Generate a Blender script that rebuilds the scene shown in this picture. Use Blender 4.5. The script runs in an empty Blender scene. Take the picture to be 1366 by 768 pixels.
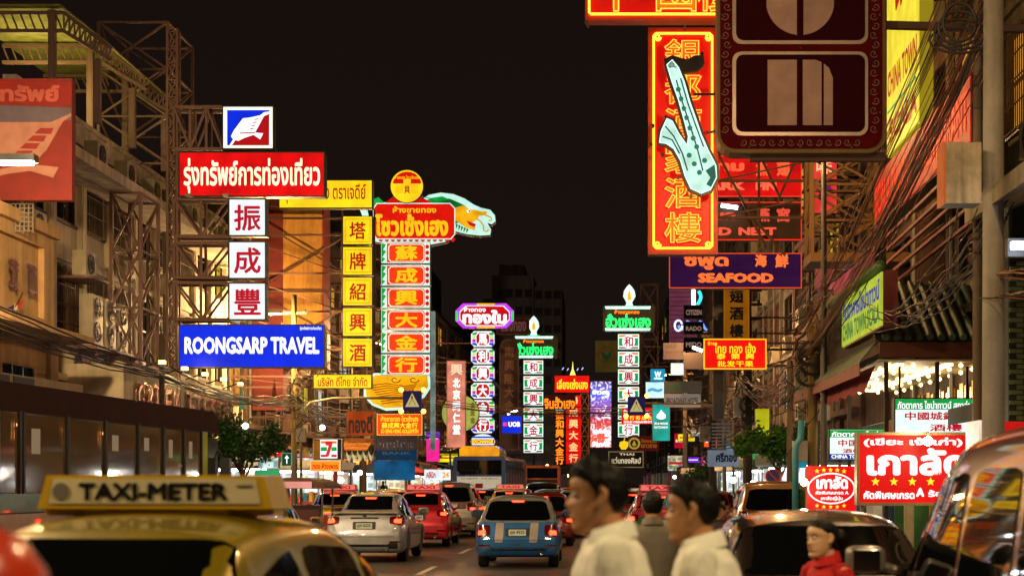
import bpy, bmesh, math, random
from math import sin, cos, pi, radians, sqrt
from mathutils import Vector, Matrix, noise
from mathutils.bvhtree import BVHTree
random.seed(7)
S = bpy.context.scene
COL = S.collection

# ------------------------------------------------------------------ camera
F = 2200.0; VX, VY = 800.0, 645.0; CH = 1.65        # focal length (px of a 1366 frame), vanishing point, eye height
cam = bpy.data.cameras.new('camera'); cam_o = bpy.data.objects.new('camera', cam); COL.objects.link(cam_o)
cam.sensor_width = 36; cam.lens = 36*F/1366
cam.shift_x = (683-VX)/1366; cam.shift_y = (VY-384)/1366
cam.clip_start = .1; cam.clip_end = 3000
cam_o.location = (0, 0, CH); cam_o.rotation_euler = (pi/2, 0, 0)
cam.dof.use_dof = True; cam.dof.focus_distance = 45; cam.dof.aperture_fstop = 3.0
S.camera = cam_o
# ------------------------------------------------------------------ world: night sky over a bright city
W = bpy.data.worlds.new('World'); S.world = W; W.use_nodes = True
nt = W.node_tree; bg = nt.nodes['Background']
tc = nt.nodes.new('ShaderNodeTexCoord'); sx = nt.nodes.new('ShaderNodeSeparateXYZ'); rp = nt.nodes.new('ShaderNodeValToRGB')
nt.links.new(tc.outputs['Generated'], sx.inputs[0]); nt.links.new(sx.outputs['Z'], rp.inputs[0]); nt.links.new(rp.outputs[0], bg.inputs[0])
rp.color_ramp.elements[0].position = 0.0; rp.color_ramp.elements[0].color = (.0105, .0062, .0047, 1)
rp.color_ramp.elements[1].position = 0.6; rp.color_ramp.elements[1].color = (.0050, .0030, .0025, 1)
bg.inputs[1].default_value = 1.0
# ------------------------------------------------------------------ render
S.view_settings.view_transform = 'Standard'; S.view_settings.look = 'None'; S.view_settings.exposure = 0.0
S.render.engine = 'CYCLES'
cy = S.cycles; cy.use_denoising = True; cy.sample_clamp_indirect = 6; cy.sample_clamp_direct = 0
cy.max_bounces = 6; cy.diffuse_bounces = 3; cy.glossy_bounces = 3; cy.transmission_bounces = 3; cy.transparent_max_bounces = 8
cy.caustics_reflective = False; cy.caustics_refractive = False

# ------------------------------------------------------------------ helpers
def P(px, py, Y): return Vector(((px-VX)*Y/F, Y, CH+(VY-py)*Y/F))
def XP(px, py, X):                                     # a photo point on the plane x = X (facades)
    Y = F*X/(px-VX); return Vector((X, Y, CH+(VY-py)*Y/F))
def hexl(h):
    if not isinstance(h, str): return tuple(h)
    h = h.lstrip('#'); r = []
    for i in (0, 2, 4):
        c = int(h[i:i+2], 16)/255; r.append(c/12.92 if c <= .04045 else ((c+.055)/1.055)**2.4)
    return tuple(r)
MC = {}
def _new(key):
    m = bpy.data.materials.new(key[:50]); m.use_nodes = True; MC[key] = m
    return m, m.node_tree, m.node_tree.nodes['Principled BSDF']
def paint(h, rough=.5, metal=0., coat=0., spec=.5):
    k = f'paint{h}{rough}{metal}{coat}{spec}'
    if k in MC: return MC[k]
    m, t, b = _new(k); c = hexl(h)
    n = t.nodes.new('ShaderNodeTexNoise'); n.inputs['Scale'].default_value = 3.; n.inputs['Detail'].default_value = 4
    g = t.nodes.new('ShaderNodeTexCoord'); t.links.new(g.outputs['Object'], n.inputs['Vector'])
    r = t.nodes.new('ShaderNodeValToRGB'); r.color_ramp.elements[0].color = (*[x*.78 for x in c], 1); r.color_ramp.elements[1].color = (*[min(1, x*1.12) for x in c], 1)
    r.color_ramp.elements[0].position = .3; r.color_ramp.elements[1].position = .7
    t.links.new(n.outputs[0], r.inputs[0]); t.links.new(r.outputs[0], b.inputs['Base Color'])
    b.inputs['Roughness'].default_value = rough; b.inputs['Metallic'].default_value = metal
    b.inputs['Specular IOR Level'].default_value = spec; b.inputs['Coat Weight'].default_value = coat; b.inputs['Coat Roughness'].default_value = .04
    return m
def wall(h, dirt=.5, scale=1., rough=.85, seam=0.):
    """plaster or concrete with blotches, rain streaks and fine relief"""
    k = f'wall{h}{dirt}{scale}{rough}'
    if k in MC: return MC[k]
    m, t, b = _new(k); c = hexl(h); N = t.nodes.new; L = t.links.new
    g = N('ShaderNodeTexCoord'); mp = N('ShaderNodeMapping'); mp.inputs['Scale'].default_value = (1.6, 1.6, .16); L(g.outputs['Object'], mp.inputs[0])
    n1 = N('ShaderNodeTexNoise'); n1.inputs['Scale'].default_value = 2.2*scale; n1.inputs['Detail'].default_value = 6; L(mp.outputs[0], n1.inputs['Vector'])
    n2 = N('ShaderNodeTexNoise'); n2.inputs['Scale'].default_value = .9*scale; n2.inputs['Detail'].default_value = 8; n2.inputs['Roughness'].default_value = .7; L(g.outputs['Object'], n2.inputs['Vector'])
    mu = N('ShaderNodeMath'); mu.operation = 'MULTIPLY'; L(n1.outputs[0], mu.inputs[0]); L(n2.outputs[0], mu.inputs[1])
    r = N('ShaderNodeValToRGB'); d = 1-dirt*.75
    r.color_ramp.elements[0].position = .13; r.color_ramp.elements[0].color = (*[x*d*.9 for x in c], 1)
    r.color_ramp.elements[1].position = .33; r.color_ramp.elements[1].color = (*c, 1)
    L(mu.outputs[0], r.inputs[0]); L(r.outputs[0], b.inputs['Base Color'])
    n3 = N('ShaderNodeTexNoise'); n3.inputs['Scale'].default_value = 14; n3.inputs['Detail'].default_value = 5; L(g.outputs['Object'], n3.inputs['Vector'])
    bp = N('ShaderNodeBump'); bp.inputs['Strength'].default_value = .25; bp.inputs['Distance'].default_value = .03; L(n3.outputs[0], bp.inputs['Height']); L(bp.outputs[0], b.inputs['Normal'])
    b.inputs['Roughness'].default_value = rough
    return m
def lit(h, st=1.0, var=.25, rough=.6):
    """face of a lit sign or a lamp: emission slightly uneven, as tubes behind plastic give"""
    k = f'lit{h}{st}{var}'
    if k in MC: return MC[k]
    m, t, b = _new(k); c = hexl(h)
    b.inputs['Base Color'].default_value = (*[x*.06 for x in c], 1); b.inputs['Roughness'].default_value = rough; b.inputs['Specular IOR Level'].default_value = .15
    b.inputs['Emission Color'].default_value = (*c, 1); b.inputs['Emission Strength'].default_value = st
    if var > 0:
        g = t.nodes.new('ShaderNodeTexCoord'); n = t.nodes.new('ShaderNodeTexNoise'); n.inputs['Scale'].default_value = 1.7; n.inputs['Detail'].default_value = 2
        mr = t.nodes.new('ShaderNodeMapRange'); mr.inputs[1].default_value = .3; mr.inputs[2].default_value = .7
        mr.inputs[3].default_value = st*(1-var); mr.inputs[4].default_value = st*(1+var)
        t.links.new(g.outputs['Object'], n.inputs['Vector']); t.links.new(n.outputs[0], mr.inputs[0]); t.links.new(mr.outputs[0], b.inputs['Emission Strength'])
    return m
def goods(h, st=1.):
    """glow painted in coloured cells, standing in for lit shelves of goods"""
    k = f'goods{h}{st}'
    if k in MC: return MC[k]
    m, t, b = _new(k); N = t.nodes.new; L = t.links.new; g = N('ShaderNodeTexCoord'); c = hexl(h)
    mp = N('ShaderNodeMapping'); mp.inputs['Scale'].default_value = (3.2, 2.6, 3.4); L(g.outputs['Object'], mp.inputs[0])
    v = N('ShaderNodeTexVoronoi'); v.distance = 'CHEBYCHEV'; v.inputs['Scale'].default_value = 1.; L(mp.outputs[0], v.inputs[0])
    hs = N('ShaderNodeHueSaturation'); hs.inputs['Saturation'].default_value = .75; hs.inputs['Value'].default_value = .9; L(v.outputs['Color'], hs.inputs['Color'])
    n = N('ShaderNodeTexNoise'); n.inputs['Scale'].default_value = 1.1; L(g.outputs['Object'], n.inputs[0])
    r = N('ShaderNodeMapRange'); r.inputs[1].default_value = .4; r.inputs[2].default_value = .6; L(n.outputs[0], r.inputs[0])
    mx = N('ShaderNodeMix'); mx.data_type = 'RGBA'; L(r.outputs[0], mx.inputs[0]); L(hs.outputs[0], mx.inputs[6]); mx.inputs[7].default_value = (*c, 1)
    L(mx.outputs[2], b.inputs['Emission Color']); r2 = N('ShaderNodeMapRange'); r2.inputs[1].default_value = .3; r2.inputs[2].default_value = .7; r2.inputs[3].default_value = st*.3; r2.inputs[4].default_value = st*1.2
    L(v.outputs['Distance'], r2.inputs[0]); L(r2.outputs[0], b.inputs['Emission Strength']); b.inputs['Base Color'].default_value = (.05,.05,.05,1); return m
def glassy(h='#0a0c0e', rough=.04):
    k = f'glass{h}{rough}'
    if k in MC: return MC[k]
    m, t, b = _new(k); b.inputs['Base Color'].default_value = (*hexl(h), 1); b.inputs['Roughness'].default_value = rough; b.inputs['Specular IOR Level'].default_value = .8
    return m
def tag(o, label=None, cat=None, group=None, kind=None):
    if label: o['label'] = label
    if cat: o['category'] = cat
    if group: o['group'] = group
    if kind: o['kind'] = kind
    return o
ORG = {}
def thing(name, label, cat, loc=(0, 0, 0), group=None, rz=0., local=False):
    o = bpy.data.objects.new(name, None); COL.objects.link(o); o.empty_display_size = .2
    o.location = loc; o.rotation_euler = (0, 0, rz); tag(o, label, cat, group)
    ORG[o.name] = Vector((0, 0, 0)) if (local or rz) else Vector(loc)
    return o
def link(name, me, parent=None, mat=None):
    o = bpy.data.objects.new(name, me); COL.objects.link(o)
    if mat and not me.materials: me.materials.append(mat)
    if parent: o.parent = parent; ORG[o.name] = ORG.get(parent.name, Vector((0, 0, 0)))
    return o
class MB:
    def __init__(s): s.v = []; s.f = []; s.m = []; s.sm = False
    def add(s, vs, fs, mi=0):
        n = len(s.v); s.v += [tuple(v) for v in vs]; s.f += [tuple(i+n for i in f) for f in fs]; s.m += [mi]*len(fs); return s
    def box(s, x0, x1, y0, y1, z0, z1, mi=0):
        if x1 < x0: x0, x1 = x1, x0
        if y1 < y0: y0, y1 = y1, y0
        if z1 < z0: z0, z1 = z1, z0
        return s.add([(x0,y0,z0),(x1,y0,z0),(x1,y1,z0),(x0,y1,z0),(x0,y0,z1),(x1,y0,z1),(x1,y1,z1),(x0,y1,z1)],
              [(0,3,2,1),(4,5,6,7),(0,1,5,4),(1,2,6,5),(2,3,7,6),(3,0,4,7)], mi)
    def bar(s, a, b, r, r2=None, mi=0):                # a rectangular bar between two points
        a = Vector(a); b = Vector(b); d = (b-a).normalized(); u = d.orthogonal().normalized() if abs(d.z) > .95 else Vector((0,0,1)).cross(d).normalized()
        w = d.cross(u); r2 = r2 or r
        vs = [p+u*x*r+w*y*r2 for p in (a, b) for x, y in ((-1,-1),(1,-1),(1,1),(-1,1))]
        return s.add(vs, [(3,2,1,0),(4,5,6,7),(0,1,5,4),(1,2,6,5),(2,3,7,6),(3,0,4,7)], mi)
    def tube(s, pts, r, n=6, cap=True, mi=0):
        pts = [Vector(p) for p in pts]; rs = r if isinstance(r, (list, tuple)) else [r]*len(pts); base = len(s.v); vs = []; prev = None
        for i, p in enumerate(pts):
            d = (pts[min(i+1, len(pts)-1)]-pts[max(i-1, 0)]).normalized()
            if prev is None: u = d.orthogonal().normalized()
            else:
                u = prev-d*prev.dot(d); u = u.normalized() if u.length > 1e-6 else d.orthogonal().normalized()
            prev = u; w = d.cross(u)
            vs += [p+(u*cos(2*pi*k/n)+w*sin(2*pi*k/n))*rs[i] for k in range(n)]
        fs = [(i*n+k, i*n+(k+1) % n, (i+1)*n+(k+1) % n, (i+1)*n+k) for i in range(len(pts)-1) for k in range(n)]
        if cap: fs += [tuple(range(n))[::-1], tuple((len(pts)-1)*n+k for k in range(n))]
        return s.add(vs, fs, mi)
    def prism(s, poly, y0, y1, mi=0):                   # polygon in x,z given depth along y
        n = len(poly); ar = sum(poly[i][0]*poly[(i+1) % n][1]-poly[(i+1) % n][0]*poly[i][1] for i in range(n))
        if ar < 0: poly = poly[::-1]
        vs = [(x, y0, z) for x, z in poly]+[(x, y1, z) for x, z in poly]
        return s.add(vs, [tuple(range(n)), tuple(range(n, 2*n))[::-1]]+[(i, i+n, (i+1) % n+n, (i+1) % n) for i in range(n)], mi)
    def disc(s, c, r, y0, y1, n=24, mi=0, rz=None):
        rz = rz or r
        return s.prism([(c[0]+r*cos(2*pi*k/n), c[1]+rz*sin(2*pi*k/n)) for k in range(n)], y0, y1, mi)
    def lathe(s, prof, c=(0,0,0), axis='z', n=16, mi=0):
        vs = []
        for r, h in prof:
            for k in range(n):
                a = 2*pi*k/n
                p = (r*cos(a), r*sin(a), h) if axis == 'z' else ((h, r*cos(a), r*sin(a)) if axis == 'x' else (r*cos(a), h, r*sin(a)))
                vs.append((c[0]+p[0], c[1]+p[1], c[2]+p[2]))
        m = len(prof); fs = [(i*n+k, i*n+(k+1) % n, (i+1)*n+(k+1) % n, (i+1)*n+k) for i in range(m-1) for k in range(n)]
        if m == 4 and prof[0][1] == prof[3][1] and prof[0][0] != prof[3][0]:   # a ring stays open in the middle
            return s.add(vs, fs+[(3*n+k, 3*n+(k+1) % n, (k+1) % n, k) for k in range(n)], mi)
        fs += [tuple(range(n))[::-1], tuple((m-1)*n+k for k in range(n))]
        return s.add(vs, fs, mi)
    def mesh(s, name, mats, off=Vector((0,0,0)), smooth=None):
        me = bpy.data.meshes.new(name); me.from_pydata([(v[0]-off[0], v[1]-off[1], v[2]-off[2]) for v in s.v], [], s.f)
        for m in (mats if isinstance(mats, (list, tuple)) else [mats]): me.materials.append(m)
        if len(me.materials) > 1: me.polygons.foreach_set('material_index', s.m)
        if smooth or s.sm: me.polygons.foreach_set('use_smooth', [True]*len(me.polygons))
        me.update(); return me
    def build(s, name, mats, parent=None, smooth=None):
        off = ORG.get(parent.name, Vector((0,0,0))) if parent else Vector((0,0,0))
        return link(name, s.mesh(name, mats, off, smooth), parent)
def box(name, mat, parent, *a): return MB().box(*a).build(name, mat, parent)
UB = {}
def bar(name, a, b, r, mat, parent):                    # one bar as an object of its own, all sharing one unit mesh
    k = mat.name
    if k not in UB: UB[k] = MB().box(-1, 1, -1, 1, 0, 1).mesh(name, mat)
    o = bpy.data.objects.new(name, UB[k]); COL.objects.link(o)
    a = Vector(a); b = Vector(b); d = b-a
    o.parent = parent; o.location = a-ORG.get(parent.name, Vector((0,0,0)))
    o.rotation_mode = 'QUATERNION'; o.rotation_quaternion = d.to_track_quat('Z', 'Y'); o.scale = (r, r, d.length)
    return o
# --- lettering
TC = {}
def glyphs(s, bold=0.):
    k = (s, bold)
    if k in TC: return TC[k]
    c = bpy.data.curves.new('t', 'FONT'); c.body = s; c.resolution_u = 2; c.space_line = .9
    o = bpy.data.objects.new('t', c); me = bpy.data.meshes.new_from_object(o)
    bpy.data.objects.remove(o); bpy.data.curves.remove(c)
    v = [(q.co.x, q.co.y) for q in me.vertices]; f = [tuple(p.vertices) for p in me.polygons]; bpy.data.meshes.remove(me)
    if not v: v = [(0,0),(1,0),(1,1)]; f = [(0,1,2)]
    layers = [(0, 0)] if not bold else [(bold*cos(a), bold*sin(a)) for a in [pi/4+i*pi/3 for i in range(6)]]
    V = []; Fs = []
    for i, (dx, dy) in enumerate(layers):
        n = len(V); V += [(x+dx, y+dy, i) for x, y in v]; Fs += [tuple(q+n for q in p) for p in f]
    x0 = min(p[0] for p in V); x1 = max(p[0] for p in V); y0 = min(p[1] for p in V); y1 = max(p[1] for p in V)
    TC[k] = ([((x-x0)/(x1-x0), (y-y0)/(y1-y0), l) for x, y, l in V], Fs); return TC[k]
def text(s, o, u, v, mat, parent, bold=.02, name='lettering', step=.0006):
    """lettering stretched into the box o, o+u, o+v, lying just proud of it"""
    V, Fs = glyphs(s, bold); o = Vector(o); u = Vector(u); v = Vector(v); n = u.cross(v).normalized()
    b = MB(); b.add([o+u*a+v*c+n*(l*step) for a, c, l in V], Fs); return b.build(name, mat, parent)
def ptext(s, x0, y0, x1, y1, Y, mat, parent, bold=.02, name='lettering', step=.0006):
    a = P(x0, y1, Y); return text(s, a, (P(x1, y1, Y)-a), (P(x0, y0, Y)-a), mat, parent, bold, name, step)
NTC = {}
def neon(s, x0, y0, x1, y1, Y, mat, parent, r=.018, name='neon_letter'):
    """the outline of each letter bent from neon tube, standing off the board"""
    if s not in NTC:
        c = bpy.data.curves.new('t', 'FONT'); c.body = s; c.resolution_u = 2; c.fill_mode = 'NONE' if hasattr(c, 'fill_mode') else 'BOTH'
        try: c.fill_mode = 'NONE'
        except Exception: pass
        c.bevel_depth = .012; c.bevel_resolution = 0; c.offset = .01
        o = bpy.data.objects.new('t', c); me = bpy.data.meshes.new_from_object(o); bpy.data.objects.remove(o); bpy.data.curves.remove(c)
        NTC[s] = ([v.co.copy() for v in me.vertices], [tuple(p.vertices) for p in me.polygons]); bpy.data.meshes.remove(me)
    V, Fs = NTC[s]; a0 = min(v.x for v in V); a1 = max(v.x for v in V); b0 = min(v.y for v in V); b1 = max(v.y for v in V); o = P(x0, y1, Y); e = P(x1, y0, Y)
    b = MB(); b.add([(o.x+(v.x-a0)/(a1-a0)*(e.x-o.x), Y-v.z*r/.012, o.z+(v.y-b0)/(b1-b0)*(e.z-o.z)) for v in V], Fs); return b.build(name, mat, parent)
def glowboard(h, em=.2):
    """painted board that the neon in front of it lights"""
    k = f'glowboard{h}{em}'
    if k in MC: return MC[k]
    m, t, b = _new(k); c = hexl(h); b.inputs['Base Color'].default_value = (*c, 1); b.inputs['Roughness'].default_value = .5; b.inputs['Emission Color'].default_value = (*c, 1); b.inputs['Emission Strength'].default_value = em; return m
# --- common materials
M_steel = wall('#86645a', .75, 2., .6); M_rust = wall('#553626', .7, 2., .7); M_dark = paint('#141414', .6); M_case = paint('#26262a', .5, .3)
M_cab = paint('#171310', .65); M_conc = wall('#8a7d6c', .7); M_black = paint('#050505', .4); M_chrome = paint('#b8b8b8', .15, 1.); M_alu = paint('#9a9a98', .35, .9)
M_tube = lit('#eef4ff', 9., 0); M_warmbulb = lit('#ffb85a', 14., 0)
def lamp(x, y, z, e, col, parent, r=.12, spot=None, tgt=None):
    l = bpy.data.lights.new('lamp_light', 'SPOT' if spot else 'POINT'); l.energy = e; l.color = col; l.shadow_soft_size = r
    if spot: l.spot_size = radians(spot); l.spot_blend = .6
    o = bpy.data.objects.new('lamp_light', l); COL.objects.link(o); o.parent = parent
    o.location = Vector((x, y, z))-ORG.get(parent.name, Vector((0,0,0)))
    if tgt: o.rotation_euler = (Vector(tgt)-Vector((x,y,z))).to_track_quat('-Z', 'Y').to_euler()
    return o
TMP = bpy.data.scenes.new('scratch')
def evaluated(o):                                       # apply an object's modifiers without evaluating the whole scene
    TMP.collection.objects.link(o); TMP.view_layers[0].update(); dg = TMP.view_layers[0].depsgraph
    ev = bpy.data.meshes.new_from_object(o.evaluated_get(dg)); bpy.data.objects.remove(o); return ev
# --- signs
def casing(t, x0, y0, x1, y1, Y, d, case, fr=None, w=1.5):
    """cabinet behind a sign face plus its rim, in photo units at distance Y"""
    a = P(x0, y1, Y); b = P(x1, y0, Y)
    box('cabinet', case, t, a.x, b.x, Y+.02, Y+d, a.z, b.z)
    if fr:
        q = w*Y/F; r = MB()
        r.box(a.x-.01, a.x+q, Y-.04, Y+.03, a.z-.01, b.z+.01).box(b.x-q, b.x+.01, Y-.04, Y+.03, a.z-.01, b.z+.01)
        r.box(a.x+q, b.x-q, Y-.038, Y+.028, a.z-.01, a.z+q).box(a.x+q, b.x-q, Y-.038, Y+.028, b.z-q, b.z+.01); r.build('frame', fr, t)
def face(t, x0, y0, x1, y1, Y, mat, name='face'):
    a = P(x0, y1, Y); b = P(x1, y0, Y); return box(name, mat, t, a.x, b.x, Y-.01, Y+.018, a.z, b.z)
def arms(t, x0, x1, y0, y1, Y, X, mat=None, n=2, sub=None):
    """bracket arms from a sign to the facade at x = X"""
    mat = mat or M_rust; a = P(x0, y1, Y); b = P(x1, y0, Y); xs = b.x if X > 0 else a.x
    for i in range(n):
        z = a.z+(b.z-a.z)*(.12+.76*i/max(1, n-1)); y = Y+.2
        bar('bracket', (xs, y, z), (X, y, z), .035, mat, t)
        if i < n-1:
            z2 = a.z+(b.z-a.z)*(.12+.76*(i+1)/max(1, n-1)); bar('bracket', (xs, y, z), (X, y, z2), .02, mat, t)
def sign(name, label, cat, x0, y0, x1, y1, Y, fm, texts=(), case=None, d=.3, rim=None, w=1.5, arm=None, group=None, narm=2):
    t = thing(name, label, cat, P((x0+x1)/2, y1, Y+d/2), group)
    casing(t, x0, y0, x1, y1, Y, d, case or M_case, rim, w)
    q = w if rim else 0
    face(t, x0+q, y0+q, x1-q, y1-q, Y, fm)
    for k in texts: ptext(k[0], k[1], k[2], k[3], k[4], Y-.016, k[5], t, k[6] if len(k) > 6 else .03)
    if arm is not None: arms(t, x0, x1, y0, y1, Y, arm, n=narm)
    return t
def poly(t, pts, Y, d, mat, name, tr=None):
    tr = tr or (lambda p: p)
    q = [P(*tr(p), Y) for p in pts]; return MB().prism([(v.x, v.z) for v in q], Y, Y+d).build(name, mat, t)
def grow(pts, k):
    n = len(pts); ar = sum(pts[i][0]*pts[(i+1) % n][1]-pts[(i+1) % n][0]*pts[i][1] for i in range(n)); sg = 1 if ar > 0 else -1; out = []
    for i in range(n):
        a = Vector(pts[i-1]); b = Vector(pts[i]); c = Vector(pts[(i+1) % n]); d1 = (b-a).normalized(); d2 = (c-b).normalized()
        nn = Vector((d1.y+d2.y, -d1.x-d2.x))
        nn = nn.normalized() if nn.length > .1 else Vector((d1.y, -d1.x)); out.append((b.x+nn.x*k*sg, b.y+nn.y*k*sg))
    return out
def lattice(name, label, cat, c, half, z0, z1, dz, mat, r=.03, rb=.018, rung=None, group=None):
    """square steel lattice tower, every post and brace a bar of its own"""
    x, y = c; t = thing(name, label, cat, (x, y, z0), group)
    cs = [(x-half[0], y-half[1]), (x+half[0], y-half[1]), (x+half[0], y+half[1]), (x-half[0], y+half[1])]
    for p in cs: bar('post', (*p, z0), (*p, z1), r, mat, t)
    n = max(1, round((z1-z0)/dz)); h = (z1-z0)/n
    for i in range(n+1):
        z = z0+i*h
        for k in range(4):
            a = cs[k]; b = cs[(k+1) % 4]
            bar('crossbar', (*a, z), (*b, z), rb, mat, t)
            if i < n:
                bar('brace', (*a, z), (*b, z+h), rb, mat, t)
                if k in (0, 2): bar('brace', (*b, z), (*a, z+h), rb, mat, t)
    return t
# ================================================================== SETTING
def asphalt():
    m, t, b = _new('asphalt'); N = t.nodes.new; L = t.links.new; g = N('ShaderNodeTexCoord')
    n = N('ShaderNodeTexNoise'); n.inputs['Scale'].default_value = .6; n.inputs['Detail'].default_value = 8; L(g.outputs['Object'], n.inputs['Vector'])
    r = N('ShaderNodeValToRGB'); r.color_ramp.elements[0].position = .35; r.color_ramp.elements[0].color = (.035,.032,.03,1); r.color_ramp.elements[1].position = .7; r.color_ramp.elements[1].color = (.075,.068,.062,1)
    L(n.outputs[0], r.inputs[0]); L(r.outputs[0], b.inputs['Base Color'])
    r2 = N('ShaderNodeMapRange'); r2.inputs[3].default_value = .3; r2.inputs[4].default_value = .55; L(n.outputs[0], r2.inputs[0]); L(r2.outputs[0], b.inputs['Roughness'])
    n2 = N('ShaderNodeTexNoise'); n2.inputs['Scale'].default_value = 60; n2.inputs['Detail'].default_value = 3; L(g.outputs['Object'], n2.inputs['Vector'])
    bp = N('ShaderNodeBump'); bp.inputs['Strength'].default_value = .35; bp.inputs['Distance'].default_value = .01; L(n2.outputs[0], bp.inputs['Height']); L(bp.outputs[0], b.inputs['Normal'])
    return m
g = MB().add([(-400,-60,-.01),(400,-60,-.01),(400,1500,-.01),(-400,1500,-.01)], [(0,1,2,3)]).build('ground', wall('#3a342d', .4)); tag(g, kind='structure')
g = MB().add([(-10.8,-40,0),(5.0,-40,0),(5.0,420,0),(-10.8,420,0)], [(0,1,2,3)]).build('road', asphalt()); tag(g, kind='structure')
b = MB()
for lx in (-6.75, -3.3, 0.0):
    y = 3
    while y < 250: b.add([(lx-.06,y,.004),(lx+.06,y,.004),(lx+.06,y+3,.004),(lx-.06,y+3,.004)], [(0,1,2,3)]); y += 9
b.add([(-10.35,0,.004),(-10.2,0,.004),(-10.2,300,.004),(-10.35,300,.004)], [(0,1,2,3)])
g = b.build('road_markings', paint('#b9b2a4', .6)); tag(g, kind='structure')
for nm, x0, x1, k0, k1 in (('pavement_left', -14.2, -10.95, -10.95, -10.8), ('pavement_right', 5.15, 8.2, 5.0, 5.15)):
    pv = MB().box(x0, x1, -40, 420, -.01, .13).build(nm, wall('#6a6157', .6)); tag(pv, kind='structure')
    kb = MB()
    for i in range(150): kb.box(k0, k1, i*2.0+.01, i*2.0+1.99, -.01, .14)
    kb = kb.build('kerb', paint('#a39c8c', .8), pv); kb['kind'] = 'stuff'
# ================================================================== BUILDINGS
def facade(b, X, s, Y0, Y1, Z0, Z1, holes, dep=.12, mi=0):
    ys = sorted({Y0, Y1, *[h[0] for h in holes], *[h[1] for h in holes]}); zs = sorted({Z0, Z1, *[h[2] for h in holes], *[h[3] for h in holes]})
    for i in range(len(ys)-1):
        for j in range(len(zs)-1):
            cy_ = (ys[i]+ys[i+1])/2; cz = (zs[j]+zs[j+1])/2
            if any(h[0] < cy_ < h[1] and h[2] < cz < h[3] for h in holes): continue
            b.add([(X,ys[i],zs[j]),(X,ys[i+1],zs[j]),(X,ys[i+1],zs[j+1]),(X,ys[i],zs[j+1])], [(0,1,2,3)], mi)
    for ya, yb, za, zb in holes:
        q = X+s*dep
        b.add([(X,ya,za),(X,yb,za),(X,yb,zb),(X,ya,zb),(q,ya,za),(q,yb,za),(q,yb,zb),(q,ya,zb)], [(0,1,5,4),(1,2,6,5),(2,3,7,6),(3,0,4,7),(4,5,6,7)], mi)
def win_meshes(w, h, s, fm, pm, nv=2, nh=1, bars=0):
    """window local to its lower near corner on the plane x=0; s = direction into the building"""
    f = MB(); q = .05; x0, x1 = s*.0, s*.07
    f.box(x0, x1, 0, q, 0, h).box(x0, x1, w-q, w, 0, h).box(x0, x1, q, w-q, 0, q).box(x0, x1, q, w-q, h-q, h)
    for i in range(1, nv): f.box(x0, x1, w*i/nv-.02, w*i/nv+.02, q, h-q)
    for i in range(1, nh+1): f.box(x0, x1, q, w-q, h*i/(nh+1)-.02, h*i/(nh+1)+.02)
    f.box(-s*.06, s*.05, -.06, w+.06, -.07, 0)
    me = f.mesh('window', fm); pane = MB().box(s*.08, s*.095, .02, w-.02, .02, h-.02).mesh('pane', pm); gr = None
    if bars:
        g = MB(); n = int(w/.14)
        for i in range(n+1): g.box(-s*.10, -s*.08, w*i/n-.01, w*i/n+.01, -.05, h+.05)
        for i in range(5): g.box(-s*.102, -s*.078, -.05, w+.05, h*i/4-.012, h*i/4+.012)
        gr = g.mesh('window_grille', M_rust)
    return me, pane, gr
ac_me = {}
def ac_unit(parent, x, y, z, s, big=False):
    """air conditioner hung on a facade; its fan looks into the street"""
    k = (s, big); h = 1.3 if big else .62; w = .9; d = .36
    if k not in ac_me:
        b = MB().box(0, -s*d, 0, w, 0, h); b.box(-s*.02, -s*(d+.02), .05, .1, -.06, 0).box(-s*.02, -s*(d+.02), w-.1, w-.05, -.06, 0)
        f = MB()
        for zc in ([.33, .97] if big else [.31]):
            for r0 in (.26, .18, .10):
                f.lathe([(r0, 0), (r0, .02), (r0-.03, .02), (r0-.03, 0)], (-s*(d+.012), w*.45, zc), 'x', 20, 0)
            f.lathe([(.05, -.01), (.05, .03)], (-s*(d+.012), w*.45, zc), 'x', 10, 1)
            for a in range(6): f.bar((-s*(d+.02), w*.45+.04*cos(a*pi/3), zc+.04*sin(a*pi/3)), (-s*(d+.02), w*.45+.26*cos(a*pi/3), zc+.26*sin(a*pi/3)), .008)
            f.lathe([(.27, -.004), (.27, .004)], (-s*(d), w*.45, zc), 'x', 20, 1)
        ac_me[k] = (b.mesh('air_conditioner', paint('#b5ab92', .5)), f.mesh('fan_grille', [paint('#3a3630', .5), M_black]))
    a = link('air_conditioner', ac_me[k][0], parent); a.location = Vector((x, y, z))-ORG.get(parent.name, Vector((0,0,0)))
    f = link('fan_grille', ac_me[k][1], a)
    return a
P_dark = glassy('#0b0f12'); P_green = glassy('#16261c', .1); P_warm = lit('#ffb04a', .5, .5); P_yel = lit('#c8b820', .55, .5); P_cool = lit('#bfe4e0', .5, .5)
M_frame = paint('#3b3128', .5, .3); M_pipe = paint('#6f6a60', .5)
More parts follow.
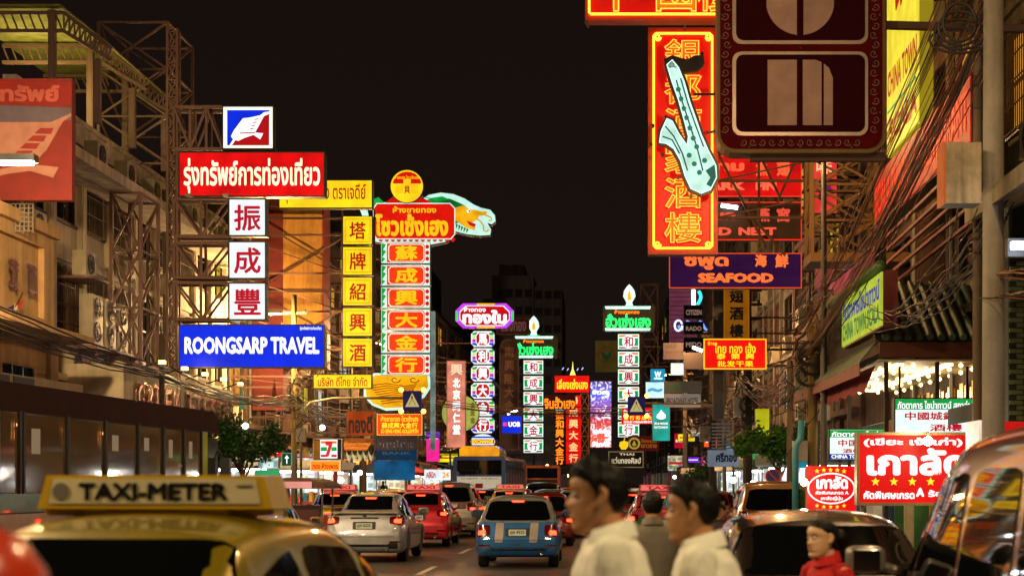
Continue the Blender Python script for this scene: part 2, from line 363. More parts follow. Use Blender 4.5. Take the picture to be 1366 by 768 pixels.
def building(name, label, s, X, Y0, Y1, H, mat, floors, bays, z0=3.9, litp=.15, seed=1, back=10, ledge=.45, pil=True, grille=.3, shop='#dff0ee', shopst=1.2, ac=.3, cat='building', wfrac=.74, hfrac=.55, nv=2):
    rnd = random.Random(seed); t = thing(name, label, cat, (X, Y0, 0)); b = MB(); bw = (Y1-Y0)/bays; fh = (H-z0-.6)/floors; wins = []; shops = []
    for i in range(bays):
        shops.append((Y0+i*bw+.25, Y0+(i+1)*bw-.25, .14, 3.0))
        for j in range(floors):
            ww = bw*wfrac; hh = fh*hfrac; ya = Y0+i*bw+(bw-ww)/2; za = z0+j*fh+fh*.3
            wins.append((ya, ya+ww, za, za+hh))
    facade(b, X, s, Y0, Y1, 0, H, wins+shops, .12)
    xb = X+s*back
    b.add([(X,Y0,0),(xb,Y0,0),(xb,Y0,H),(X,Y0,H)], [(0,1,2,3)]).add([(X,Y1,0),(xb,Y1,0),(xb,Y1,H),(X,Y1,H)], [(0,1,2,3)])
    b.add([(X,Y0,H-.4),(xb,Y0,H-.4),(xb,Y1,H-.4),(X,Y1,H-.4)], [(0,1,2,3)]).add([(xb,Y0,0),(xb,Y1,0),(xb,Y1,H),(xb,Y0,H)], [(0,1,2,3)])
    b.build('wall', mat, t)
    o = -s
    l = MB()
    for j in range(floors+1):
        z = z0+j*fh; l.box(X, X+o*(ledge if j in (0, floors) else ledge*.3), Y0+.01, Y1-.01, z-.09, z+.09)
    l.box(X+s*.2, X+o*.06, Y0+.02, Y1-.02, H, H+.12); l.build('ledge', mat, t)
    if pil:
        for i in range(bays+1):
            y = min(max(Y0+i*bw, Y0+.16), Y1-.16); MB().box(X-.0, X+o*.14, y-.15, y+.15, 0, H-.02).build('pilaster', mat, t)
    # windows
    me = {}
    for k, (ya, yb, za, zb) in enumerate(wins):
        q = rnd.random(); pm = P_dark if q > litp else rnd.choice([P_warm, P_yel, P_cool]); gq = rnd.random() < grille
        kk = (pm.name, gq)
        if kk not in me: me[kk] = win_meshes(yb-ya, zb-za, s, M_frame, pm, nv, 1, gq)
        m = me[kk]; w = link('window', m[0], t); w.location = Vector((X, ya, za))-ORG[t.name]; link('pane', m[1], w)
        if m[2]: link('window_grille', m[2], w)
        if rnd.random() < ac: ac_unit(t, X+o*.02, ya+rnd.random()*.5, za-.85, s)
    for i in range(2):
        y = Y0+(Y1-Y0)*(.15+.6*rnd.random()); MB().tube([(X+o*.22, y, .2), (X+o*.22, y, H-.5)], .05, 6).build('drain_pipe', M_pipe, t)
    # shops on the ground floor: a glowing panel stands in for the lit room, shelves before it
    for i, (ya, yb, za, zb) in enumerate(shops):
        q = MB(); xi = X+s*.08
        nsh = 3; cols = [rnd.choice(['#d9c7a0','#b33022','#e8e4da','#3f6f8f','#d7a02c','#4d8a4a','#d8718a']) for _ in range(6)]
        fr = MB().box(xi-.02, xi+.02, ya, yb, za, zb).build('shop_front', goods(rnd.choice([shop, '#ffe2b0', '#eef6ff', shop]), round(shopst*rnd.uniform(.4, .9), 1)), t)
        for c in range(3):
            wq = (yb-ya)/3; MB().box(xi+o*.03, xi+o*.9, ya+c*wq+.05, ya+c*wq+.12, za, 2.9).build('shop_partition', paint(rnd.choice(cols), .6), fr)
        for c in range(5):
            wq = (yb-ya)/5; q2 = MB().box(xi+o*.03, xi+o*.2, ya+c*wq+.1, ya+c*wq+wq*rnd.uniform(.5, .95), za, za+rnd.uniform(.6, 2.0)); q2.build('display_shelf', paint(rnd.choice(cols), .6), fr)
        if rnd.random() < .6:
            aw = MB(); z = 3.05; col = rnd.choice(['#7d2a20', '#2c5a46', '#2a4a78', '#8a6a34', '#5a5a58'])
            aw.add([(X+o*.02, ya, z+.35), (X+o*1.5, ya, z), (X+o*1.5, yb, z), (X+o*.02, yb, z+.35), (X+o*.02, ya, z+.31), (X+o*1.5, ya, z-.04), (X+o*1.5, yb, z-.04), (X+o*.02, yb, z+.31)], [(0,1,2,3),(7,6,5,4),(1,5,6,2),(0,4,5,1),(3,2,6,7)])
            aw.box(X+o*1.49, X+o*1.51, ya, yb, z-.3, z-.02); aw.build('awning', paint(col, .8), t)
    return t
cream = wall('#bb9a6c', .45); whitew = wall('#cfc2ac', .5); beige = wall('#8f7f68', .6); grey = wall('#6d675e', .7); brownw = wall('#5c4534', .6); pinkw = wall('#8d6f62', .6); dgrey = wall('#453f3a', .6)
building('modern_building', 'long white concrete building with barred windows, behind the travel signs', -1, -14, 39.4, 61.5, 11.3, whitew, 2, 9, z0=4.4, litp=.22, seed=3, ledge=.25, grille=.55, ac=.25, hfrac=.62, wfrac=.74)
building('shophouse', 'dark narrow shophouse behind the orange corrugated bay', -1, -14.02, 61.6, 72, 13.5, brownw, 3, 3, seed=4, ac=.7, litp=.3)
building('shophouse', 'brown shophouse behind the gold dragon sign', -1, -14, 72.1, 88, 13, wall('#6a5238', .6), 3, 4, seed=5, shop='#cfe6ff', ac=.7, litp=.3)
building('shophouse', 'grey shophouse just beyond the dragon sign, bright shops at its foot', -1, -14.03, 88.1, 106, 15, grey, 4, 4, seed=6, shop='#e6f3ff', shopst=1.6, ac=.7, litp=.3)
building('shophouse', 'tall brown grey block behind the pink upright sign', -1, -14, 106.1, 132, 18.5, wall('#54483e', .6), 5, 5, seed=7, shopst=1.6)
building('shophouse', 'farther left block behind the purple edged octagon sign', -1, -13.6, 132.1, 165, 16, dgrey, 4, 6, seed=8, shopst=1.6)
building('shophouse', 'last row of low blocks on the left behind the far bus', -1, -13.4, 165.1, 240, 15, wall('#4c3f36', .6), 4, 10, seed=9, shopst=1.4)
building('brick_building', 'near right building with green glazed brick piers beside the van', 1, 8.05, 20, 33, 15, wall('#6c5c46', .7), 3, 3, seed=11, shop='#ffcf8a', shopst=1.0, ledge=.3)
building('restaurant_building', 'restaurant block rising behind the tiled pavilion roof on the right', 1, 8, 33.1, 50, 16, brownw, 3, 4, z0=5.2, seed=12, shop='#ffdf9a', shopst=1.6, ledge=.6)
building('shophouse', 'right shophouse behind the seafood signs', 1, 8.02, 50.1, 67, 19, wall('#6b4a3a', .6), 4, 4, seed=13, shop='#dff6f2', shopst=1.6, ac=.7, litp=.3)
building('shophouse', 'grey right block behind the black watch plates', 1, 8, 67.1, 92, 20, grey, 5, 5, seed=14, shop='#dff6f2', shopst=1.7, ac=.5)
building('shophouse', 'right block behind the white hotel name board', 1, 8.03, 92.1, 125, 19, dgrey, 5, 6, seed=15, shopst=1.6)
building('shophouse', 'far right dark tower block at the edge of the sky', 1, 8, 125.1, 175, 27, wall('#3e3936', .6), 7, 7, seed=16, shopst=1.3)
building('shophouse', 'farthest right block beyond the teal drink sign', 1, 7.6, 175.1, 260, 22, wall('#40362f', .6), 5, 9, seed=17)

# cream building with raised letters on the near left
t = thing('cream_building', 'near cream building with a recessed name panel above a thin canopy', 'building', (-13, 28, 0))
b = MB(); facade(b, -13, -1, 28, 39.3, 0, 7.6, [(30, 38.6, 5.5, 7.15), (35.9, 37.9, 2.0, 4.3), (31.5, 34.8, 2.0, 4.3)], .14)
b.add([(-13,39.3,0),(-22,39.3,0),(-22,39.3,7.6),(-13,39.3,7.6)], [(0,1,2,3)]).add([(-13,28,7.6),(-13,39.3,7.6),(-22,39.3,7.6),(-22,28,7.6)], [(0,1,2,3)])
b.build('wall', cream, t)
MB().box(-12.98, -12.1, 28, 39.5, 5.0, 5.14).build('canopy', cream, t)
MB().box(-12.98, -12.84, 28, 39.32, 7.45, 7.72).build('coping', cream, t)
MB().box(-12.99, -12.9, 38.75, 39.3, 0, 4.95).build('pilaster', cream, t)
mm = paint('#5b2a1c', .4)
for i, ch in enumerate(['ย', 'า', '壽', '蔘', '茸', '西']):
    y = 31.6+i*1.18; text(ch, (-13.03, y, 5.95), (0, .62, 0), (0, 0, .72), mm, t, .045, 'letter', .006)
for (ya, yb) in ((35.9, 37.9), (31.5, 34.8)):
    f = MB(); n = 3
    for k in range(n+1): f.box(-13.12, -13.02, ya+(yb-ya)*k/n-.04 if k else ya, ya+(yb-ya)*k/n+.04 if k < n else yb, 2.0, 4.3)
    f.box(-13.115, -13.025, ya, yb, 3.5, 3.58); w = f.build('window', paint('#2c5566', .5), t)
    MB().box(-13.13, -13.125, ya+.02, yb-.02, 2.02, 4.28).build('pane', glassy('#22323a'), w)
# upper roof canopy, projecting slab and parapet of the white building
t = thing('roof_slab', 'wide white concrete slab overhanging the barred windows, air conditioners on top', 'canopy', (-14, 42.4, 10.4))
b = MB(); b.box(-13.99, -12.75, 39.5, 61.4, 9.62, 9.9); b.build('slab', whitew, t)
MB().box(-14.3, -13.96, 39.5, 61.4, 11.31, 11.45).build('coping', whitew, t)
for i in range(7): ac_unit(t, -13.45, 43+i*2.4+.3*(i % 3), 9.98, -1)
for i in range(9): MB().box(-13.98, -13.84, 41.8+i*2.4556, 42.05+i*2.4556, 4.5, 9.6).build('fin', whitew, t)
# three double fan units and a single one on brackets
t = thing('ac_platform', 'steel shelf with three double fan air conditioners under the barred windows', 'air conditioner', (-14, 46, 5.2))
for i in range(3): ac_unit(t, -13.7, 43.4+i*1.18, 5.35, -1, True)
MB().box(-14, -13.1, 43.0, 47.4, 5.18, 5.27).build('shelf', M_steel, t)
for y in (43.6, 45.2, 46.8): bar('bracket', (-14, y, 4.4), (-13.15, y, 5.2), .03, M_steel, t)
t = thing('ac_platform', 'single boxy air conditioner on a bracket high on the white corner pier', 'air conditioner', (-14, 42, 6.9))
ac_unit(t, -13.6, 42.5, 7.05, -1); MB().box(-14, -13.0, 42.3, 43.7, 6.93, 7.0).build('shelf', M_steel, t)
# white fascia cabinet with red letters
t = thing('fascia_sign', 'white cabinet over the shops carrying a row of red gold letters', 'sign', (-12.9, 42.6, 3.5))
MB().box(-13.9, -12.3, 42.6, 55.4, 3.3, 4.75).build('cabinet', wall('#cfc2a8', .4), t)
rg = paint('#8c1d12', .2, .6)
for i, ch in enumerate('GRREM ETESSMT'):
    if ch != ' ': text(ch, (-12.26, 43.4+i*.9, 3.55), (0, .72, 0), (0, 0, .85), rg, t, .06, 'letter', .02)
for i in range(5):
    bar('lamp_arm', (-12.3, 44.2+i*2.4, 4.75), (-11.7, 44.2+i*2.4, 4.95), .02, M_dark, t)
    l = MB().box(-11.8, -11.65, 44.1+i*2.4, 44.3+i*2.4, 4.86, 4.95).build('spot_head', lit('#ffcf6a', 7, 0), t)
lamp(-11.5, 47, 4.9, 60, (1, .72, .35), t, .15); lamp(-11.5, 52, 4.9, 60, (1, .72, .35), t, .15)
# far high-rise, seen as a dim block above the street's end
t = thing('high_rise', 'dim pale high-rise far beyond the end of the street', 'building', (-10, 262, 0))
hm = wall('#8a7f78', .4, .3); b = MB(); b.box(-17, -10.4, 260, 290, 0, 34.5).box(-18.5, -17.01, 262, 280, 0, 31); b.box(-10.39, -6, 262, 288, 0, 33)
b.box(-16, -12, 262, 275, 34.51, 36.5); b.build('wall', hm, t); hw = MB().box(0, 1.1, -.15, 0, 0, 1.2).mesh('window', paint('#2b2522', .4))
for j in range(11):
    for i in range(4):
        o = link('window', hw, t); o.location = Vector((-16.3+i*1.5, 259.98, 4+j*2.7))-ORG[t.name]
    for i in range(3):
        o = link('window', hw, t); o.location = Vector((-10.2+i*1.45, 261.98, 4+j*2.7))-ORG[t.name]
t = thing('high_rise', 'dim low block left of the far high-rise', 'building', (-22, 230, 0))
b = MB(); b.box(-24.5, -17.5, 245, 256, 0, 25).box(-30, -24.6, 242, 256, 0, 33); b.build('wall', wall('#6a6058', .4, .3), t)
for j in range(8):
    for i in range(3):
        o = link('window', hw, t); o.location = Vector((-23.8+i*2, 244.98, 4+j*2.5))-ORG[t.name]
# orange bay with red flank
t = thing('projecting_bay', 'orange corrugated projecting bay with a dark red flank, left of the yellow upright sign', 'bay', (-12.3, 66, 6))
oc = wall('#c08a3c', .5); b = MB(); x = -12.66
while x < -11.05: b.box(x, x+.09, 65.95, 66.02, 6.3, 13.2); b.box(x+.09, x+.18, 65.98, 66.02, 6.3, 13.2); x += .18
b.build('corrugated_sheet', oc, t); MB().box(-12.66, -11.1, 66.03, 67.5, 6.3, 13.2).build('core', oc, t)
MB().box(-13.9, -12.67, 66.0, 67.4, 4.6, 13.2).build('red_panel', paint('#6b1a10', .7), t)
MB().box(-11.09, -11.03, 65.9, 67.5, 6.3, 13.2).build('red_edge', paint('#8a1a10', .6), t)
for z0, z1 in ((6.6, 9.3), (9.3, 12.2)):
    bar('brace', (-13.8, 65.6, z1), (-8.9, 65.6, z0), .03, M_rust, t); bar('brace', (-13.8, 65.6, z0), (-8.9, 65.6, z1), .03, M_rust, t); bar('beam', (-13.8, 65.6, z1), (-8.9, 65.6, z1), .04, M_rust, t)
lamp(-11.6, 62.5, 5.2, 600, (1, .68, .28), t, .2)
# ------------------------------------------------------------------ street lamps (sodium, one row each side; all but the left edge one are added or assumed fill)
def street_lamp(x, y, z, label, s, e=1500, col=(1, .52, .2), hot='#ffc070'):
    t = thing('street_lamp', label, 'street lamp', (x, y, .13), 'street lamps along the kerb'); d = -s
    MB().lathe([(.11, 0), (.09, .3), (.06, z-.4), (.05, z)], (x, y, .13), 'z', 10).build('pole', paint('#55524c', .5, .5), t, True)
    MB().tube([(x, y, z), (x+d*.5, y, z+.25), (x+d*1.3, y, z+.3)], .035, 8).build('arm', paint('#55524c', .5, .5), t, True)
    b = MB(); b.box(x+d*1.2, x+d*1.95, y-.14, y+.14, z+.25, z+.38); b.build('lamp_head', M_alu, t)
    MB().box(x+d*1.28, x+d*1.88, y-.1, y+.1, z+.2, z+.249).build('lamp_glass', lit(hot, 25, 0), t)
    lamp(x+d*1.58, y, z+.1, e, col, t, .18); return t
street_lamp(-12.2, 30, 7.25, 'white glowing street lamp at the left edge in front of the red billboard', -1, 4200, (1, .64, .28), '#f4f6ff')
street_lamp(-13.5, 60, 7.6, 'added street lamp hidden behind the white character boxes', -1, 4400, (1, .6, .24))  # added out of sight to light the facades behind the travel signs
street_lamp(-11.6, 92, 7.6, 'added street lamp hidden behind the dragon sign', -1, 2600)  # added where the sign covers it, as fill for the left side
street_lamp(-11.6, 128, 7.6, 'added street lamp farther left, hidden behind the octagon sign', -1, 2600)  # another added fill lamp, covered by the octagon stack
street_lamp(5.4, 2.5, 7.5, 'assumed unseen street lamp just beside the camera on the right kerb', 1, 1900, (1, .76, .4))  # assumed lamp, added out of frame to light the foreground people
street_lamp(-11.0, 4, 7.5, 'assumed unseen street lamp near the camera on the left kerb', -1, 2500, (1, .76, .4))  # assumed too, added out of frame for warm light on the foreground
street_lamp(5.3, 15, 9.5, 'added unseen street lamp above the right hand row of parked cars', 1, 1300, (1, .6, .28))  # added above the frame for fill from the right
street_lamp(5.3, 39, 10, 'added street lamp hidden behind the big unlit maroon sign', 1, 1500, (1, .55, .2))  # added out of sight as fill for the left facades
street_lamp(5.3, 70, 7.8, 'added street lamp hidden behind the black watch plates', 1, 3000)  # added fill lamp, set where the plates cover it
street_lamp(5.3, 100, 8, 'added street lamp hidden farther on the right', 1, 2600)  # added as unseen fill for the far right side
street_lamp(-11.0, 15, 9.5, 'added tall street lamp out of view on the left kerb before the bus', -1, 5200, (1, .7, .4))  # extra lamp, added out of frame to brighten the left facade
street_lamp(-11.0, 73, 7.6, 'added street lamp hidden behind the stack of red dragon sign panels', -1, 3000)  # added out of sight to brighten the far blue bus
t = thing('added_fill_light', 'added unseen fill light low in the far street, brightening the pale high-rise', 'lamp', (-12, 228, 5)); MB().box(-12.3, -11.7, 227.4, 227.7, 5, 5.5).build('housing', M_dark, t); lamp(-12, 228.3, 5.6, 2000, (1, .8, .65), t, .3)  # lamp and housing added out of sight to lighten the distant high-rise
# ================================================================== SIGNS, LEFT SIDE
R_red = lit('#e0050c', 1.0, .28); R_white = lit('#f3fbff', 1.05, .1); R_cream = lit('#fff2c8', 1.35, .1); R_blue = lit('#0028d8', 1.1, .15); R_yel = lit('#ffd21a', 1.1, .16)
R_or = lit('#ff3a12', 1.05, .18); R_gold = lit('#ffb914', 1.2, .15); R_green = lit('#12a040', 1.0, .2); R_mint = lit('#c9f2dd', 1.15, .15); T_red = lit('#c50a2a', .9, 0); T_red2 = lit('#c01408', .8, 0)
T_white = lit('#ffffff', 1.25, 0); T_yel = lit('#ffd028', 1.4, 0); N_green = lit('#16ff6a', 1.6, 0); N_orange = lit('#ff7a18', 1.9, 0); N_hot = lit('#ffb43c', 2.6, 0)
T = {}
t = sign('sign_box', 'square lit sign with a white winged ship on blue and red, above the red sign', 'sign', 297, 142, 365, 199, 47.4, lit('#f4fbe0', 1.25, .1), d=.4, rim=M_case, w=1)
poly(t, [(303,147),(359,147),(359,194),(303,194)], 47.36, .01, R_blue, 'blue_field')
poly(t, [(359,152),(352,154),(347,165),(340,180),(322,181),(307,194),(359,194)], 47.35, .008, lit('#b80a14', .9, .1), 'red_field')
poly(t, [(308,182),(312,174),(324,158),(333,157),(347,154),(352,150),(359,149),(359,152),(352,155),(345,168),(340,177),(351,178),(347,186),(338,180),(326,184),(318,188),(314,187),(309,194),(306,194),(311,186)], 47.34, .007, T_white, 'emblem')
for i in range(4): poly(t, [(333+i*2,173-i*4.2),(338+i*2,172-i*4.2),(339+i*2,170.6-i*4.2),(334+i*2,171.6-i*4.2)], 47.33, .006, T_red, 'stripe')
poly(t, [(320,177),(340,176.5),(340,178),(320,178.5)], 47.33, .006, T_red, 'stripe')
t = sign('sign_box', 'long red lit sign with white Thai lettering above the white character boxes', 'sign', 239, 203, 433, 262, 47.6, R_red, [('รุ่งทรัพย์การท่องเที่ยว', 245, 211, 427, 258, R_cream, .028)], d=.45, rim=M_case, w=1)
for i, (ch, y0, nm) in enumerate((('振', 265, 'white lit box with the topmost red character, under the red Thai sign'), ('成', 322, 'white lit box with the middle red character of the three'), ('豐', 377, 'white lit box with the lowest red character, above the blue sign'))):
    sign('sign_box', nm, 'sign', 305, y0, 355, y0+50, 47.6, R_white, [(ch, 312, y0+8, 348, y0+43, T_red, .022)], d=.4, rim=M_case, w=1.4, group='white character boxes on the steel tower')
t = sign('sign_box', 'long blue lit sign with white capital letters, lowest on the steel tower', 'sign', 239, 433, 433, 490, 47.6, R_blue, [('ROONGSARP TRAVEL', 246, 449, 426, 472, T_white, .045), ('รุ่งทรัพย์การท่องเที่ยว', 400, 435, 429, 441, T_white, .02)], d=.45, rim=M_case, w=1)
for i in range(2): MB().box(*[P(250+i*50,263,47.6).x, P(258+i*50,263,47.6).x], 47.3, 47.6, 9.9, 9.96).build('clip', M_alu, t)
# the mast and its trusses
def px_truss(name, label, x0, x1, y0, y1, Y, pat, depth=.6, parent=None):
    t = thing(name, label, 'steel truss', P((x0+x1)/2, y1, Y))
    for dy in (0, depth):
        for yy in (y0, y1): bar('beam', P(x0, yy, Y)+Vector((0,dy,0)), P(x1, yy, Y)+Vector((0,dy,0)), .045, M_steel, t)
        xs = [x0+(x1-x0)*i/pat for i in range(pat+1)]
        for i in range(pat):
            bar('post', P(xs[i], y0, Y)+Vector((0,dy,0)), P(xs[i], y1, Y)+Vector((0,dy,0)), .035, M_steel, t)
            a, b_ = (y0, y1) if i % 2 == 0 else (y1, y0)
            bar('brace', P(xs[i], a, Y)+Vector((0,dy,0)), P(xs[i+1], b_, Y)+Vector((0,dy,0)), .03, M_steel, t)
    return t
for i, (x0, x1, y0, y1, n) in enumerate(((232, 297, 143, 199, 3), (232, 304, 265, 315, 2), (232, 304, 324, 370, 2), (232, 304, 377, 426, 2))):
    px_truss('sign_truss', ['uppermost truss beside the winged ship sign', 'truss beside the topmost white character box', 'truss beside the middle white character box', 'truss beside the lowest white character box'][i], x0, x1, y0, y1, 47.9, n)
m = P(229, 0, 48)
lattice('lattice_mast', 'tall slender lattice mast carrying the red and blue travel signs', 'steel tower', (m.x, 48.2), (.14, .14), 2.5, P(229, 38, 48).z, .5, M_steel, .035, .018)
c = P(186, 0, 52)
lattice('scaffold_tower', 'wide open scaffold tower standing on the white building roof', 'steel tower', (P(190, 0, 51).x, 51.5), (1.05, 1.5), 11.35, P(190, 42, 51).z, 1.25, M_steel, .045, .03)
lattice('scaffold_tower', 'braced steel frame against the white facade left of the travel signs', 'steel tower', (P(190, 0, 46).x-.2, 46), (.4, .9), 4.9, 9.6, 1.5, M_steel, .045, .028)
# roof shelter of corrugated sheets on steel posts
t = thing('roof_shelter', 'rooftop shelter of corrugated sheets lit yellow from below', 'roof', (-19, 48, 11))
sh = wall('#8f8a48', .6); a = P(-60, 12, 44); b_ = P(82, 14, 44)
cols = 34
for i in range(cols):
    x = a.x+(b_.x-a.x)*i/cols; w = (b_.x-a.x)/cols*.93; m_ = MB()
    m_.add([(x,43.9,b_.z+.1),(x+w,43.9,b_.z+.1),(x+w,52,b_.z+.1),(x,52,b_.z+.1),(x,43.9,b_.z+.14),(x+w,43.9,b_.z+.14),(x+w,52,b_.z+.14),(x,52,b_.z+.14)], [(0,1,2,3),(7,6,5,4),(0,4,5,1),(1,5,6,2),(2,6,7,3),(3,7,4,0)]); m_.build('roof_sheet', sh, t)
e = P(188, 98, 47)
for i in range(12):
    q0 = i/12; q1 = (i+.93)/12; m_ = MB()
    for dz in (0, .04): pass
    A = Vector((b_.x, 43.9+8*q0, b_.z+.1)); B = Vector((b_.x, 43.9+8*q1, b_.z+.1)); C_ = Vector((e.x, 43.9+8*q1, e.z)); D = Vector((e.x, 43.9+8*q0, e.z)); u = Vector((0,0,.04))
    m_.add([A,B,C_,D,A+u,B+u,C_+u,D+u], [(0,1,2,3),(7,6,5,4),(0,4,5,1),(1,5,6,2),(2,6,7,3),(3,7,4,0)]); m_.build('roof_sheet', sh, t)
for y in (44.2, 47.5, 51):
    for px_ in (70, 130):
        q = P(px_, 0, 44.2); zt = b_.z+.05 if px_ == 70 else b_.z-1.25
        bar('post', (q.x, y, 11.3), (q.x, y, zt), .09, M_steel, t)
    for zz in (b_.z-.02, b_.z-.5): bar('beam', (a.x, y, zz), (b_.x, y, zz), .05, M_steel, t)
    for zz in (0, -.5): bar('rafter', (b_.x, y, b_.z+zz), (e.x, y, e.z+zz*.6-.05), .05, M_steel, t)
    for k in range(9):
        f0 = k/9; f1 = (k+1)/9; zo = b_.z+(e.z-b_.z)*f0; z1_ = b_.z+(e.z-b_.z)*f1; xo = b_.x+(e.x-b_.x)*f0; x1_ = b_.x+(e.x-b_.x)*f1
        bar('web', (xo, y, zo), (xo, y, zo-.45), .02, M_steel, t); bar('web', (xo, y, zo-.45), (x1_, y, z1_), .02, M_steel, t)
    for k in range(12):
        xo = a.x+(b_.x-a.x)*k/12; bar('web', (xo, y, b_.z), (xo+.2, y, b_.z-.5), .02, M_steel, t)
lamp(-16.0, 46.5, 12.6, 260, (1, .82, .25), t, .3)
# red billboard with the same emblem, unlit, at the left edge
t = thing('billboard', 'large red and pink unlit billboard at the left edge with part of a winged ship', 'billboard', P(20, 267, 36)); Y = 36
q0 = P(-60, 267, Y); q1 = P(96, 105, Y); MB().box(q0.x, q1.x, Y, Y+.25, q0.z, q1.z).build('panel', paint('#701410', .7), t)
poly(t, [(-60,106),(95,110),(95,138),(-60,136)], Y-.01, .01, paint('#7c100c', .5), 'header_strip')
ptext('ทรัพย์', 0, 113, 80, 136, Y-.02, paint('#a04c42', .5), t, .05)
poly(t, [(-60,138),(95,144),(95,160),(70,163),(-60,163)], Y-.012, .01, paint('#544a5c', .6), 'blue_strip')
poly(t, [(-60,163),(68,163),(95,151),(95,155),(84,162),(62,200),(50,213),(20,210),(-60,215)], Y-.014, .01, paint('#9c6c60', .6), 'wing')
for i in range(4): poly(t, [(16+i*10,208-i*10),(38+i*10,209-i*10),(44+i*9,201-i*10),(24+i*10,201-i*10)], Y-.025, .01, paint('#801c18', .6), 'wing_bar')
poly(t, [(-60,236),(20,222),(50,220),(78,223),(71,237),(40,228),(10,232),(-60,250)], Y-.025, .01, paint('#9c6c60', .6), 'wave')
for px_ in (-20, 40, 85):
    v = P(px_, 267, Y+.3); bar('post', (v.x, Y+.35, 7.9), (v.x, Y+.35, q1.z), .06, M_steel, t)
g_ = thing('grille_wall', 'dark square mesh grille under the red billboard', 'grille', P(20, 300, 36.6))
for i in range(10): v = P(-8+i*5.8, 0, 36.6); bar('grille_bar', (v.x, 36.6, P(0, 310, 36.6).z), (v.x, 36.6, P(0, 264, 36.6).z), .014, M_pipe, g_)
for i in range(8): z = P(0, 266+i*6, 36.6).z; bar('grille_bar', (P(-20,0,36.6).x, 36.59, z), (P(45,0,36.6).x, 36.59, z), .012, M_pipe, g_)
# yellow signs
sign('sign_box', 'wide yellow lit sign with red Thai lettering half hidden behind the red sign', 'sign', 372, 240, 497, 278, 62, R_yel, [('สุราเฉินเจียง ตราเจดีย์', 378, 245, 488, 272, T_red2, .015)], d=.4, rim=M_case, w=1, arm=-14)
t = thing('stack_sign', 'upright yellow sign of five square boxes with red characters', 'sign', P(477, 490, 62))
for i, ch in enumerate('塔牌紹興酒'):
    y0 = 288+i*40.7; a = P(457, y0+38.5, 62); b_ = P(497, y0, 62)
    p = MB().box(a.x, b_.x, 62.0, 62.35, a.z, b_.z).build('panel_box', M_case, t); f_ = MB().box(a.x+.03, b_.x-.03, 61.97, 62.0, a.z+.03, b_.z-.03).build('face', R_yel, p)
    ptext(ch, 466, y0+8, 488, y0+31, 61.965, T_red2, p, .02, 'character')
    r = MB(); w_ = .02
    for (u0, v0, u1, v1) in ((460, 4, 494, 4.7), (460, 34, 494, 34.7), (460, 4.7, 460.7, 34), (493.3, 4.7, 494, 34)):
        aa = P(u0, y0+v1, 61.96); bb = P(u1, y0+v0, 61.96); r.box(aa.x, bb.x, 61.962, 61.968, aa.z, bb.z)
    r.build('border_line', lit('#c88a10', .8, 0), p)
arms(t, 457, 497, 288, 490, 62.1, -14, n=4)
for xx in (455.5, 498.5): v = P(xx, 0, 62); bar('post', (v.x, 62.2, P(0, 492, 62).z), (v.x, 62.2, P(0, 279, 62).z), .03, M_rust, t)
sign('sign_box', 'small yellow lit sign with brown Thai lettering under the upright yellow sign', 'sign', 418, 499, 496, 518, 61.5, R_yel, [('บริษัท ดีไทย จำกัด', 424, 502, 490, 515, T_red2, .015)], d=.3, rim=M_case, w=.8, arm=-14)
# dragon sign
Y = 68; t = thing('dragon_sign', 'red gold shop sign with a green dragon head above six red panels', 'sign', P(540, 545, Y))
head = [(560,268),(572,260),(588,257),(605,259),(620,265),(632,273),(641,277),(654,280),(660,287),(661,295),(656,299),(650,297),(655,306),(654,313),(640,314),(622,312),(606,308),(596,322),(575,326),(520,326),(500,322),(500,300),(500,285),(512,270)]
poly(t, grow(head, 1.6), Y+.1, .4, M_dark, 'head_case'); poly(t, head, Y+.06, .04, lit('#bfeedd', 1.1, .15), 'head_face')
poly(t, [(566,268),(580,263),(600,265),(616,272),(628,280),(622,292),(604,300),(598,290),(585,278),(570,272)], Y+.045, .012, lit('#0c7a34', .9, .5), 'green_mane')
poly(t, [(560,262),(575,264),(590,262),(600,266),(585,268)], Y+.04, .004, lit('#0a9a40', 1, .3), 'green_crest')
poly(t, [(603,288),(608,277),(617,274),(627,279),(634,280),(642,282),(650,282),(648,287),(639,288),(637,293),(630,297),(634,303),(633,307),(622,304),(615,299),(607,294)], Y+.03, .012, lit('#e8a412', 1.1, .3), 'gold_face')
poly(t, [(622,281),(626,279),(628,282),(624,284)], Y+.02, .008, T_white, 'eye'); poly(t, [(625,280.5),(627,280.5),(627,282.5),(625,282.5)], Y+.014, .005, M_black, 'pupil')
poly(t, [(622,294),(630,297),(635,299),(633,303),(626,300)], Y+.02, .008, T_red, 'mouth')
for pts in ([(636,292),(641,295),(645,301),(645,307),(649,309),(652,306)], [(641,284),(648,287),(655,290),(656,294),(652,294)]): MB().tube([P(*q, Y+.02) for q in pts], .03, 6).build('whisker', lit('#d09010', 1.1, 0), t)
for k in range(5): poly(t, [(608+k*3.6,298+k*1.6),(611+k*3.6,300+k*1.6),(608+k*3.4,306+k*1.3)], Y+.03, .01, lit('#0c7a34', .9, .3), 'scale')
plate = [(503,272),(600,272),(606,278),(606,312),(601,318),(503,318),(499,312),(499,278)]
poly(t, [(512,272),(527,260),(560,262),(580,272)], Y+.02, .04, lit('#c80e0c', 1, .1), 'pediment')
poly(t, grow(plate, 1.4), Y-.005, .04, R_mint, 'plate_edge'); poly(t, plate, Y-.02, .014, lit('#e01408', 1, .15), 'plate')
ptext('ห้างขายทอง', 524, 275, 582, 284, Y-.026, R_gold, t, .03); ptext('โซวเซ้งเฮง', 500, 285, 598, 315, Y-.026, R_gold, t, .05)
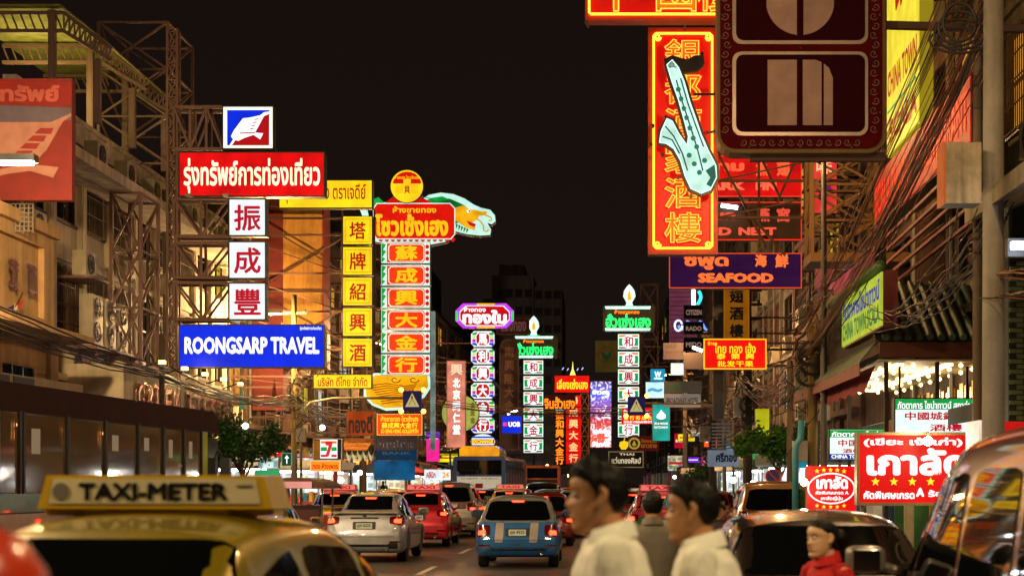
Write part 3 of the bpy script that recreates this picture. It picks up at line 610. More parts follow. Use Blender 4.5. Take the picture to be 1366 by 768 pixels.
for k in range(13): v = (508+k*8, 319.5); poly(t, [(v[0]+3*cos(a*pi/5), v[1]+3*sin(a*pi/5)) for a in range(10)], Y+.005, .02, R_red, 'bead')
cc = P(543, 249, Y)
t2 = MB().disc((cc.x, cc.z), 22.5*Y/F, Y-.06, Y+.3, 32).build('disc_case', M_case, t); MB().disc((cc.x, cc.z), 21.5*Y/F, Y-.085, Y-.061, 32).build('disc_face', R_yel, t)
poly(t, [(543+20*cos(a), 249-20*sin(a)) for a in [radians(15+i*15) for i in range(11)]]+[(526,245),(560,245)], Y-.095, .008, lit('#d8180a', 1, .1), 'disc_arch')
poly(t, [(538,239),(548,239),(548,246),(558,246),(558,258),(549,258),(547,247),(539,247),(537,258),(528,258),(528,246),(538,246)], Y-.1, .004, R_gold, 'gate_emblem')
ptext('貝', 539, 248, 547, 258, Y-.105, T_red2, t, .03, 'character'); ptext('ห้างทอง โซวเซ้งเฮง', 527, 234, 559, 239, Y-.105, R_gold, t, .02)
poly(t, [(497,266),(505,263),(512,270),(500,278)], Y+.0, .06, R_green, 'tail_leaf'); poly(t, [(480,279),(490,280),(492,290),(484,290)], Y+.0, .06, R_mint, 'tail_leaf')
for i, ch in enumerate('蘇成興大金行'):
    y0 = 323+i*29.8; y1 = y0+28.6; a = P(508, y1, Y); b_ = P(574, y0, Y)
    p = MB().box(a.x, b_.x, Y, Y+.4, a.z, b_.z).build('panel_box', M_case, t)
    a = P(508.6, y1-.6, Y); b_ = P(573.4, y0+.6, Y); MB().box(a.x, b_.x, Y-.02, Y, a.z, b_.z).build('face', R_mint, p)
    poly(p, [(509,y0+1),(515,y0+3),(511,y0+10),(515,y0+12),(510,y0+20),(514,y0+22),(509,y1-1)], Y-.03, .008, R_green, 'leaf_edge')
    poly(p, [(521,y0+2.5),(563,y0+2.5),(566,y0+6),(566,y1-6),(563,y1-2.5),(521,y1-2.5),(518,y1-6),(518,y0+6)], Y-.032, .01, R_mint, 'inner_edge')
    poly(p, [(516,y0+1.6),(564,y0+1.6),(567,y0+5),(567,y1-5),(564,y1-1.6),(516,y1-1.6)], Y-.028, .005, R_or, 'panel_back')
    poly(p, [(522,y0+3.4),(562,y0+3.4),(565,y0+6.6),(565,y1-6.6),(562,y1-3.4),(522,y1-3.4),(519,y1-6.6),(519,y0+6.6)], Y-.04, .007, R_or, 'panel_face')
    for k in range(3): poly(p, [(570+2.6*cos(q*pi/4), y0+6+k*8+3*sin(q*pi/4)) for q in range(8)], Y-.03, .008, R_red, 'bead')
    ptext(ch, 527, y0+4.5, 557, y1-4.5, Y-.046, R_gold, p, .035, 'character')
tail = [(500,500),(570,500),(571,515),(563,527),(548,536),(535,543),(514,544),(498,538),(488,527),(488,513)]
poly(t, grow(tail, 3), Y+.05, .35, R_mint, 'tail_edge'); poly(t, tail, Y+.02, .03, lit('#f0a80c', 1.15, .4), 'tail_face')
for k in range(9): MB().tube([P(494+k*2, 514+k*3, Y), P(515+k*2, 511+k*3, Y), P(540, 515+k*2.6, Y), P(556-k, 512+k*2, Y)], .022, 5).build('gold_stroke', lit('#b85a08', .8, 0), t)
for cx_ in (527, 552): MB().tube([P(cx_+7*cos(q*.5)*(1-q/16), 506+5*sin(q*.5)*(1-q/16), Y) for q in range(14)], .025, 5).build('scroll', lit('#a04808', .8, 0), t)
arms(t, 508, 574, 323, 500, Y+.2, -14, n=5)
MB().box(P(574,0,Y).x, P(580,0,Y).x, Y, Y+.3, P(0,600,Y).z, P(0,415,Y).z).build('side_strip', lit('#9fb8b0', .35, .5), t)
# crosswalk signs with four beacons
def crosswalk(label, px_, py, Y, base, sgn):
    t = thing('crosswalk_sign', label, 'traffic sign', (base[0], Y, .13)); c = P(px_, py, Y)
    MB().tube([(base[0], Y+.3, .13), (base[0], Y+.3, c.z-.6), (base[0]+sgn*.35, Y+.3, c.z-.05), (base[0]+sgn*1.2, Y+.3, c.z+.1), (c.x, Y+.3, c.z+.12)], .05, 8).build('mast', paint('#8b8468', .5, .3), t, True)
    h = .33
    MB().box(c.x-h*1.05, c.x+h*1.05, Y-.02, Y+.1, c.z-h*1.1, c.z+h*1.1).build('panel', lit('#2a1f55', .55, 0), t)
    MB().prism([(c.x-h*.8, c.z-h*.7), (c.x+h*.8, c.z-h*.7), (c.x, c.z+h*.85)], Y-.03, Y-.02).build('triangle', lit('#d2c078', .8, 0), t)
    b = MB(); b.bar((c.x, Y-.035, c.z+.05), (c.x, Y-.035, c.z+.16), .035, .01); b.bar((c.x-.02, Y-.035, c.z+.03), (c.x-.12, Y-.035, c.z-.17), .025, .008).bar((c.x+.02, Y-.04, c.z+.03), (c.x+.12, Y-.04, c.z-.17), .025, .008); b.build('walking_figure', M_black, t)
    for dx in (-1, 1):
        for dz in (-1, 1): MB().lathe([(.0, -.08), (.07, -.06), (.09, 0), (.09, .04)], (c.x+dx*h*1.25, Y-.0, c.z+dz*h*1.2), 'y', 12).build('beacon', lit('#ffb040', 9, 0), t, True)
crosswalk('pedestrian crossing sign with four amber lights over the gold dragon tail', 550, 534, 61, (-11.1, 0), 1)
crosswalk('pedestrian crossing sign with four amber lights on the long right hand mast', 849, 541, 65, (5.3, 0), -1)
def amber(t_, px_, py, Y, r=.1, st=9, col='#ffb040', name='beacon'):
    c = P(px_, py, Y); return MB().lathe([(.0, -r), (r*.7, -r*.7), (r, 0), (r*.7, r*.7), (0, r)], tuple(c), 'y', 10).build(name, lit(col, st, 0), t_, True)
sign('sign_box', 'orange lit sign with yellow Thai, Chinese and English lines under the dragon sign', 'sign', 503, 552, 563, 580, 66, lit('#ff4a10', 1.05, .1), [('ห้างขายทอง โซวเซ้งเฮง', 508, 554, 558, 562, T_yel, .02), ('蘇成興大金行', 509, 563, 557, 571, T_yel, .03), ('SO SENG HENG GOLDSMITH', 508, 572, 558, 577.5, T_yel, .03)], d=.3, rim=lit('#ffb040', 1, 0), w=.8, arm=-14)
b = MB(); Y = 69
t = thing('slatted_panel', 'dark brown slatted screen behind the orange goldsmith sign', 'screen', P(520, 560, 69))
for k in range(16): v = P(494+k*4.6, 0, Y); box('slat', paint('#3a2210', .7), t, v.x, v.x+.1, Y, Y+.06, P(0,600,Y).z, P(0,545,Y).z)
sign('shop_sign', 'orange shop board with dark raised letters beside the slatted screen', 'sign', 462, 548, 499, 581, 64, lit('#c8480c', .55, .3), [('ทองดี', 465, 553, 497, 578, M_black, .05)], d=.4, rim=M_rust, w=1)
t = thing('canopy', 'brown sloping canopy above the black and white draped stall', 'canopy', P(475, 595, 64))
for k in range(8):
    a = P(452+k*6, 584, 63.5); c_ = P(452+k*6+5.6, 584, 63.5); d_ = P(458+k*6, 599, 61.5); MB().add([a, c_, Vector((c_.x, 61.5, d_.z)), Vector((a.x, 61.5, d_.z)), a+Vector((0,0,-.05)), c_+Vector((0,0,-.05)), Vector((c_.x, 61.5, d_.z-.05)), Vector((a.x, 61.5, d_.z-.05))], [(0,1,2,3),(7,6,5,4),(3,2,6,7),(0,4,5,1),(1,5,6,2),(0,3,7,4)]).build('canopy_sheet', wall('#a0621e', .5), t)
t = sign('bank_board', 'blue bank board with pale Thai lettering above a blue shopfront', 'sign', 501, 581, 556, 613, 72, lit('#0b3f66', .45, .2), [('กรุงไทย', 504, 587, 552, 599, lit('#7fa0a8', .6, 0), .03), ('BANK', 510, 602, 548, 606, lit('#48707c', .5, 0), .02)], d=.5)
sign('shop_front_panel', 'deep blue shopfront panel under the bank board', 'shopfront', 499, 614, 553, 640, 72.5, lit('#0d6aa0', .5, .4), d=.3)
# convenience shop sign
t = thing('sign_box', 'white lit sign striped orange, green and red with a numeral seven', 'sign', P(436, 612, 58)); casing(t, 418, 585, 456, 613, 58, .5, M_cab, M_alu, .6); face(t, 427, 586, 450, 611, 58, R_white)
for (y0, y1, m_) in ((588, 591, lit('#ff7a18', 1.1, 0)), (596, 601, R_green), (606, 609, R_red)):
    poly(t, [(428,y0),(436,y0),(436,y1),(428,y1)], 57.96, .02, m_, 'stripe'); poly(t, [(442,y0),(449,y0),(449,y1),(442,y1)], 57.96, .02, m_, 'stripe')
ptext('7', 434, 588, 444, 609, 57.94, lit('#d8281a', 1.1, 0), t, .07)
poly(t, [(418.6,587),(426,587),(426,611),(418.6,611)], 57.97, .02, lit('#b8701c', .6, .4), 'side_panel')
sign('sign_box', 'small orange red lit sign with a curved frame under the striped shop sign', 'sign', 414, 614, 454, 628, 57.5, lit('#ff8a18', 1.2, .1), [('ทอง ห้างเพชร', 417, 617, 451, 625, lit('#d0140a', 1, 0), .03)], d=.25, rim=lit('#ffd8a0', .9, 0), w=.8)
t = sign('direction_sign', 'green traffic sign with a white arrow hanging beside the trees on the left', 'traffic sign', 376, 604, 389, 621, 52, lit('#0a5a32', .5, 0), d=.08, rim=lit('#9cc8a8', .5, 0), w=.5)
poly(t, [(381.8,618),(383.2,618),(383.2,611),(385.5,611),(382.5,606.5),(379.5,611),(381.8,611)], 51.95, .02, T_white, 'arrow'); v = P(389,0,52); bar('post', (v.x+.05, 52.1, .13), (v.x+.05, 52.1, P(0,600,52).z), .04, M_pipe, t)
# salmon upright sign, yellow disc
t = sign('upright_sign', 'tall salmon pink upright sign with pale characters in front of a yellow disc', 'sign', 596, 481, 621, 597, 86, lit('#e88a70', .85, .3), [(c_, 604, 504+i*15.5, 614, 517+i*15.5, T_white, .05) for i, c_ in enumerate('北京同仁堂')], d=.4, rim=lit('#c8785c', .5, 0), w=.8, arm=-14, narm=3)
ptext('興', 601, 485, 617, 500, 85.97, lit('#ffd8b0', 1, 0), t, .03, 'emblem')
cc = P(614, 551, 88); t = thing('round_sign', 'yellow green round sign half hidden behind the salmon upright sign', 'sign', cc)
MB().disc((cc.x, cc.z), 1.02, 88, 88.25, 28).build('case', M_case, t); MB().disc((cc.x, cc.z), .98, 87.97, 88, 28).build('face', lit('#b8c058', .75, .3), t); arms(t, 592, 636, 535, 567, 88, -14)
for k in range(3): ptext('金', 627, 536+k*10, 634, 544+k*10, 87.95, lit('#8a6a20', .5, 0), t, .03, 'character')
# octagon sign
Y = 98; t = thing('octagon_sign', 'purple edged octagonal sign with white Thai lettering over six octagon panels', 'sign', P(645, 600, Y))
o8 = lambda x0, y0, x1, y1, c: [(x0+c,y0),(x1-c,y0),(x1,y0+c),(x1,y1-c),(x1-c,y1),(x0+c,y1),(x0,y1-c),(x0,y0+c)]
poly(t, o8(607, 404, 686, 438, 10), Y+.05, .4, M_case, 'case'); poly(t, o8(607.5, 404.5, 685.5, 437.5, 10), Y, .05, lit('#b838e0', 1.3, .3), 'purple_edge')
for (x0, y0) in ((610, 406), (683, 406), (610, 436), (683, 436)):
    sx_ = 1 if x0 < 640 else -1; sy = 1 if y0 < 420 else -1
    for k, m_ in enumerate((lit('#2038ff', 1.2, 0), R_white)): poly(t, [(x0+sx_*(2+k*2), y0+sy*11), (x0+sx_*(13+k*1), y0+sy*(0+k*1)), (x0+sx_*(15+k), y0+sy*(1+k)), (x0+sx_*(4+k*2), y0+sy*12)], Y-.012*(k+1), .01, m_, 'corner_stripe')
for (x0, x1) in ((636, 660),): poly(t, [(x0,404.5),(x1,404.5),(x1,407),(x0,407)], Y-.02, .015, R_gold, 'gold_edge'); poly(t, [(x0,435),(x1,435),(x1,437.5),(x0,437.5)], Y-.02, .015, R_gold, 'gold_edge')
poly(t, [(608,415),(611,415),(611,428),(608,428)], Y-.02, .015, lit('#3ae060', 1, 0), 'green_edge'); poly(t, [(682,415),(685,415),(685,428),(682,428)], Y-.02, .015, lit('#3ae060', 1, 0), 'green_edge')
poly(t, o8(613, 407.5, 680, 434.5, 8), Y-.04, .015, R_white, 'white_edge'); poly(t, o8(614, 408.5, 679, 433.5, 8), Y-.05, .01, lit('#c80418', 1, .1), 'face')
ptext('ทองใบ', 617, 413, 676, 432, Y-.055, T_white, t, .06); ptext('ห้างทอง', 619, 409, 648, 416, Y-.055, T_white, t, .03)
for i, ch in enumerate('馬利興大金行'):
    y0 = 441+i*23; y1 = y0+21.6
    p = poly(t, o8(628, y0, 660, y1, 4), Y+.03, .35, M_case, 'panel_box'); poly(p, o8(628.5, y0+.4, 659.5, y1-.4, 4), Y, .03, R_white, 'edge')
    for k, (c0, c1) in enumerate((('#18a050','#18a050'), ('#b8e878','#b8e878'), ('#c020c8','#c020c8'), ('#1838c0','#1838c0'))):
        ya = y0+1.2+k*4.9
        for xx in (630, 652): 
            poly(p, [(xx,ya+ (2 if k == 0 else 0)),(xx+6.5,ya),(xx+6.5,ya+4.4),(xx,ya+4.4-(2 if k == 3 else 0))], Y-.015, .012, lit(c0, 1.1, 0), 'colour_block')
    poly(p, o8(634.5, y0+1.6, 653.5, y1-1.6, 4), Y-.025, .008, R_white, 'ring'); poly(p, o8(635.5, y0+2.4, 652.5, y1-2.4, 4), Y-.035, .008, lit('#c0041c', 1, 0), 'centre')
    ptext(ch, 638, y0+3.4, 650, y1-3.4, Y-.04, T_white, p, .035, 'character')
arms(t, 628, 660, 441, 577, Y+.1, -14, n=5)
t = thing('oval_sign', 'blue and red banded oval exchange sign at the foot of the octagon stack', 'sign', P(644, 598, Y)); cc = P(644, 588.5, Y)
MB().disc((cc.x, cc.z), 16*Y/F, Y-.02, Y+.3, 28, rz=10*Y/F).build('case', R_white, t)
poly(t, [(631,581.5),(657,581.5),(659,584),(629,584)], Y-.04, .015, lit('#1c5ac0', 1.1, 0), 'blue_band'); poly(t, [(629,593),(659,593),(656,596),(632,596)], Y-.04, .015, lit('#1c5ac0', 1.1, 0), 'blue_band'); poly(t, [(628.5,585.5),(659.5,585.5),(659.5,591.5),(628.5,591.5)], Y-.04, .015, lit('#b81810', 1, 0), 'red_band')
ptext('EXCHANGE', 630, 586, 658, 591, Y-.045, T_yel, t, .05)
# dim signs, UOB
t = thing('upright_sign', 'unlit brown upright sign with an arched top beside the octagon stack', 'sign', P(678, 600, 104)); Y = 104
arch = [(666,600),(666,465),(669,456),(675,452),(683,452),(689,456),(692,465),(692,600)]
poly(t, arch, Y, .3, paint('#5a4038', .6), 'board'); poly(t, grow(arch, -2), Y-.02, .02, paint('#3a211c', .6), 'field')
for i, ch in enumerate('南興隆大金'): ptext(ch, 673, 462+i*18, 686, 476+i*18, Y-.03, paint('#7a5a50', .6), t, .03, 'character')
sign('sign_box', 'unlit dark red Thai board behind the octagon sign', 'sign', 662, 424, 706, 446, 106, lit('#3a0f10', .5, 0), [('แสงทอง', 668, 428, 702, 442, lit('#7a5048', .5, 0), .04)], d=.3, rim=M_rust, w=1)  # dark board given a faint glow of its own in place of falling light
sign('sign_box', 'small blue lit bank sign with white capitals', 'sign', 669, 554, 696, 578, 96, lit('#0828c8', 1.2, .1), [('UOB', 678, 562, 694, 569, T_white, .06), ('|||', 671, 563, 676, 568, lit('#ff4060', 1.2, 0), .08)], d=.3, rim=M_case, w=.6)
v = P(680, 550, 95); t = thing('tube_lamp', 'bright white tube lamp tilted above the blue bank sign', 'lamp', v); MB().tube([P(677, 552, 95), P(690, 547, 95)], .06, 6).build('tube', M_tube, t); bar('arm', P(683, 549, 95.1), P(690, 549, 99), .02, M_rust, t)
# the two green gold-shop signs with finials
def green_sign(label, x0, x1, y0, y1, fx, fy0, sx0, sx1, sy0, dy, Y, X, cut=0, skip=()):
    t = thing('gold_shop_sign', label, 'sign', P((sx0+sx1)/2, sy0+6*dy, Y)); h = y1-y0
    poly(t, o8(x0, y0, x1, y1, 3), Y+.05, .4, paint('#3a2c26', .6), 'board')
    for yy in (y0+h*.04, y1-h*.13): poly(t, [(x0+3,yy),(x1-6,yy),(x1-7,yy+h*.1),(x0+4,yy+h*.1)], Y, .05, lit('#b8ffe0', 1.8, .3), 'neon_bar')
    ptext('ห้างขายทอง', x0+h*.45, y0+h*.17, x1-h*.6, y0+h*.33, Y+.03, N_orange, t, .03); ptext('ฮั่วเซ่งเฮง', x0+4, y0+h*.33, x1-6, y0+h*.84, Y+.04, glowboard('#0c8a3c', .8), t, .05); neon('ฮั่วเซ่งเฮง', x0+4, y0+h*.33, x1-6, y0+h*.84, Y-.04, lit('#30ff80', 3, 0), t, .025)
    f = [(fx-5,fy0+h*.85),(fx-3,fy0+h*.7),(fx-7,fy0+h*.45),(fx-6,fy0+h*.25),(fx-3,fy0+h*.1),(fx,fy0),(fx+3,fy0+h*.1),(fx+6,fy0+h*.25),(fx+7,fy0+h*.45),(fx+3,fy0+h*.7),(fx+5,fy0+h*.85)]
    k = h/33; f = [(fx+(a-fx)*k*1.1, b) for a, b in f]; poly(t, f, Y+.05, .2, lit('#e0fff0', 1.3, .2), 'finial')
    poly(t, [(fx-2.5*k,fy0+h*.6),(fx-2*k,fy0+h*.4),(fx,fy0+h*.2),(fx+2*k,fy0+h*.4),(fx+2.5*k,fy0+h*.6)], Y+.03, .02, R_gold, 'flame')
    poly(t, [(fx-9*k,fy0+h*.83),(fx+9*k,fy0+h*.83),(fx+6*k,fy0+h*.95),(fx-6*k,fy0+h*.95)], Y+.03, .05, lit('#38d8a0', 1, .3), 'finial_base')
    w = sx1-sx0
    for i, ch in enumerate('和成興大金行'):
        a0 = sy0+i*dy; a1 = a0+dy*.9
        p = poly(t, [(sx0,a0),(sx1,a0),(sx1,a1),(sx0,a1)], Y+.02, .3, M_case, 'panel_box'); poly(p, [(sx0+.5,a0+.5),(sx1-.5,a0+.5),(sx1-.5,a1-.5),(sx0+.5,a1-.5)], Y, .02, lit('#dcfff0', 1.25, .1), 'face')
        hh = a1-a0
        poly(p, [(sx0+w*.06,a0+hh*.08),(sx1-w*.06,a0+hh*.08),(sx1-w*.06,a0+hh*.2),(sx0+w*.06,a0+hh*.2)], Y-.015, .012, lit('#f08028', 1, 0), 'orange_band')
        poly(p, [(sx0+w*.06,a1-hh*.17),(sx1-w*.06,a1-hh*.17),(sx1-w*.06,a1-hh*.07),(sx0+w*.06,a1-hh*.07)], Y-.015, .012, lit('#a81420', .8, 0), 'red_band')
        for q0, q1 in ((.06, .24), (.76, .94)): poly(p, [(sx0+w*q0,a0+hh*.28),(sx0+w*q1,a0+hh*.28),(sx0+w*q1,a0+hh*.76),(sx0+w*q0,a0+hh*.76)], Y-.015, .012, lit('#10a048', 1, 0), 'green_block')
        c_ = P((sx0+sx1)/2, (a0+a1)/2, Y); MB().disc((c_.x, c_.z), w*.3*Y/F, Y-.03, Y-.016, 20, rz=hh*.42*Y/F).build('roundel', T_white, p)
        ptext(ch, sx0+w*.29, a0+hh*.17, sx1-w*.29, a1-hh*.17, Y-.036, T_red, p, .025, 'character')
    arms(t, sx0, sx1, sy0, sy0+6*dy, Y+.15, X, n=5); return t
green_sign('left hand dark gold shop sign with green Thai neon and six striped character panels', 684, 744, 447, 478, 712, 421, 698, 725, 480, 21, 108, -13.6)
green_sign('right hand dark gold shop sign with green Thai neon and six striped character panels', 804, 874, 407, 442, 839.5, 379, 824, 853, 445, 23.4, 84, 8)
lattice('lattice_mast', 'dim lattice frame behind the right hand striped character panels', 'steel tower', (P(866,0,88).x, 88), (.45, .3), 5, P(0,380,88).z, 1.4, M_rust, .04, .025)
# far red signs
Y = 112; t = sign('sign_box', 'red lit sign with yellow Thai lettering and a small spire on top', 'sign', 740, 501, 786, 523, Y, lit('#e8100c', 1.1, .15), [('เลี่ยงเซ่งเฮง', 743, 505, 784, 519, T_yel, .04)], d=.3, arm=None)
MB().tube([P(764, 482, Y), P(764, 491, Y), P(764, 500, Y)], [.01, .05, .12], 6).build('spire', lit('#e8e060', 1.6, 0), t); poly(t, [(760,500),(763,492),(765,492),(768,500),(766,500),(764,496),(762,500)], Y, .1, lit('#e8e060', 1.6, 0), 'spire_foot')
for k in range(5): MB().tube([P(751+k*6.5-1, 495-abs(2-k), Y), P(751+k*6.5+1, 492-abs(2-k), Y)], .03, 5).build('neon_spark', lit('#a8b0ff', 2, 0), t)
t = thing('stack_sign', 'red upright stack of lit characters under the red spire sign', 'sign', P(765, 618, Y))
for i, ch in enumerate('聯成興大金行'):
    y0 = 527+i*15.3; p = poly(t, [(755,y0),(775,y0),(775,y0+14.6),(755,y0+14.6)], Y, .3, lit('#e0100e', 1.05, .15), 'panel_box'); ptext(ch, 759, y0+1.5, 771, y0+13, Y-.01, lit('#ffb070', 1.6, 0), p, .03, 'character')
arms(t, 755, 775, 527, 617, Y+.1, -13.6, n=3)
sign('neon_sign', 'orange neon Thai sign on a dark red board left of the red stack', 'sign', 725, 526, 768, 546, 100, lit('#3a0806', .6, 0), [('จินฮั้วเฮง', 726, 529, 767, 545, N_orange, .04)], d=.2)
t = thing('stack_sign', 'narrow upright board of orange neon characters left of the red stack', 'sign', P(746, 618, 104))
poly(t, [(740,547),(753,547),(753,619),(740,619)], 104, .25, lit('#2a0a08', .5, 0), 'board')
for i, ch in enumerate('振和興大金行'): ptext(ch, 741, 548+i*12, 752, 559+i*12, 103.98, N_orange, t, .03, 'character')
poly(t, [(741,544),(752,544),(752,547),(741,547)], 103.97, .05, lit('#38d0e0', 1.4, 0), 'blue_cap')
lattice('lattice_mast', 'yellow lit lattice mast right of the red character stack', 'steel tower', (P(780,0,113).x, 113), (.28, .28), 2, P(0,525,113).z, .9, paint('#8a6a18', .5), .04, .03)
# LED billboard, with abstract picture
def led():
    m, t, b = _new('led_picture'); N = t.nodes.new; L = t.links.new; g = N('ShaderNodeTexCoord'); s = N('ShaderNodeSeparateXYZ'); L(g.outputs['Generated'], s.inputs[0])
    r = N('ShaderNodeValToRGB'); cr = r.color_ramp; cr.elements[0].color = (.9,.1,.04,1); cr.elements[1].position = 1; cr.elements[1].color = (.01,.04,.35,1)
    for p_, c_ in ((.2,(1,.06,.04,1)), (.4,(.5,.02,.04,1)), (.6,(.25,.05,.4,1)), (.8,(.02,.1,.7,1))): e = cr.elements.new(p_); e.color = c_
    L(s.outputs['Z'], r.inputs[0]); n = N('ShaderNodeTexNoise'); n.inputs['Scale'].default_value = 5; n.inputs['Detail'].default_value = 6; n.inputs['Distortion'].default_value = 1.5; mp = N('ShaderNodeMapping'); mp.inputs['Scale'].default_value = (1, 1, 2.4); L(g.outputs['Generated'], mp.inputs[0]); L(mp.outputs[0], n.inputs['Vector'])
    c2 = N('ShaderNodeValToRGB'); c2.color_ramp.elements[0].position = .5; c2.color_ramp.elements[1].position = .6; L(n.outputs[0], c2.inputs[0])
    mx = N('ShaderNodeMix'); mx.data_type = 'RGBA'; L(c2.outputs[0], mx.inputs[0]); L(r.outputs[0], mx.inputs[6]); mx.inputs[7].default_value = (.95, .8, .95, 1)
    L(mx.outputs[2], b.inputs['Emission Color']); b.inputs['Emission Strength'].default_value = 1.3; b.inputs['Base Color'].default_value = (.02,.02,.02,1); return m
t = sign('led_screen', 'bright red blue and white video screen upright in the far street', 'screen', 787, 508, 816, 597, 104, led(), [('27', 806, 577, 814, 582, T_white, .08)], d=.4, rim=M_black, w=.8)
for k, (yy, s_) in enumerate(((519, 'ข่าวสด'), (571, 'โปรโมชั่น'), (588, 'ซื้อทอง'))): ptext(s_, 790, yy, 813, yy+7, 103.97, T_white, t, .06)
# bank board and K emblem
t = sign('billboard', 'dim olive board with a round leaf emblem behind the striped stack', 'billboard', 794, 454, 824, 496, 118, lit('#5a4c18', .35, .2), d=.4)
cc = P(809, 473, 118); MB().lathe([(.62, 0), (.62, .02), (.54, .02), (.54, 0)], (cc.x, 117.95, cc.z), 'y', 24).build('ring', lit('#6a2418', .4, 0), t)
poly(t, [(809,482),(804,478),(802,468),(806,471),(809,474),(812,471),(816,466),(815,476)], 117.96, .02, lit('#16381c', .5, 0), 'leaf')
sign('sign_box', 'small red and yellow lit shop sign behind the right crossing sign', 'sign', 829, 544, 873, 565, 80, lit('#f0181c', 1.1, .1), [('ห้างทองหลูชั้งฮวด', 832, 546, 870, 553, T_white, .03), ('金 行 和 成 大', 832, 554, 870, 560, T_yel, .03), ('GOLD ORNAMENTS', 832, 561, 870, 564, T_white, .03)], d=.2)
sign('sign_box', 'small teal lit sign with a white letter in the right cluster', 'sign', 868, 492, 887, 508, 78, lit('#0890b8', 1.1, .1), [('W', 873, 495, 882, 503, T_white, .06), ('~', 872, 503, 884, 506, T_white, .08)], d=.3)
t = sign('sign_box', 'white blue blank lit panel under the small teal sign', 'sign', 861, 509, 886, 531, 77, lit('#c0f0ff', 1.3, .3), d=.3, rim=M_case, w=.5); ptext('~', 864, 517, 884, 523, 76.97, lit('#58a8c8', 1, 0), t, .04)
t = sign('sign_box', 'tall teal lit sign with a white drop emblem on the right', 'sign', 870, 536, 894, 588, 74, lit('#18b0a0', .8, .4), [('SPA & MASSAGE', 873, 563, 891, 566, T_white, .03), ('RATCHADA', 873, 568, 891, 571, T_white, .03)], d=.3, rim=M_case, w=.6)
poly(t, [(882,546),(885,550),(888,553),(888,557),(884,559),(880,559),(876,557),(876,553),(879,551)], 73.97, .02, T_white, 'drop_emblem')
t = sign('sign_box', 'maroon board with a round gold emblem under the teal drop sign', 'sign', 838, 581, 879, 601, 82, lit('#5a0e10', .5, .2), [('โรงแรม', 855, 585, 876, 590, lit('#b8661c', .6, 0), .03), ('เยาวราช', 855, 592, 876, 597, lit('#b8661c', .6, 0), .03)], d=.2)
cc = P(846, 591, 82); MB().lathe([(.3, 0), (.3, .03), (.2, .03), (.2, 0)], (cc.x, 81.95, cc.z), 'y', 18).build('ring', lit('#b8a840', .7, 0), t); poly(t, [(843,593),(846,587),(849,593),(846,595)], 81.96, .02, lit('#b8a840', .7, 0), 'emblem')
cc = P(832, 593, 84); t = thing('apple_sign', 'yellow lit apple shaped sign left of the maroon board', 'sign', cc)
poly(t, [(826,594),(827,589),(831,588),(832,587),(834,588),(838,589),(838,595),(835,599),(829,599)], 84, .2, lit('#f0c018', 1.2, 0), 'apple'); poly(t, [(832,587),(833,583),(834,584),(833,588)], 84.02, .1, lit('#e0c020', 1, 0), 'stalk')
t = sign('sign_box', 'black framed sign with pale Thai lettering above the walking man', 'sign', 812, 602, 858, 623, 76, lit('#10100e', .3, 0), [('แว่นทองศิลป์', 816, 609, 855, 618, lit('#d8c8a0', 1, 0), .03), ('THAI', 826, 604, 846, 607, lit('#d8c8a0', .9, 0), .03)], d=.2, rim=lit('#a89060', .6, 0), w=.6)
t = sign('banner', 'tall orange brown hanging banner under the seafood sign with black characters', 'banner', 966, 384, 999, 452, 56, lit('#a86408', .55, .2), [(c_, 973, 386+i*23, 992, 404+i*23, M_black, .04) for i, c_ in enumerate('翅酒樓')], d=.08, rim=lit('#c87a10', .5, 0), w=.6)
# ================================================================== SIGNS, RIGHT SIDE
def neon_rect(t, x0, y0, x1, y1, Y, mat, r=.04, c=0):
    a = [P(x0+c, y0, Y), P(x1-c, y0, Y), P(x1, y0+c, Y), P(x1, y1-c, Y), P(x1-c, y1, Y), P(x0+c, y1, Y), P(x0, y1-c, Y), P(x0, y0+c, Y), P(x0+c, y0, Y)]
    MB().tube(a, r, 6).build('neon_tube', mat, t)
N_edge = lit('#ffb030', 3.2, 0); N_red = lit('#ff2a0c', 1.8, 0)
Y = 45; t = thing('neon_sign', 'tall red upright neon sign with golden characters behind the saxophone', 'sign', P(911, 338, Y))
casing(t, 865, 38, 957, 339, Y, .5, paint('#7a1c0a', .5), paint('#a83210', .5), 4); face(t, 869, 42, 953, 335, Y, glowboard('#c40000', .35))
neon_rect(t, 872, 45, 950, 331, Y-.08, N_edge, .035, 3); neon_rect(t, 874.5, 47.5, 947.5, 328.5, Y-.08, N_red, .02, 5)
for cx_, cy_ in ((877,50),(945,50),(877,326),(945,326)):
    MB().tube([P(cx_+5*cos(a*.7)*(1-a/18), cy_+5*sin(a*.7)*(1-a/18), Y-.09) for a in range(15)], .025, 5).build('neon_scroll', N_edge, t)
for i, ch in enumerate('銀都酒家酒樓'):
    y0 = 53+i*46.2
    ptext(ch, 887, y0, 935, y0+39, Y-.03, glowboard('#e07808', .35), t, .045, 'character', .002); neon(ch, 886, y0-1, 936, y0+40, Y-.11, lit('#ffb840', 2.0, 0), t, .012); neon(ch, 884.5, y0-2.5, 937.5, y0+41.5, Y-.06, lit('#ff1806', 1.5, 0), t, .022)
ptext('ภัตตาคาร เหล้า', 896, 43, 924, 47, Y-.06, N_orange, t, .02)
arms(t, 865, 957, 60, 320, Y+.2, 8, n=5)
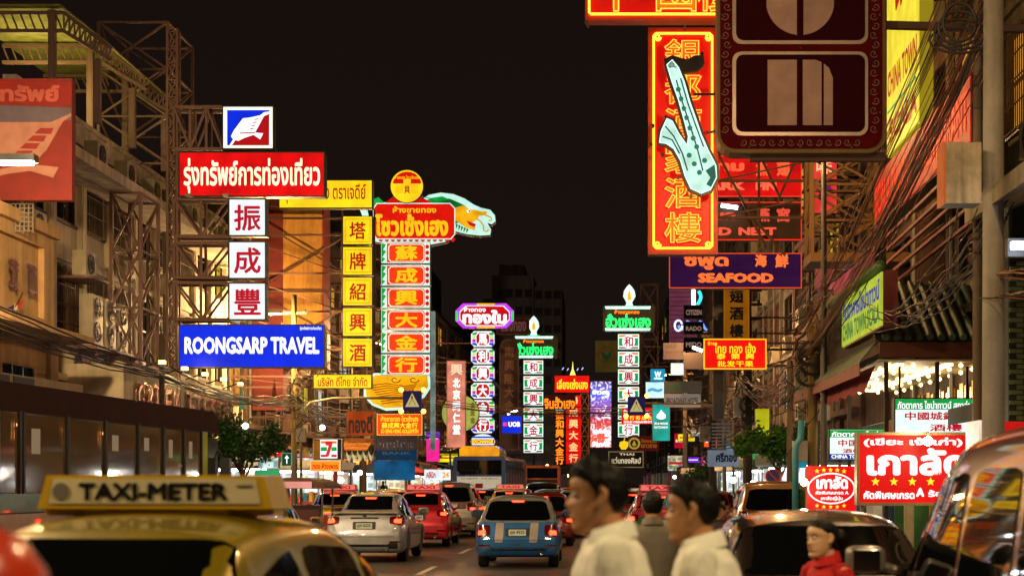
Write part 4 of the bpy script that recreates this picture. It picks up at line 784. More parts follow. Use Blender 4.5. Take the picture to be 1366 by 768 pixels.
# saxophone
Y = 44.2; t = thing('saxophone_sign', 'mint lit saxophone shaped sign hanging before the red neon characters', 'sign', P(915, 258, Y))
zz = lambda p: (760+p[0]/2.196, p[1]/2.196)
sax = [(285,190),(300,176),(318,198),(335,240),(352,300),(370,350),(385,395),(405,440),(428,485),(430,520),(412,556),(385,566),(355,552),(338,515),(325,470),(305,435),(283,420),(263,418),(268,385),(285,347),(300,355),(318,390),(343,425),(348,400),(335,350),(318,290),(300,240)]
neck = [(280,176),(300,168),(325,176),(345,180),(370,168),(388,167),(390,188),(372,204),(340,208),(318,204),(305,198),(288,200)]
S1 = [zz(p) for p in sax]; S2 = [zz(p) for p in neck]
poly(t, grow(S1, 4.2), Y+.02, .18, paint('#241812', .5), 'case'); poly(t, grow(S2, 2.8), Y+.03, .16, paint('#241812', .5), 'neck_case')
poly(t, S1, Y-.0, .02, lit('#c4f4e4', 1.05, .3), 'body_face'); poly(t, S2, Y+.0, .02, lit('#3a2a20', .35, .5), 'neck_face')
MB().tube([P(*q, Y-.02) for q in S1+[S1[0]]], .016, 5).build('neon_outline', lit('#d8fff0', 1.4, 0), t)
for pts in ([(312,235),(330,300),(350,360),(375,440),(390,500)], [(325,230),(345,300),(368,365),(392,430)], [(280,370),(305,400),(330,450),(345,500)], [(272,400),(300,410),(322,450)]):
    MB().tube([P(*zz(p), Y-.012) for p in pts], .02, 5).build('drawn_line', lit('#18584c', .6, 0), t)
for p in ((318,262),(326,290),(334,318),(342,345),(352,375),(362,405),(372,430),(350,455),(365,480),(380,505),(395,470)):
    c_ = P(*zz(p), Y-.02); MB().lathe([(0,-.02),(.06,-.01),(.07,.01)], tuple(c_), 'y', 10).build('key_pad', lit('#2f8a72', .7, 0), t)
poly(t, [zz(p) for p in [(398,500),(424,482),(430,520),(414,548),(400,540),(412,520)]], Y-.02, .012, lit('#1d6f60', .7, 0), 'bell_shade')
for p in ((282,345),(243,370),(238,425),(272,455),(387,160),(318,520),(355,575)): v = P(*zz(p), Y+.1); MB().lathe([(.05, -.1), (.05, .05)], tuple(v), 'y', 8).build('insulator', M_black, t)
bar('rod', P(925, 126, Y+.1), P(960, 126, Y+.1), .03, M_black, t); bar('rod', P(943, 178, Y+.1), P(965, 172, Y+.1), .03, M_black, t)
# top neon sign, cut by the frame
Y = 43; t = thing('neon_sign', 'red neon sign cut by the top edge above the upright one', 'sign', P(870, 27, Y)); casing(t, 781, -90, 985, 27, Y, .5, paint('#7a1c0a', .5), paint('#a83210', .5), 3); face(t, 784, -86, 982, 24, Y, glowboard('#c40000', .35))
neon_rect(t, 786, -84, 978, 19, Y-.08, N_edge, .035, 2)
for i, (ch, x) in enumerate((('中', 796), ('國', 876), ('樓', 930))): ptext(ch, x, -50, x+52, 15, Y-.03, glowboard('#e07808', .35), t, .045, 'character', .002); neon(ch, x-1, -51, x+53, 16, Y-.11, lit('#ffb840', 2.0, 0), t, .014)
arms(t, 781, 985, -80, 20, Y+.3, 8, n=3); bar('hanger', P(781, 27, Y+.1), P(785, 37, Y+.1), .03, M_rust, t); bar('hanger', P(913, 24, Y+.1), P(914, 40, Y+1), .03, M_rust, t)
# big brown unlit sign
Y = 27; t = thing('brown_sign', 'large unlit maroon sign with rounded panels and scroll border at the top', 'sign', P(1068, 205, Y))
def rr(x0, y0, x1, y1, r, n=5):
    o = []
    for cx_, cy_, a0 in ((x1-r, y0+r, -90), (x1-r, y1-r, 0), (x0+r, y1-r, 90), (x0+r, y0+r, 180)):
        for i in range(n+1): a = radians(a0+90*i/n); o.append((cx_+r*cos(a), cy_+r*sin(a)))
    return o
M_mar = paint('#4c060a', .7, 0, 0, .05); M_mar2 = paint('#2c020a', .65, 0, 0, .05); M_wh = paint('#a08070', .6, 0, 0, .2); M_yw = paint('#6a4a18', .6)
poly(t, rr(957, -200, 1181, 204, 24), Y+.03, .5, M_yw, 'cabinet'); poly(t, rr(961, -196, 1177, 198, 20), Y-.0, .03, M_mar, 'border_board')
for y0, y1 in ((-150, 59), (69, 181)):
    poly(t, rr(977, y0, 1158, y1, 12), Y-.025, .02, paint('#9a8878', .3, .3), 'panel_rim'); poly(t, rr(982, y0+4, 1154, y1-5, 10), Y-.035, .012, M_mar2, 'panel')
arc = [(1022+0, 0)]
poly(t, [(1063,-20),(1063,47)]+[(1068-46*sin(a)-0, 2+45*cos(a)) for a in [radians(8+i*9) for i in range(9)]]+[(1022,-20)], Y-.045, .01, M_wh, 'letter_part')
poly(t, [(1072,-20),(1072,47)]+[(1067+46*sin(a), 2+45*cos(a)) for a in [radians(8+i*9) for i in range(9)]]+[(1113,-20)], Y-.045, .01, M_wh, 'letter_part')
poly(t, [(1024,80),(1063,80),(1063,167),(1024,167)], Y-.045, .01, M_wh, 'letter_part'); poly(t, [(1071,80),(1088,80),(1096,83),(1096,167),(1071,167)], Y-.045, .01, M_wh, 'letter_part'); poly(t, [(1099,85),(1106,91),(1111,104),(1111,167),(1099,167)], Y-.045, .01, M_wh, 'letter_part')
M_sc = paint('#6a4a3a', .5)
def scroll(c, r, fl, rot): return MB().tube([P(c[0]+fl*r*cos(a*.55+rot)*(1-a/17), c[1]+r*sin(a*.55+rot)*(1-a/17), Y-.012) for a in range(15)], .009, 4).build('scroll', M_sc, t)
for xx, fl in ((969, 1), (1167, -1)):
    for k in range(17): scroll((xx+(1.5 if k % 2 else -1.5), 172-k*12.5), 5.6, fl*(1 if k % 2 else -1), .5)
for k in range(13): scroll((992+k*12.6, 190), 5, 1 if k % 2 else -1, .5)
for (bx0, by0) in ((964,150),(1174,150),(964,20),(1174,20),(1000,196),(1068,196),(1136,196),(970,64),(1166,64),(1068,64)):
    v = P(bx0, by0, Y-.01); MB().lathe([(0,-.02),(.018,-.012),(.02,0)], tuple(v), 'y', 8).build('bolt', M_rust, t)
for yy in (-40, 34): bar('support_beam', P(1181, yy, Y+.3), Vector((8, Y+.3, P(0,yy,Y).z)), .06, M_rust, t)
bar('support_beam', P(1000, 210, Y+.3), P(1180, 210, Y+.3), .07, M_rust, t)
# shark fin, bird nest, seafood
Y = 50; t = sign('neon_sign', 'red lit sign with paler red letters ARK FIN right of the saxophone', 'sign', 930, 208, 1069, 262, Y, lit('#e01010', .9, .25), [('หูฉลาม', 905, 217, 993, 233, lit('#ff6038', 1.1, 0), .07), ('魚', 1008, 214, 1025, 235, lit('#ff6038', 1.1, 0), .05), ('翅', 1036, 214, 1054, 235, lit('#ff6038', 1.1, 0), .05), ('SHARK', 916, 242, 994, 254, lit('#ff6a48', 1.1, 0), .06), ('FIN', 1008, 242, 1036, 254, lit('#ff6a48', 1.1, 0), .06)], d=.4, rim=lit('#ff3020', 1.2, 0), w=.8, arm=8, narm=3)
t = sign('neon_sign', 'dark brown sign with red letters D NEST below the red sign', 'sign', 930, 270, 1069, 320, Y, paint('#4c2c10', .6), [('รังนก', 925, 280, 981, 293, lit('#e8503a', 1, 0), .07), ('燕', 1010, 277, 1027, 296, lit('#e8503a', 1, 0), .05), ('窩', 1036, 277, 1054, 296, lit('#e8503a', 1, 0), .05), ('BIRD', 925, 303, 976, 314, lit('#ff5a40', 1, 0), .06), ('NEST', 985, 303, 1036, 314, lit('#ff5a40', 1, 0), .06)], d=.4, rim=lit('#ff3020', 1.0, 0), w=.7, arm=8, narm=3)
MB().tube([P(962,274,49.6), P(984,277,49.6)], .06, 6).build('tube_lamp', M_tube, t)
t = sign('neon_sign', 'purple sign with orange Thai and Chinese lettering and the word SEAFOOD', 'sign', 893, 338, 1069, 384, Y+.5, lit('#3c0f48', .55, .2), [('ซีฟู้ด', 912, 337, 972, 360, lit('#ff7030', 1.15, 0), .05), ('海', 1007, 339, 1023, 356, lit('#ff7030', 1.15, 0), .05), ('鮮', 1034, 339, 1052, 357, lit('#ff7030', 1.15, 0), .05), ('SEAFOOD', 931, 364, 1032, 377, lit('#ff7030', 1.2, 0), .07)], d=.4, rim=lit('#e8501c', 1.0, 0), w=.7, arm=8, narm=3)
for (a, b_) in (((958,205),(1022,330)), ((1012,205),(1013,330)), ((1013,205),(1040,262)), ((1065,205),(1037,270)), ((1013,300),(1047,340))): bar('stay', P(*a, 49.3), P(*b_, 49.3), .035, M_yw, t)
# truss frames with pink neon panels behind
lattice('lattice_mast', 'rusty lattice tower with pink neon behind it, right of the red signs', 'steel tower', (P(1122,0,44).x, 44), (.85, .5), P(0,345,44).z, P(0,203,44).z, .9, M_yw, .06, .03)
px2 = thing('platform', 'rusty steel platform under the lattice tower on the right', 'steel platform', P(1125, 352, 43)); a = P(1078, 352, 43); b_ = P(1185, 340, 43)
MB().box(a.x, 8, 42.5, 44, a.z, b_.z).build('deck', M_yw, px2)
for k in range(10): bar('railing_post', Vector((a.x+k*.22, 42.5, b_.z)), Vector((a.x+k*.22, 42.5, b_.z+.35)), .015, M_rust, px2)
sign('neon_sign', 'pink red upright neon panel glowing behind the lattice tower', 'sign', 1086, 203, 1116, 284, 47, lit('#e03830', .9, .4), [('味', 1089, 212, 1110, 232, lit('#ff9a70', 1.8, 0), .02), ('香', 1089, 240, 1110, 262, lit('#7a1a60', .8, 0), .06)], d=.3)
sign('neon_sign', 'pale pink panel below the platform on the right', 'sign', 1088, 356, 1113, 386, 47, lit('#b85a50', .6, .4), d=.3)
# yellow sign parallel to the street
def side_sign(name, label, X, Ya, Yb, z0, z1, mat, rows=(), s=1, cat='sign', d=.3, rim=None):
    """flat sign on the right side of the street, its face turned to the road; Ya is the far end"""
    t = thing(name, label, cat, (X, (Ya+Yb)/2, z0)); MB().box(X+.02, X+d, Yb, Ya, z0, z1).build('cabinet', rim or M_case, t); MB().box(X-.01, X+.019, Yb+.03, Ya-.03, z0+.03, z1-.03).build('face', mat, t)
    for s_, f0, f1, g0, g1, m_, bo in rows: text(s_, (X-.02, Ya-(Ya-Yb)*f0, z0+(z1-z0)*g0), (0, -(Ya-Yb)*(f1-f0), 0), (0, 0, (z1-z0)*(g1-g0)), m_, t, bo)
    return t
t = side_sign('yellow_sign', 'tall yellow green lit sign reading CHINA TOWN SCALA along the right facade', 6.5, 37.3, 33.6, 9.0, 14.8, lit('#e8d838', 1.0, .2), (('CHINA TOWN', .05, .97, .22, .32, T_red2, .03), ('SCALA', .1, .98, .04, .13, T_red2, .05), ('銀', .3, .7, .5, .85, T_red2, .05)), rim=lit('#b8a020', .6, 0))
MB().box(6.47, 6.485, 33.8, 37.1, 9.95, 10.0).build('green_line', R_green, t)
side_sign('neon_fascia', 'long red lit fascia of slanting strokes under the yellow sign on the right', 6.42, 38.5, 28.5, 7.55, 8.8, lit('#c01208', .7, .5), (('SCALA SHARK FIN RESTAURANT', .02, .98, .22, .78, lit('#ff3410', .85, 0), .012),), d=.4)
for k in range(5):
    t = thing('roof_rail', ['topmost of the five thin red lit rails along the right facade', 'second highest of the thin red lit rails on the right', 'middle one of the thin red lit rails on the right', 'second lowest of the thin red lit rails on the right', 'lowest of the thin red lit rails on the right'][k], 'rail', (6.3, 30, 7.4-k*.22)); bar('rail', (6.35+k*.05, 42, 7.0-k*.25), (6.35+k*.05, 27, 7.3-k*.25), .03, paint('#7a2a18', .5), t)
t = side_sign('green_sign', 'yellow green lit sign with blue and green letters above the pavilion eave', 5.38, 36.6, 31.4, 4.65, 5.72, lit('#b8cc38', .8, .2), (('ภัตตาคารไชน่าทาวน์', .04, .96, .5, .92, lit('#2030a0', .8, 0), .04), ('CHINA TOWN SCALA', .04, .96, .1, .45, lit('#0a7a40', .8, 0), .04)), rim=paint('#6a1a10', .5))
side_sign('pink_strip', 'pink lit strip above the green lettered sign', 5.4, 38, 32.5, 5.85, 6.3, lit('#b8384a', .6, .4), d=.25); MB().tube([(5.33, 38.2, 5.78), (5.33, 31.3, 5.80)], .1, 8).build('gutter', paint('#5a7a3a', .5), thing('gutter_pipe', 'green gutter pipe under the pink strip', 'pipe', (5.33, 35, 5.78)), True)
# pavilion: tiled roof, fascia, ceiling with bulbs
t = thing('pavilion_roof', 'tiled pavilion roof over the restaurant front with bulbs under its ceiling', 'pavilion', (6.8, 33, 3.9)); tile = paint('#5a6a58', .6)
tm = MB(); pr = [(.075*cos(a), .075*sin(a)) for a in [radians(i*36) for i in range(6)]]; tm.add([(x, 0, z) for x, z in pr]+[(x*.85, .42, z*.85) for x, z in pr], [(i, i+1, i+7, i+6) for i in range(5)]+[(0,1,2,3,4,5)]); tme = tm.mesh('roof_tile', tile)
pm_ = MB().box(-.09, .09, 0, .42, -.02, .01).mesh('pan_tile', paint('#2c352d', .5))
x0, x1 = 5.55, 7.95; rise = .62; ang = math.atan(rise)
for i in range(11):
    for j in range(6):
        o = link('roof_tile', tme, t); o.location = Vector((x0+.12+i*.22, 32.7+j*.36, 4.52+j*.36*rise+.02))-ORG[t.name]; o.rotation_euler = (ang+.03, 0, 0)
        o = link('pan_tile', pm_, t); o.location = Vector((x0+.01+i*.22, 32.72+j*.36, 4.48+j*.36*rise+.02))-ORG[t.name]; o.rotation_euler = (ang+.02, 0, 0)
MB().add([(x0,32.8,4.44),(x1,32.8,4.44),(x1,35,5.80),(x0,35,5.80)], [(0,1,2,3)]).add([(x0,32.8,4.44),(x0,35,5.80),(x0,44,5.8),(x0,44,4.44)], [(0,1,2,3)]).build('roof_deck', paint('#2a2018', .8), t)
for i in range(11): MB().disc((x0+.12+i*.22, 4.55), .07, 32.66, 32.69, 10).build('tile_cap', paint('#4c5c4a', .4), t)
MB().box(x0, x1, 32.68, 32.8, 4.16, 4.46).build('fascia', paint('#5c2a18', .6), t)
# side eave with rafters ends and pink underside
for k in range(26): MB().add([(x0-.02,33+k*.42,4.5),(x0-.02,33.36+k*.42,4.5),(x0-.35,33.36+k*.42,4.1),(x0-.35,33+k*.42,4.1),(x0-.02,33+k*.42,4.46),(x0-.02,33.36+k*.42,4.46),(x0-.35,33.36+k*.42,4.06),(x0-.35,33+k*.42,4.06)], [(0,1,2,3),(7,6,5,4),(3,2,6,7),(0,3,7,4),(1,5,6,2)]).build('eave_tile', tile, t)
MB().box(x0-.36, x0-.34, 33, 44, 3.82, 4.05).build('eave_board', paint('#7a2a20', .6), t)
MB().box(x0, x1, 32.82, 44, 4.1, 4.13).build('ceiling', paint('#c8b890', .6), t)
bm_ = MB().lathe([(0,-.05),(.045,-.02),(.045,.02),(0,.05)], (0,0,0), 'z', 8).mesh('bulb', lit('#ffd080', 7, 0)); 
for i in range(5):
    for j in range(10):
        o = link('bulb', bm_, t); o.location = Vector((x0+.3+i*.48, 33.3+j*1.1, 4.04))-ORG[t.name]
for xx in (6.0, 7.0): MB().box(xx, xx+.16, 33.4, 43, 4.04, 4.09).build('tube_lamp', lit('#ffe8b8', 2.6, 0), t)
for (xx, yy) in ((5.75, 33.1), (6.75, 33.0), (7.8, 32.95), (5.75, 38), (5.75, 43.5)): MB().box(xx-.04, xx+.04, yy-.04, yy+.04, .13, 4.09).build('post', paint('#2a1a10', .6), t)
for k in range(14):
    a0 = 33.6+k*.62; MB().add([(5.62, a0, 4.06), (5.62, a0+.62, 4.06), (5.48-.05*(k % 2), a0+.62, 3.6-.08*((k+1) % 2)), (5.48-.05*((k+1) % 2), a0, 3.6-.08*(k % 2))], [(0,1,2,3)]).build('drape', paint('#9a3c48', .8), t)
lamp(6.8, 36, 3.7, 70, (1, .8, .5), t, .3); lamp(6.8, 41, 3.7, 70, (1, .8, .5), t, .3)
t = thing('gold_screen', 'screen of gold carved slats inside the pavilion', 'screen', (7.9, 34, 2.9))
for k in range(22): MB().box(7.82, 7.86, 33.5+k*.4, 33.5+k*.4+.16+.1*(k % 3), 2.95+.05*(k % 2), 3.7+.06*(k % 3)).build('slat', paint('#c8901c', .25, .8), t)
# restaurant name boxes
t = sign('sign_box', 'green and white lit restaurant name box under the bulb ceiling', 'sign', 1193, 531, 1298, 577, 31, lit('#e6fff6', 1.2, .15), [('中國城銀都', 1207, 549, 1292, 560, T_red, .03), ('酒樓', 1240, 565, 1284, 575, T_red, .03)], d=.3, rim=M_case, w=1)
poly(t, [(1194,532),(1297,532),(1297,546),(1194,546)], 30.97, .02, R_green, 'green_band'); ptext('ภัตตาคาร ไชน่าทาวน์ สกาล่า', 1197, 534, 1294, 545, 30.96, T_white, t, .025)
for xx in (1200, 1290): v = P(xx, 531, 31.1); bar('hanger', v, (v.x, v.y, v.z+.6), .02, M_black, t)
t = sign('sign_box', 'smaller green, white and blue name box left behind the big chestnut sign', 'sign', 1106, 572, 1182, 613, 36, lit('#eafff4', 1.2, .15), [('中国城', 1118, 586, 1160, 595, T_red, .03), ('酒樓', 1124, 598, 1150, 604, T_red, .03)], d=.25, rim=M_case, w=.8)
poly(t, [(1107,573),(1181,573),(1181,583),(1107,583)], 35.97, .02, R_green, 'green_band'); ptext('ภัตตาคาร ไชน่า', 1109, 574.5, 1176, 582, 35.96, T_white, t, .025); poly(t, [(1107,605),(1181,605),(1181,612),(1107,612)], 35.97, .02, lit('#1830b0', 1, 0), 'blue_band'); ptext('CHINA TOWN SCALA', 1109, 606, 1178, 611, 35.96, T_white, t, .03)
v = P(1120, 613, 36.1); bar('post', (v.x, v.y, .13), tuple(v), .03, M_pipe, t)
def star(t, cx_, cy_, r, Y, mat): poly(t, [(cx_+(r if k % 2 == 0 else r*.42)*sin(k*pi/5), cy_-(r if k % 2 == 0 else r*.42)*cos(k*pi/5)) for k in range(10)], Y, .01, mat, 'star')
R_ch = lit('#e2100e', 1.0, .15)
t = sign('chestnut_sign', 'big red chestnut stall sign with white Thai letters, four stars and a glaring bulb', 'sign', 1143, 577, 1296, 673, 25, R_ch, [('(เขียะ เจ้าเก่า)', 1152, 583, 1284, 596, T_white, .04), ('เกาลัด', 1156, 597, 1290, 634, T_white, .045), ('คัดพิเศษเกรด', 1152, 654, 1220, 665, T_white, .04), ('A', 1222, 650, 1233, 662, T_white, .07), ('ร้อนๆ', 1238, 653, 1280, 664, T_white, .04)], d=.25, rim=paint('#8f7a58', .4, .5), w=3)
for k in range(5): star(t, 1168+k*24.5, 642, 6, 24.96, T_yel)
b_ = amber(t, 1238, 588, 24.6, .07, 60, '#ffe0a0', 'bulb'); v = P(1238, 586, 24.5); lamp(v.x, 24.4, v.z, 60, (1, .8, .5), t, .06); bar('lamp_arm', P(1238, 576, 24.6), P(1238, 585, 24.6), .01, M_black, t); bar('lamp_arm', P(1238, 576, 24.6), P(1238, 576, 25.1), .01, M_black, t)
for xx in (1150, 1289): v = P(xx, 673, 25.1); bar('leg', (v.x, v.y, .13), tuple(v), .025, M_alu, t)
t = sign('chestnut_sign', 'smaller red chestnut sign with an oval and rows of gold stars', 'sign', 1076, 621, 1142, 683, 26.5, R_ch, [('เกาลัด', 1089, 634, 1131, 652, T_white, .05), ('คัดพิเศษเกรด A', 1088, 654, 1132, 659, T_white, .03), ('เกาลัดญี่ปุ่น', 1095, 661, 1124, 668, T_white, .03)], d=.2)
for k in range(5): star(t, 1090+k*9, 628-(1.5 if 0 < k < 4 else 0), 3.4, 26.46, T_yel); star(t, 1090+k*9, 674+(1.5 if 0 < k < 4 else 0), 3, 26.46, T_yel)
MB().tube([P(1109+31*cos(a*pi/16), 651+20*sin(a*pi/16), 26.46) for a in range(33)], .012, 5).build('oval_line', T_white, t)
b_ = amber(t, 1073, 643, 26.2, .06, 60, '#ffe0a0', 'bulb'); v = P(1073, 643, 26); lamp(v.x, 26, v.z, 60, (1, .8, .5), t, .06); bar('lamp_arm', P(1073, 643, 26.2), P(1080, 643, 26.5), .01, M_black, t); v = P(1109, 683, 26.6); bar('leg', (v.x, v.y, .13), tuple(v), .03, M_alu, t)
t = thing('box_sign', 'red and white box sign at the right edge beside the van', 'sign', P(1335, 600, 22)); a = P(1306, 612, 22); b2 = P(1322, 560, 22)
MB().box(a.x, b2.x, 22, 22.8, a.z, b2.z).build('white_side', lit('#ffe8d0', .9, .2), t); MB().box(b2.x+.002, b2.x+.9, 22.02, 22.8, a.z, b2.z-.02).build('red_side', lit('#d01410', .8, .4), t); ptext('酒', 1310, 566, 1318, 577, 21.98, T_red, t, .05, 'character'); ptext('家', 1310, 582, 1318, 593, 21.98, T_red, t, .05, 'character'); v = P(1335, 612, 22.4); bar('post', (v.x, v.y, .13), tuple(v), .04, M_pipe, t)
# small signs of the right cluster
sign('sign_box', 'red lit sign with yellow outline letters in Thai and Chinese beneath the banner', 'sign', 939, 452, 1022, 492, 53, lit('#ee1008', 1.1, .12), [('ไทย ทอง เฮ้ง', 953, 457, 1008, 471, lit('#ffd820', 1.3, 0), .02), ('泰  榮  興', 956, 471, 1006, 479, lit('#ffd820', 1.3, 0), .02), ('批发干果', 957, 481, 1005, 489, lit('#ffd820', 1.3, 0), .02), ('ร้าน', 944, 455, 955, 460, lit('#ffd820', 1.3, 0), .02)], d=.3, rim=lit('#ffb020', 1.4, 0), w=1.2, arm=8)
for i, (s_, y0, y1) in enumerate((('CITIZEN', 407, 425), ('RADO', 429, 446), ('MIDO', 450, 468))):
    sign('watch_plate', 'small black hanging plate reading ' + s_, 'sign', 912, y0, 938, y1, 64, paint('#080606', .7, 0, 0, .1), [(s_, 915, y0+6, 936, y1-5, lit('#c09a80', .5, 0), .03)], d=.12, rim=paint('#2a1c14', .5), w=.6, group='black watch plates', arm=8, narm=1)
t = sign('hanging_sign', 'pink ribbed hanging sign panel left of the black plates', 'sign', 893, 384, 930, 456, 68, lit('#7a3850', .55, .3), d=.25)
for k in range(11): v = P(893, 390+k*6, 67.97); MB().box(v.x, P(930,0,67.97).x, 67.95, 67.98, v.z-.015, v.z+.015).build('rib', lit('#5a2838', .4, 0), t)
MB().tube([P(925, 384, 67.8), P(925, 408, 67.8)], .08, 6).build('tube_lamp', lit('#c8f4ff', 5, 0), t)
t = thing('neon_squiggle', 'blue and green neon script behind the black plates', 'neon sign', P(920, 438, 66)); MB().tube([P(905+a*2.4, 434+6*sin(a*.9), 66.5) for a in range(17)], .05, 6).build('blue_tube', lit('#5878ff', 2.5, 0), t); MB().tube([P(905+5*cos(a*.5), 434+7*sin(a*.5), 66.4) for a in range(13)], .04, 6).build('blue_tube', lit('#c8d8ff', 2, 0), t); MB().tube([P(932+3*sin(a*.8), 388+a*4, 66.5) for a in range(8)], .07, 6).build('cyan_tube', lit('#38d8e8', 1.6, 0), t)
MB().tube([P(910, 441, 66.2), P(938, 470, 66.2)], .02, 5).build('stay', M_rust, t)
t = thing('tube_lamp', 'white tube lamp tilted under the lowest black plate', 'lamp', P(930, 466, 60)); MB().tube([P(924, 463, 60), P(937, 468, 60)], .06, 6).build('tube', M_tube, t); bar('arm', P(930, 465, 60.1), (8, 60.1, P(0,465,60).z), .02, M_rust, t)
sign('name_board', 'dim pinkish board of small lines left of the lowest black plate', 'sign', 885, 457, 914, 479, 72, lit('#7a5048', .4, .3), [('GOLD', 888, 459, 902, 464, lit('#2a1810', .3, 0), .04), ('THAI HOUSE', 888, 468, 911, 471, lit('#3a2418', .3, 0), .03)], d=.2)
sign('name_board', 'dim brown board behind the tilted tube lamp', 'sign', 912, 470, 940, 492, 71, lit('#5c443a', .35, .3), d=.2)
sign('name_board', 'grey board with a green word right of the small teal sign', 'sign', 886, 508, 936, 524, 73, lit('#6a5a48', .35, .2), [('SIRIKIT', 889, 512, 911, 521, lit('#2c5a30', .5, 0), .04)], d=.2)
sign('name_board', 'pale hotel board with dark capital letters above the drop sign', 'sign', 886, 525, 935, 543, 72, lit('#a09488', .45, .2), [('BROADWAY HOTEL', 889, 530, 932, 538, lit('#2a2448', .4, 0), .03)], d=.2, arm=8)
sign('sign_box', 'small blank white lit panel beside the grey board', 'sign', 895, 484, 912, 500, 72.5, lit('#e0f4ee', 1.0, .2), d=.2)
sign('billboard', 'grey framed dark panel on the right facade behind the cables', 'billboard', 951, 386, 966, 560, 60, paint('#211c22', .3), d=.2, rim=paint('#6a5a50', .5), w=1.2)
t = thing('louvre_unit', 'white louvred box low on the right facade', 'louvre', P(963, 590, 58))
for k in range(8): v = P(950, 564+k*4.6, 58); MB().box(v.x, P(976,0,58).x, 58, 58.3, v.z-.05, v.z).build('slat', lit('#8a8078', .25, 0), t)
sign('shop_sign', 'pale shop board with dark Thai letters over the bright stalls on the right', 'sign', 944, 600, 986, 622, 60, lit('#8a96a8', .5, .2), [('ศรีทอง', 955, 603, 983, 616, lit('#1c1c28', .3, 0), .05)], d=.3)
sign('sign_box', 'yellow green tall lit panel behind the small right hand tree', 'sign', 1008, 545, 1026, 580, 47, lit('#c8c818', .8, .3), d=.3)
sign('sign_box', 'bright turquoise panel low between the poles on the right', 'sign', 1062, 590, 1076, 624, 42, lit('#1888a0', .7, .3), d=.2)
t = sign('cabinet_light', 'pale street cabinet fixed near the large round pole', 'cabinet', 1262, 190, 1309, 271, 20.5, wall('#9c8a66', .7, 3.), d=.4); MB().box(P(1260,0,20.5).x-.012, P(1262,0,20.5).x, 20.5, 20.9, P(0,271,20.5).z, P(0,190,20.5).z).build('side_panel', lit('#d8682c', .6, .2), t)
# ================================================================== POLES AND CABLES
def pole(label, x, y, r, h, mat=M_conc, boxes=(), name='utility_pole', arms_=True):
    t = thing(name, label, 'pole', (x, y, .13)); MB().lathe([(r*1.1, 0), (r, .4), (r*.8, h)], (x, y, .13), 'z', 14).build('shaft', mat, t, True)
    for (dx, z, w, hh) in boxes: MB().box(x+dx, x+dx+w, y-.25, y+.05, z, z+hh).build('junction_box', paint('#8a8478', .5), t)
    if y < 50: return t
    for k in range(3): MB().box(x-.5, x+.5, y-.05, y+.05, h-.6-k*.5, h-.5-k*.5).build('crossarm', M_rust, t)
    for k in range(6): MB().lathe([(.03,0),(.05,.05),(.03,.1)], (x-.45+(k % 3)*.42, y, h-.5-(k//3)*.5), 'z', 8).build('insulator', M_cab, t)
    return t
pole('big round grey concrete pole on the right kerb near the red and white box', 5.25, 22, .16, 9, wall('#8f8878', .6), [(-.6, 5.6, .35, .5)])
t = pole('square brownish post left of the big round pole', 5.42, 23.6, .09, 9.5, wall('#6a5a44', .6))
pole('wooden coloured pole left of the small chestnut sign', 5.2, 40.3, .13, 5.6, wall('#7a6238', .6), [(-.5, 2.2, .35, .5), (.1, 3.2, .3, .4)])
pole('thin leaning pole with a pale notice box left of the wooden pole', 4.9, 42.5, .09, 4.7, wall('#5a4a38', .6), [(.12, 4.1, .3, .6)])
pole('dark pole wrapped in cables near the no parking sign', 5.2, 58, .17, 9, wall('#3e3228', .6), [(-.5, 4, .4, .7)])
pole('dark pole right of the teal drop sign', 5.2, 76, .18, 9, wall('#3e3228', .6), [(-.6, 3.6, .5, .7)])
pole('farthest cable pole on the right', 5.3, 102, .17, 9, wall('#3e3228', .6))
pole('yellow lit pole beside the striped shop sign on the left', -11.3, 61, .12, 8.5, wall('#6e5c26', .6), [(.1, 3.2, .35, .5)])
pole('dark pole between the canopy and the blue bank board', -11.2, 78, .18, 8.5, wall('#3a2c20', .6), [(.1, 3.4, .4, .6)])
pole('dark pole right of the blue bank board', -11.2, 96, .2, 9, wall('#3a2c20', .6), [(.1, 3.4, .4, .6)])
pole('thin pole in front of the white fascia cabinet', -11.95, 45, .09, 5.6, wall('#5a5040', .6))
t = thing('drain_pipe', 'turquoise water pipe bent beside the small chestnut sign', 'pipe', P(1065, 680, 30)); MB().tube([P(1061, 690, 30), P(1061, 600, 30), P(1062, 592, 30), P(1068, 585, 30), P(1069, 560, 30)], .06, 8).build('pipe', paint('#4f9aa8', .4), t, True)
t = thing('no_parking_sign', 'round blue no parking sign with a red ring and slash on the right kerb', 'traffic sign', P(1031, 660, 40)); c = P(1031, 635, 40)
MB().disc((c.x, c.z), .17, 39.97, 40, 20).build('disc', paint('#1a3a90', .4), t); MB().lathe([(.19, 0), (.19, .02), (.15, .02), (.15, 0)], (c.x, 39.95, c.z), 'y', 20).build('ring', paint('#b81c18', .4), t); bar('slash', (c.x-.11, 39.95, c.z+.11), (c.x+.11, 39.95, c.z-.11), .02, paint('#b81c18', .4), t); bar('post', (c.x, 40.05, .13), (c.x, 40.05, c.z), .03, M_alu, t)
def cable(a, b, sag, r=.02, n=14, mat=None, parent=None, jig=.0):
    a = Vector(a); b = Vector(b); pts = []
    for i in range(n+1):
        f = i/n; p = a.lerp(b, f); p.z -= sag*4*f*(1-f); p += Vector((random.uniform(-jig, jig), 0, random.uniform(-jig, jig))) if 0 < i < n else Vector(); pts.append(p)
    return MB().tube(pts, r, 5).build('strand', mat or M_cab, parent, True)
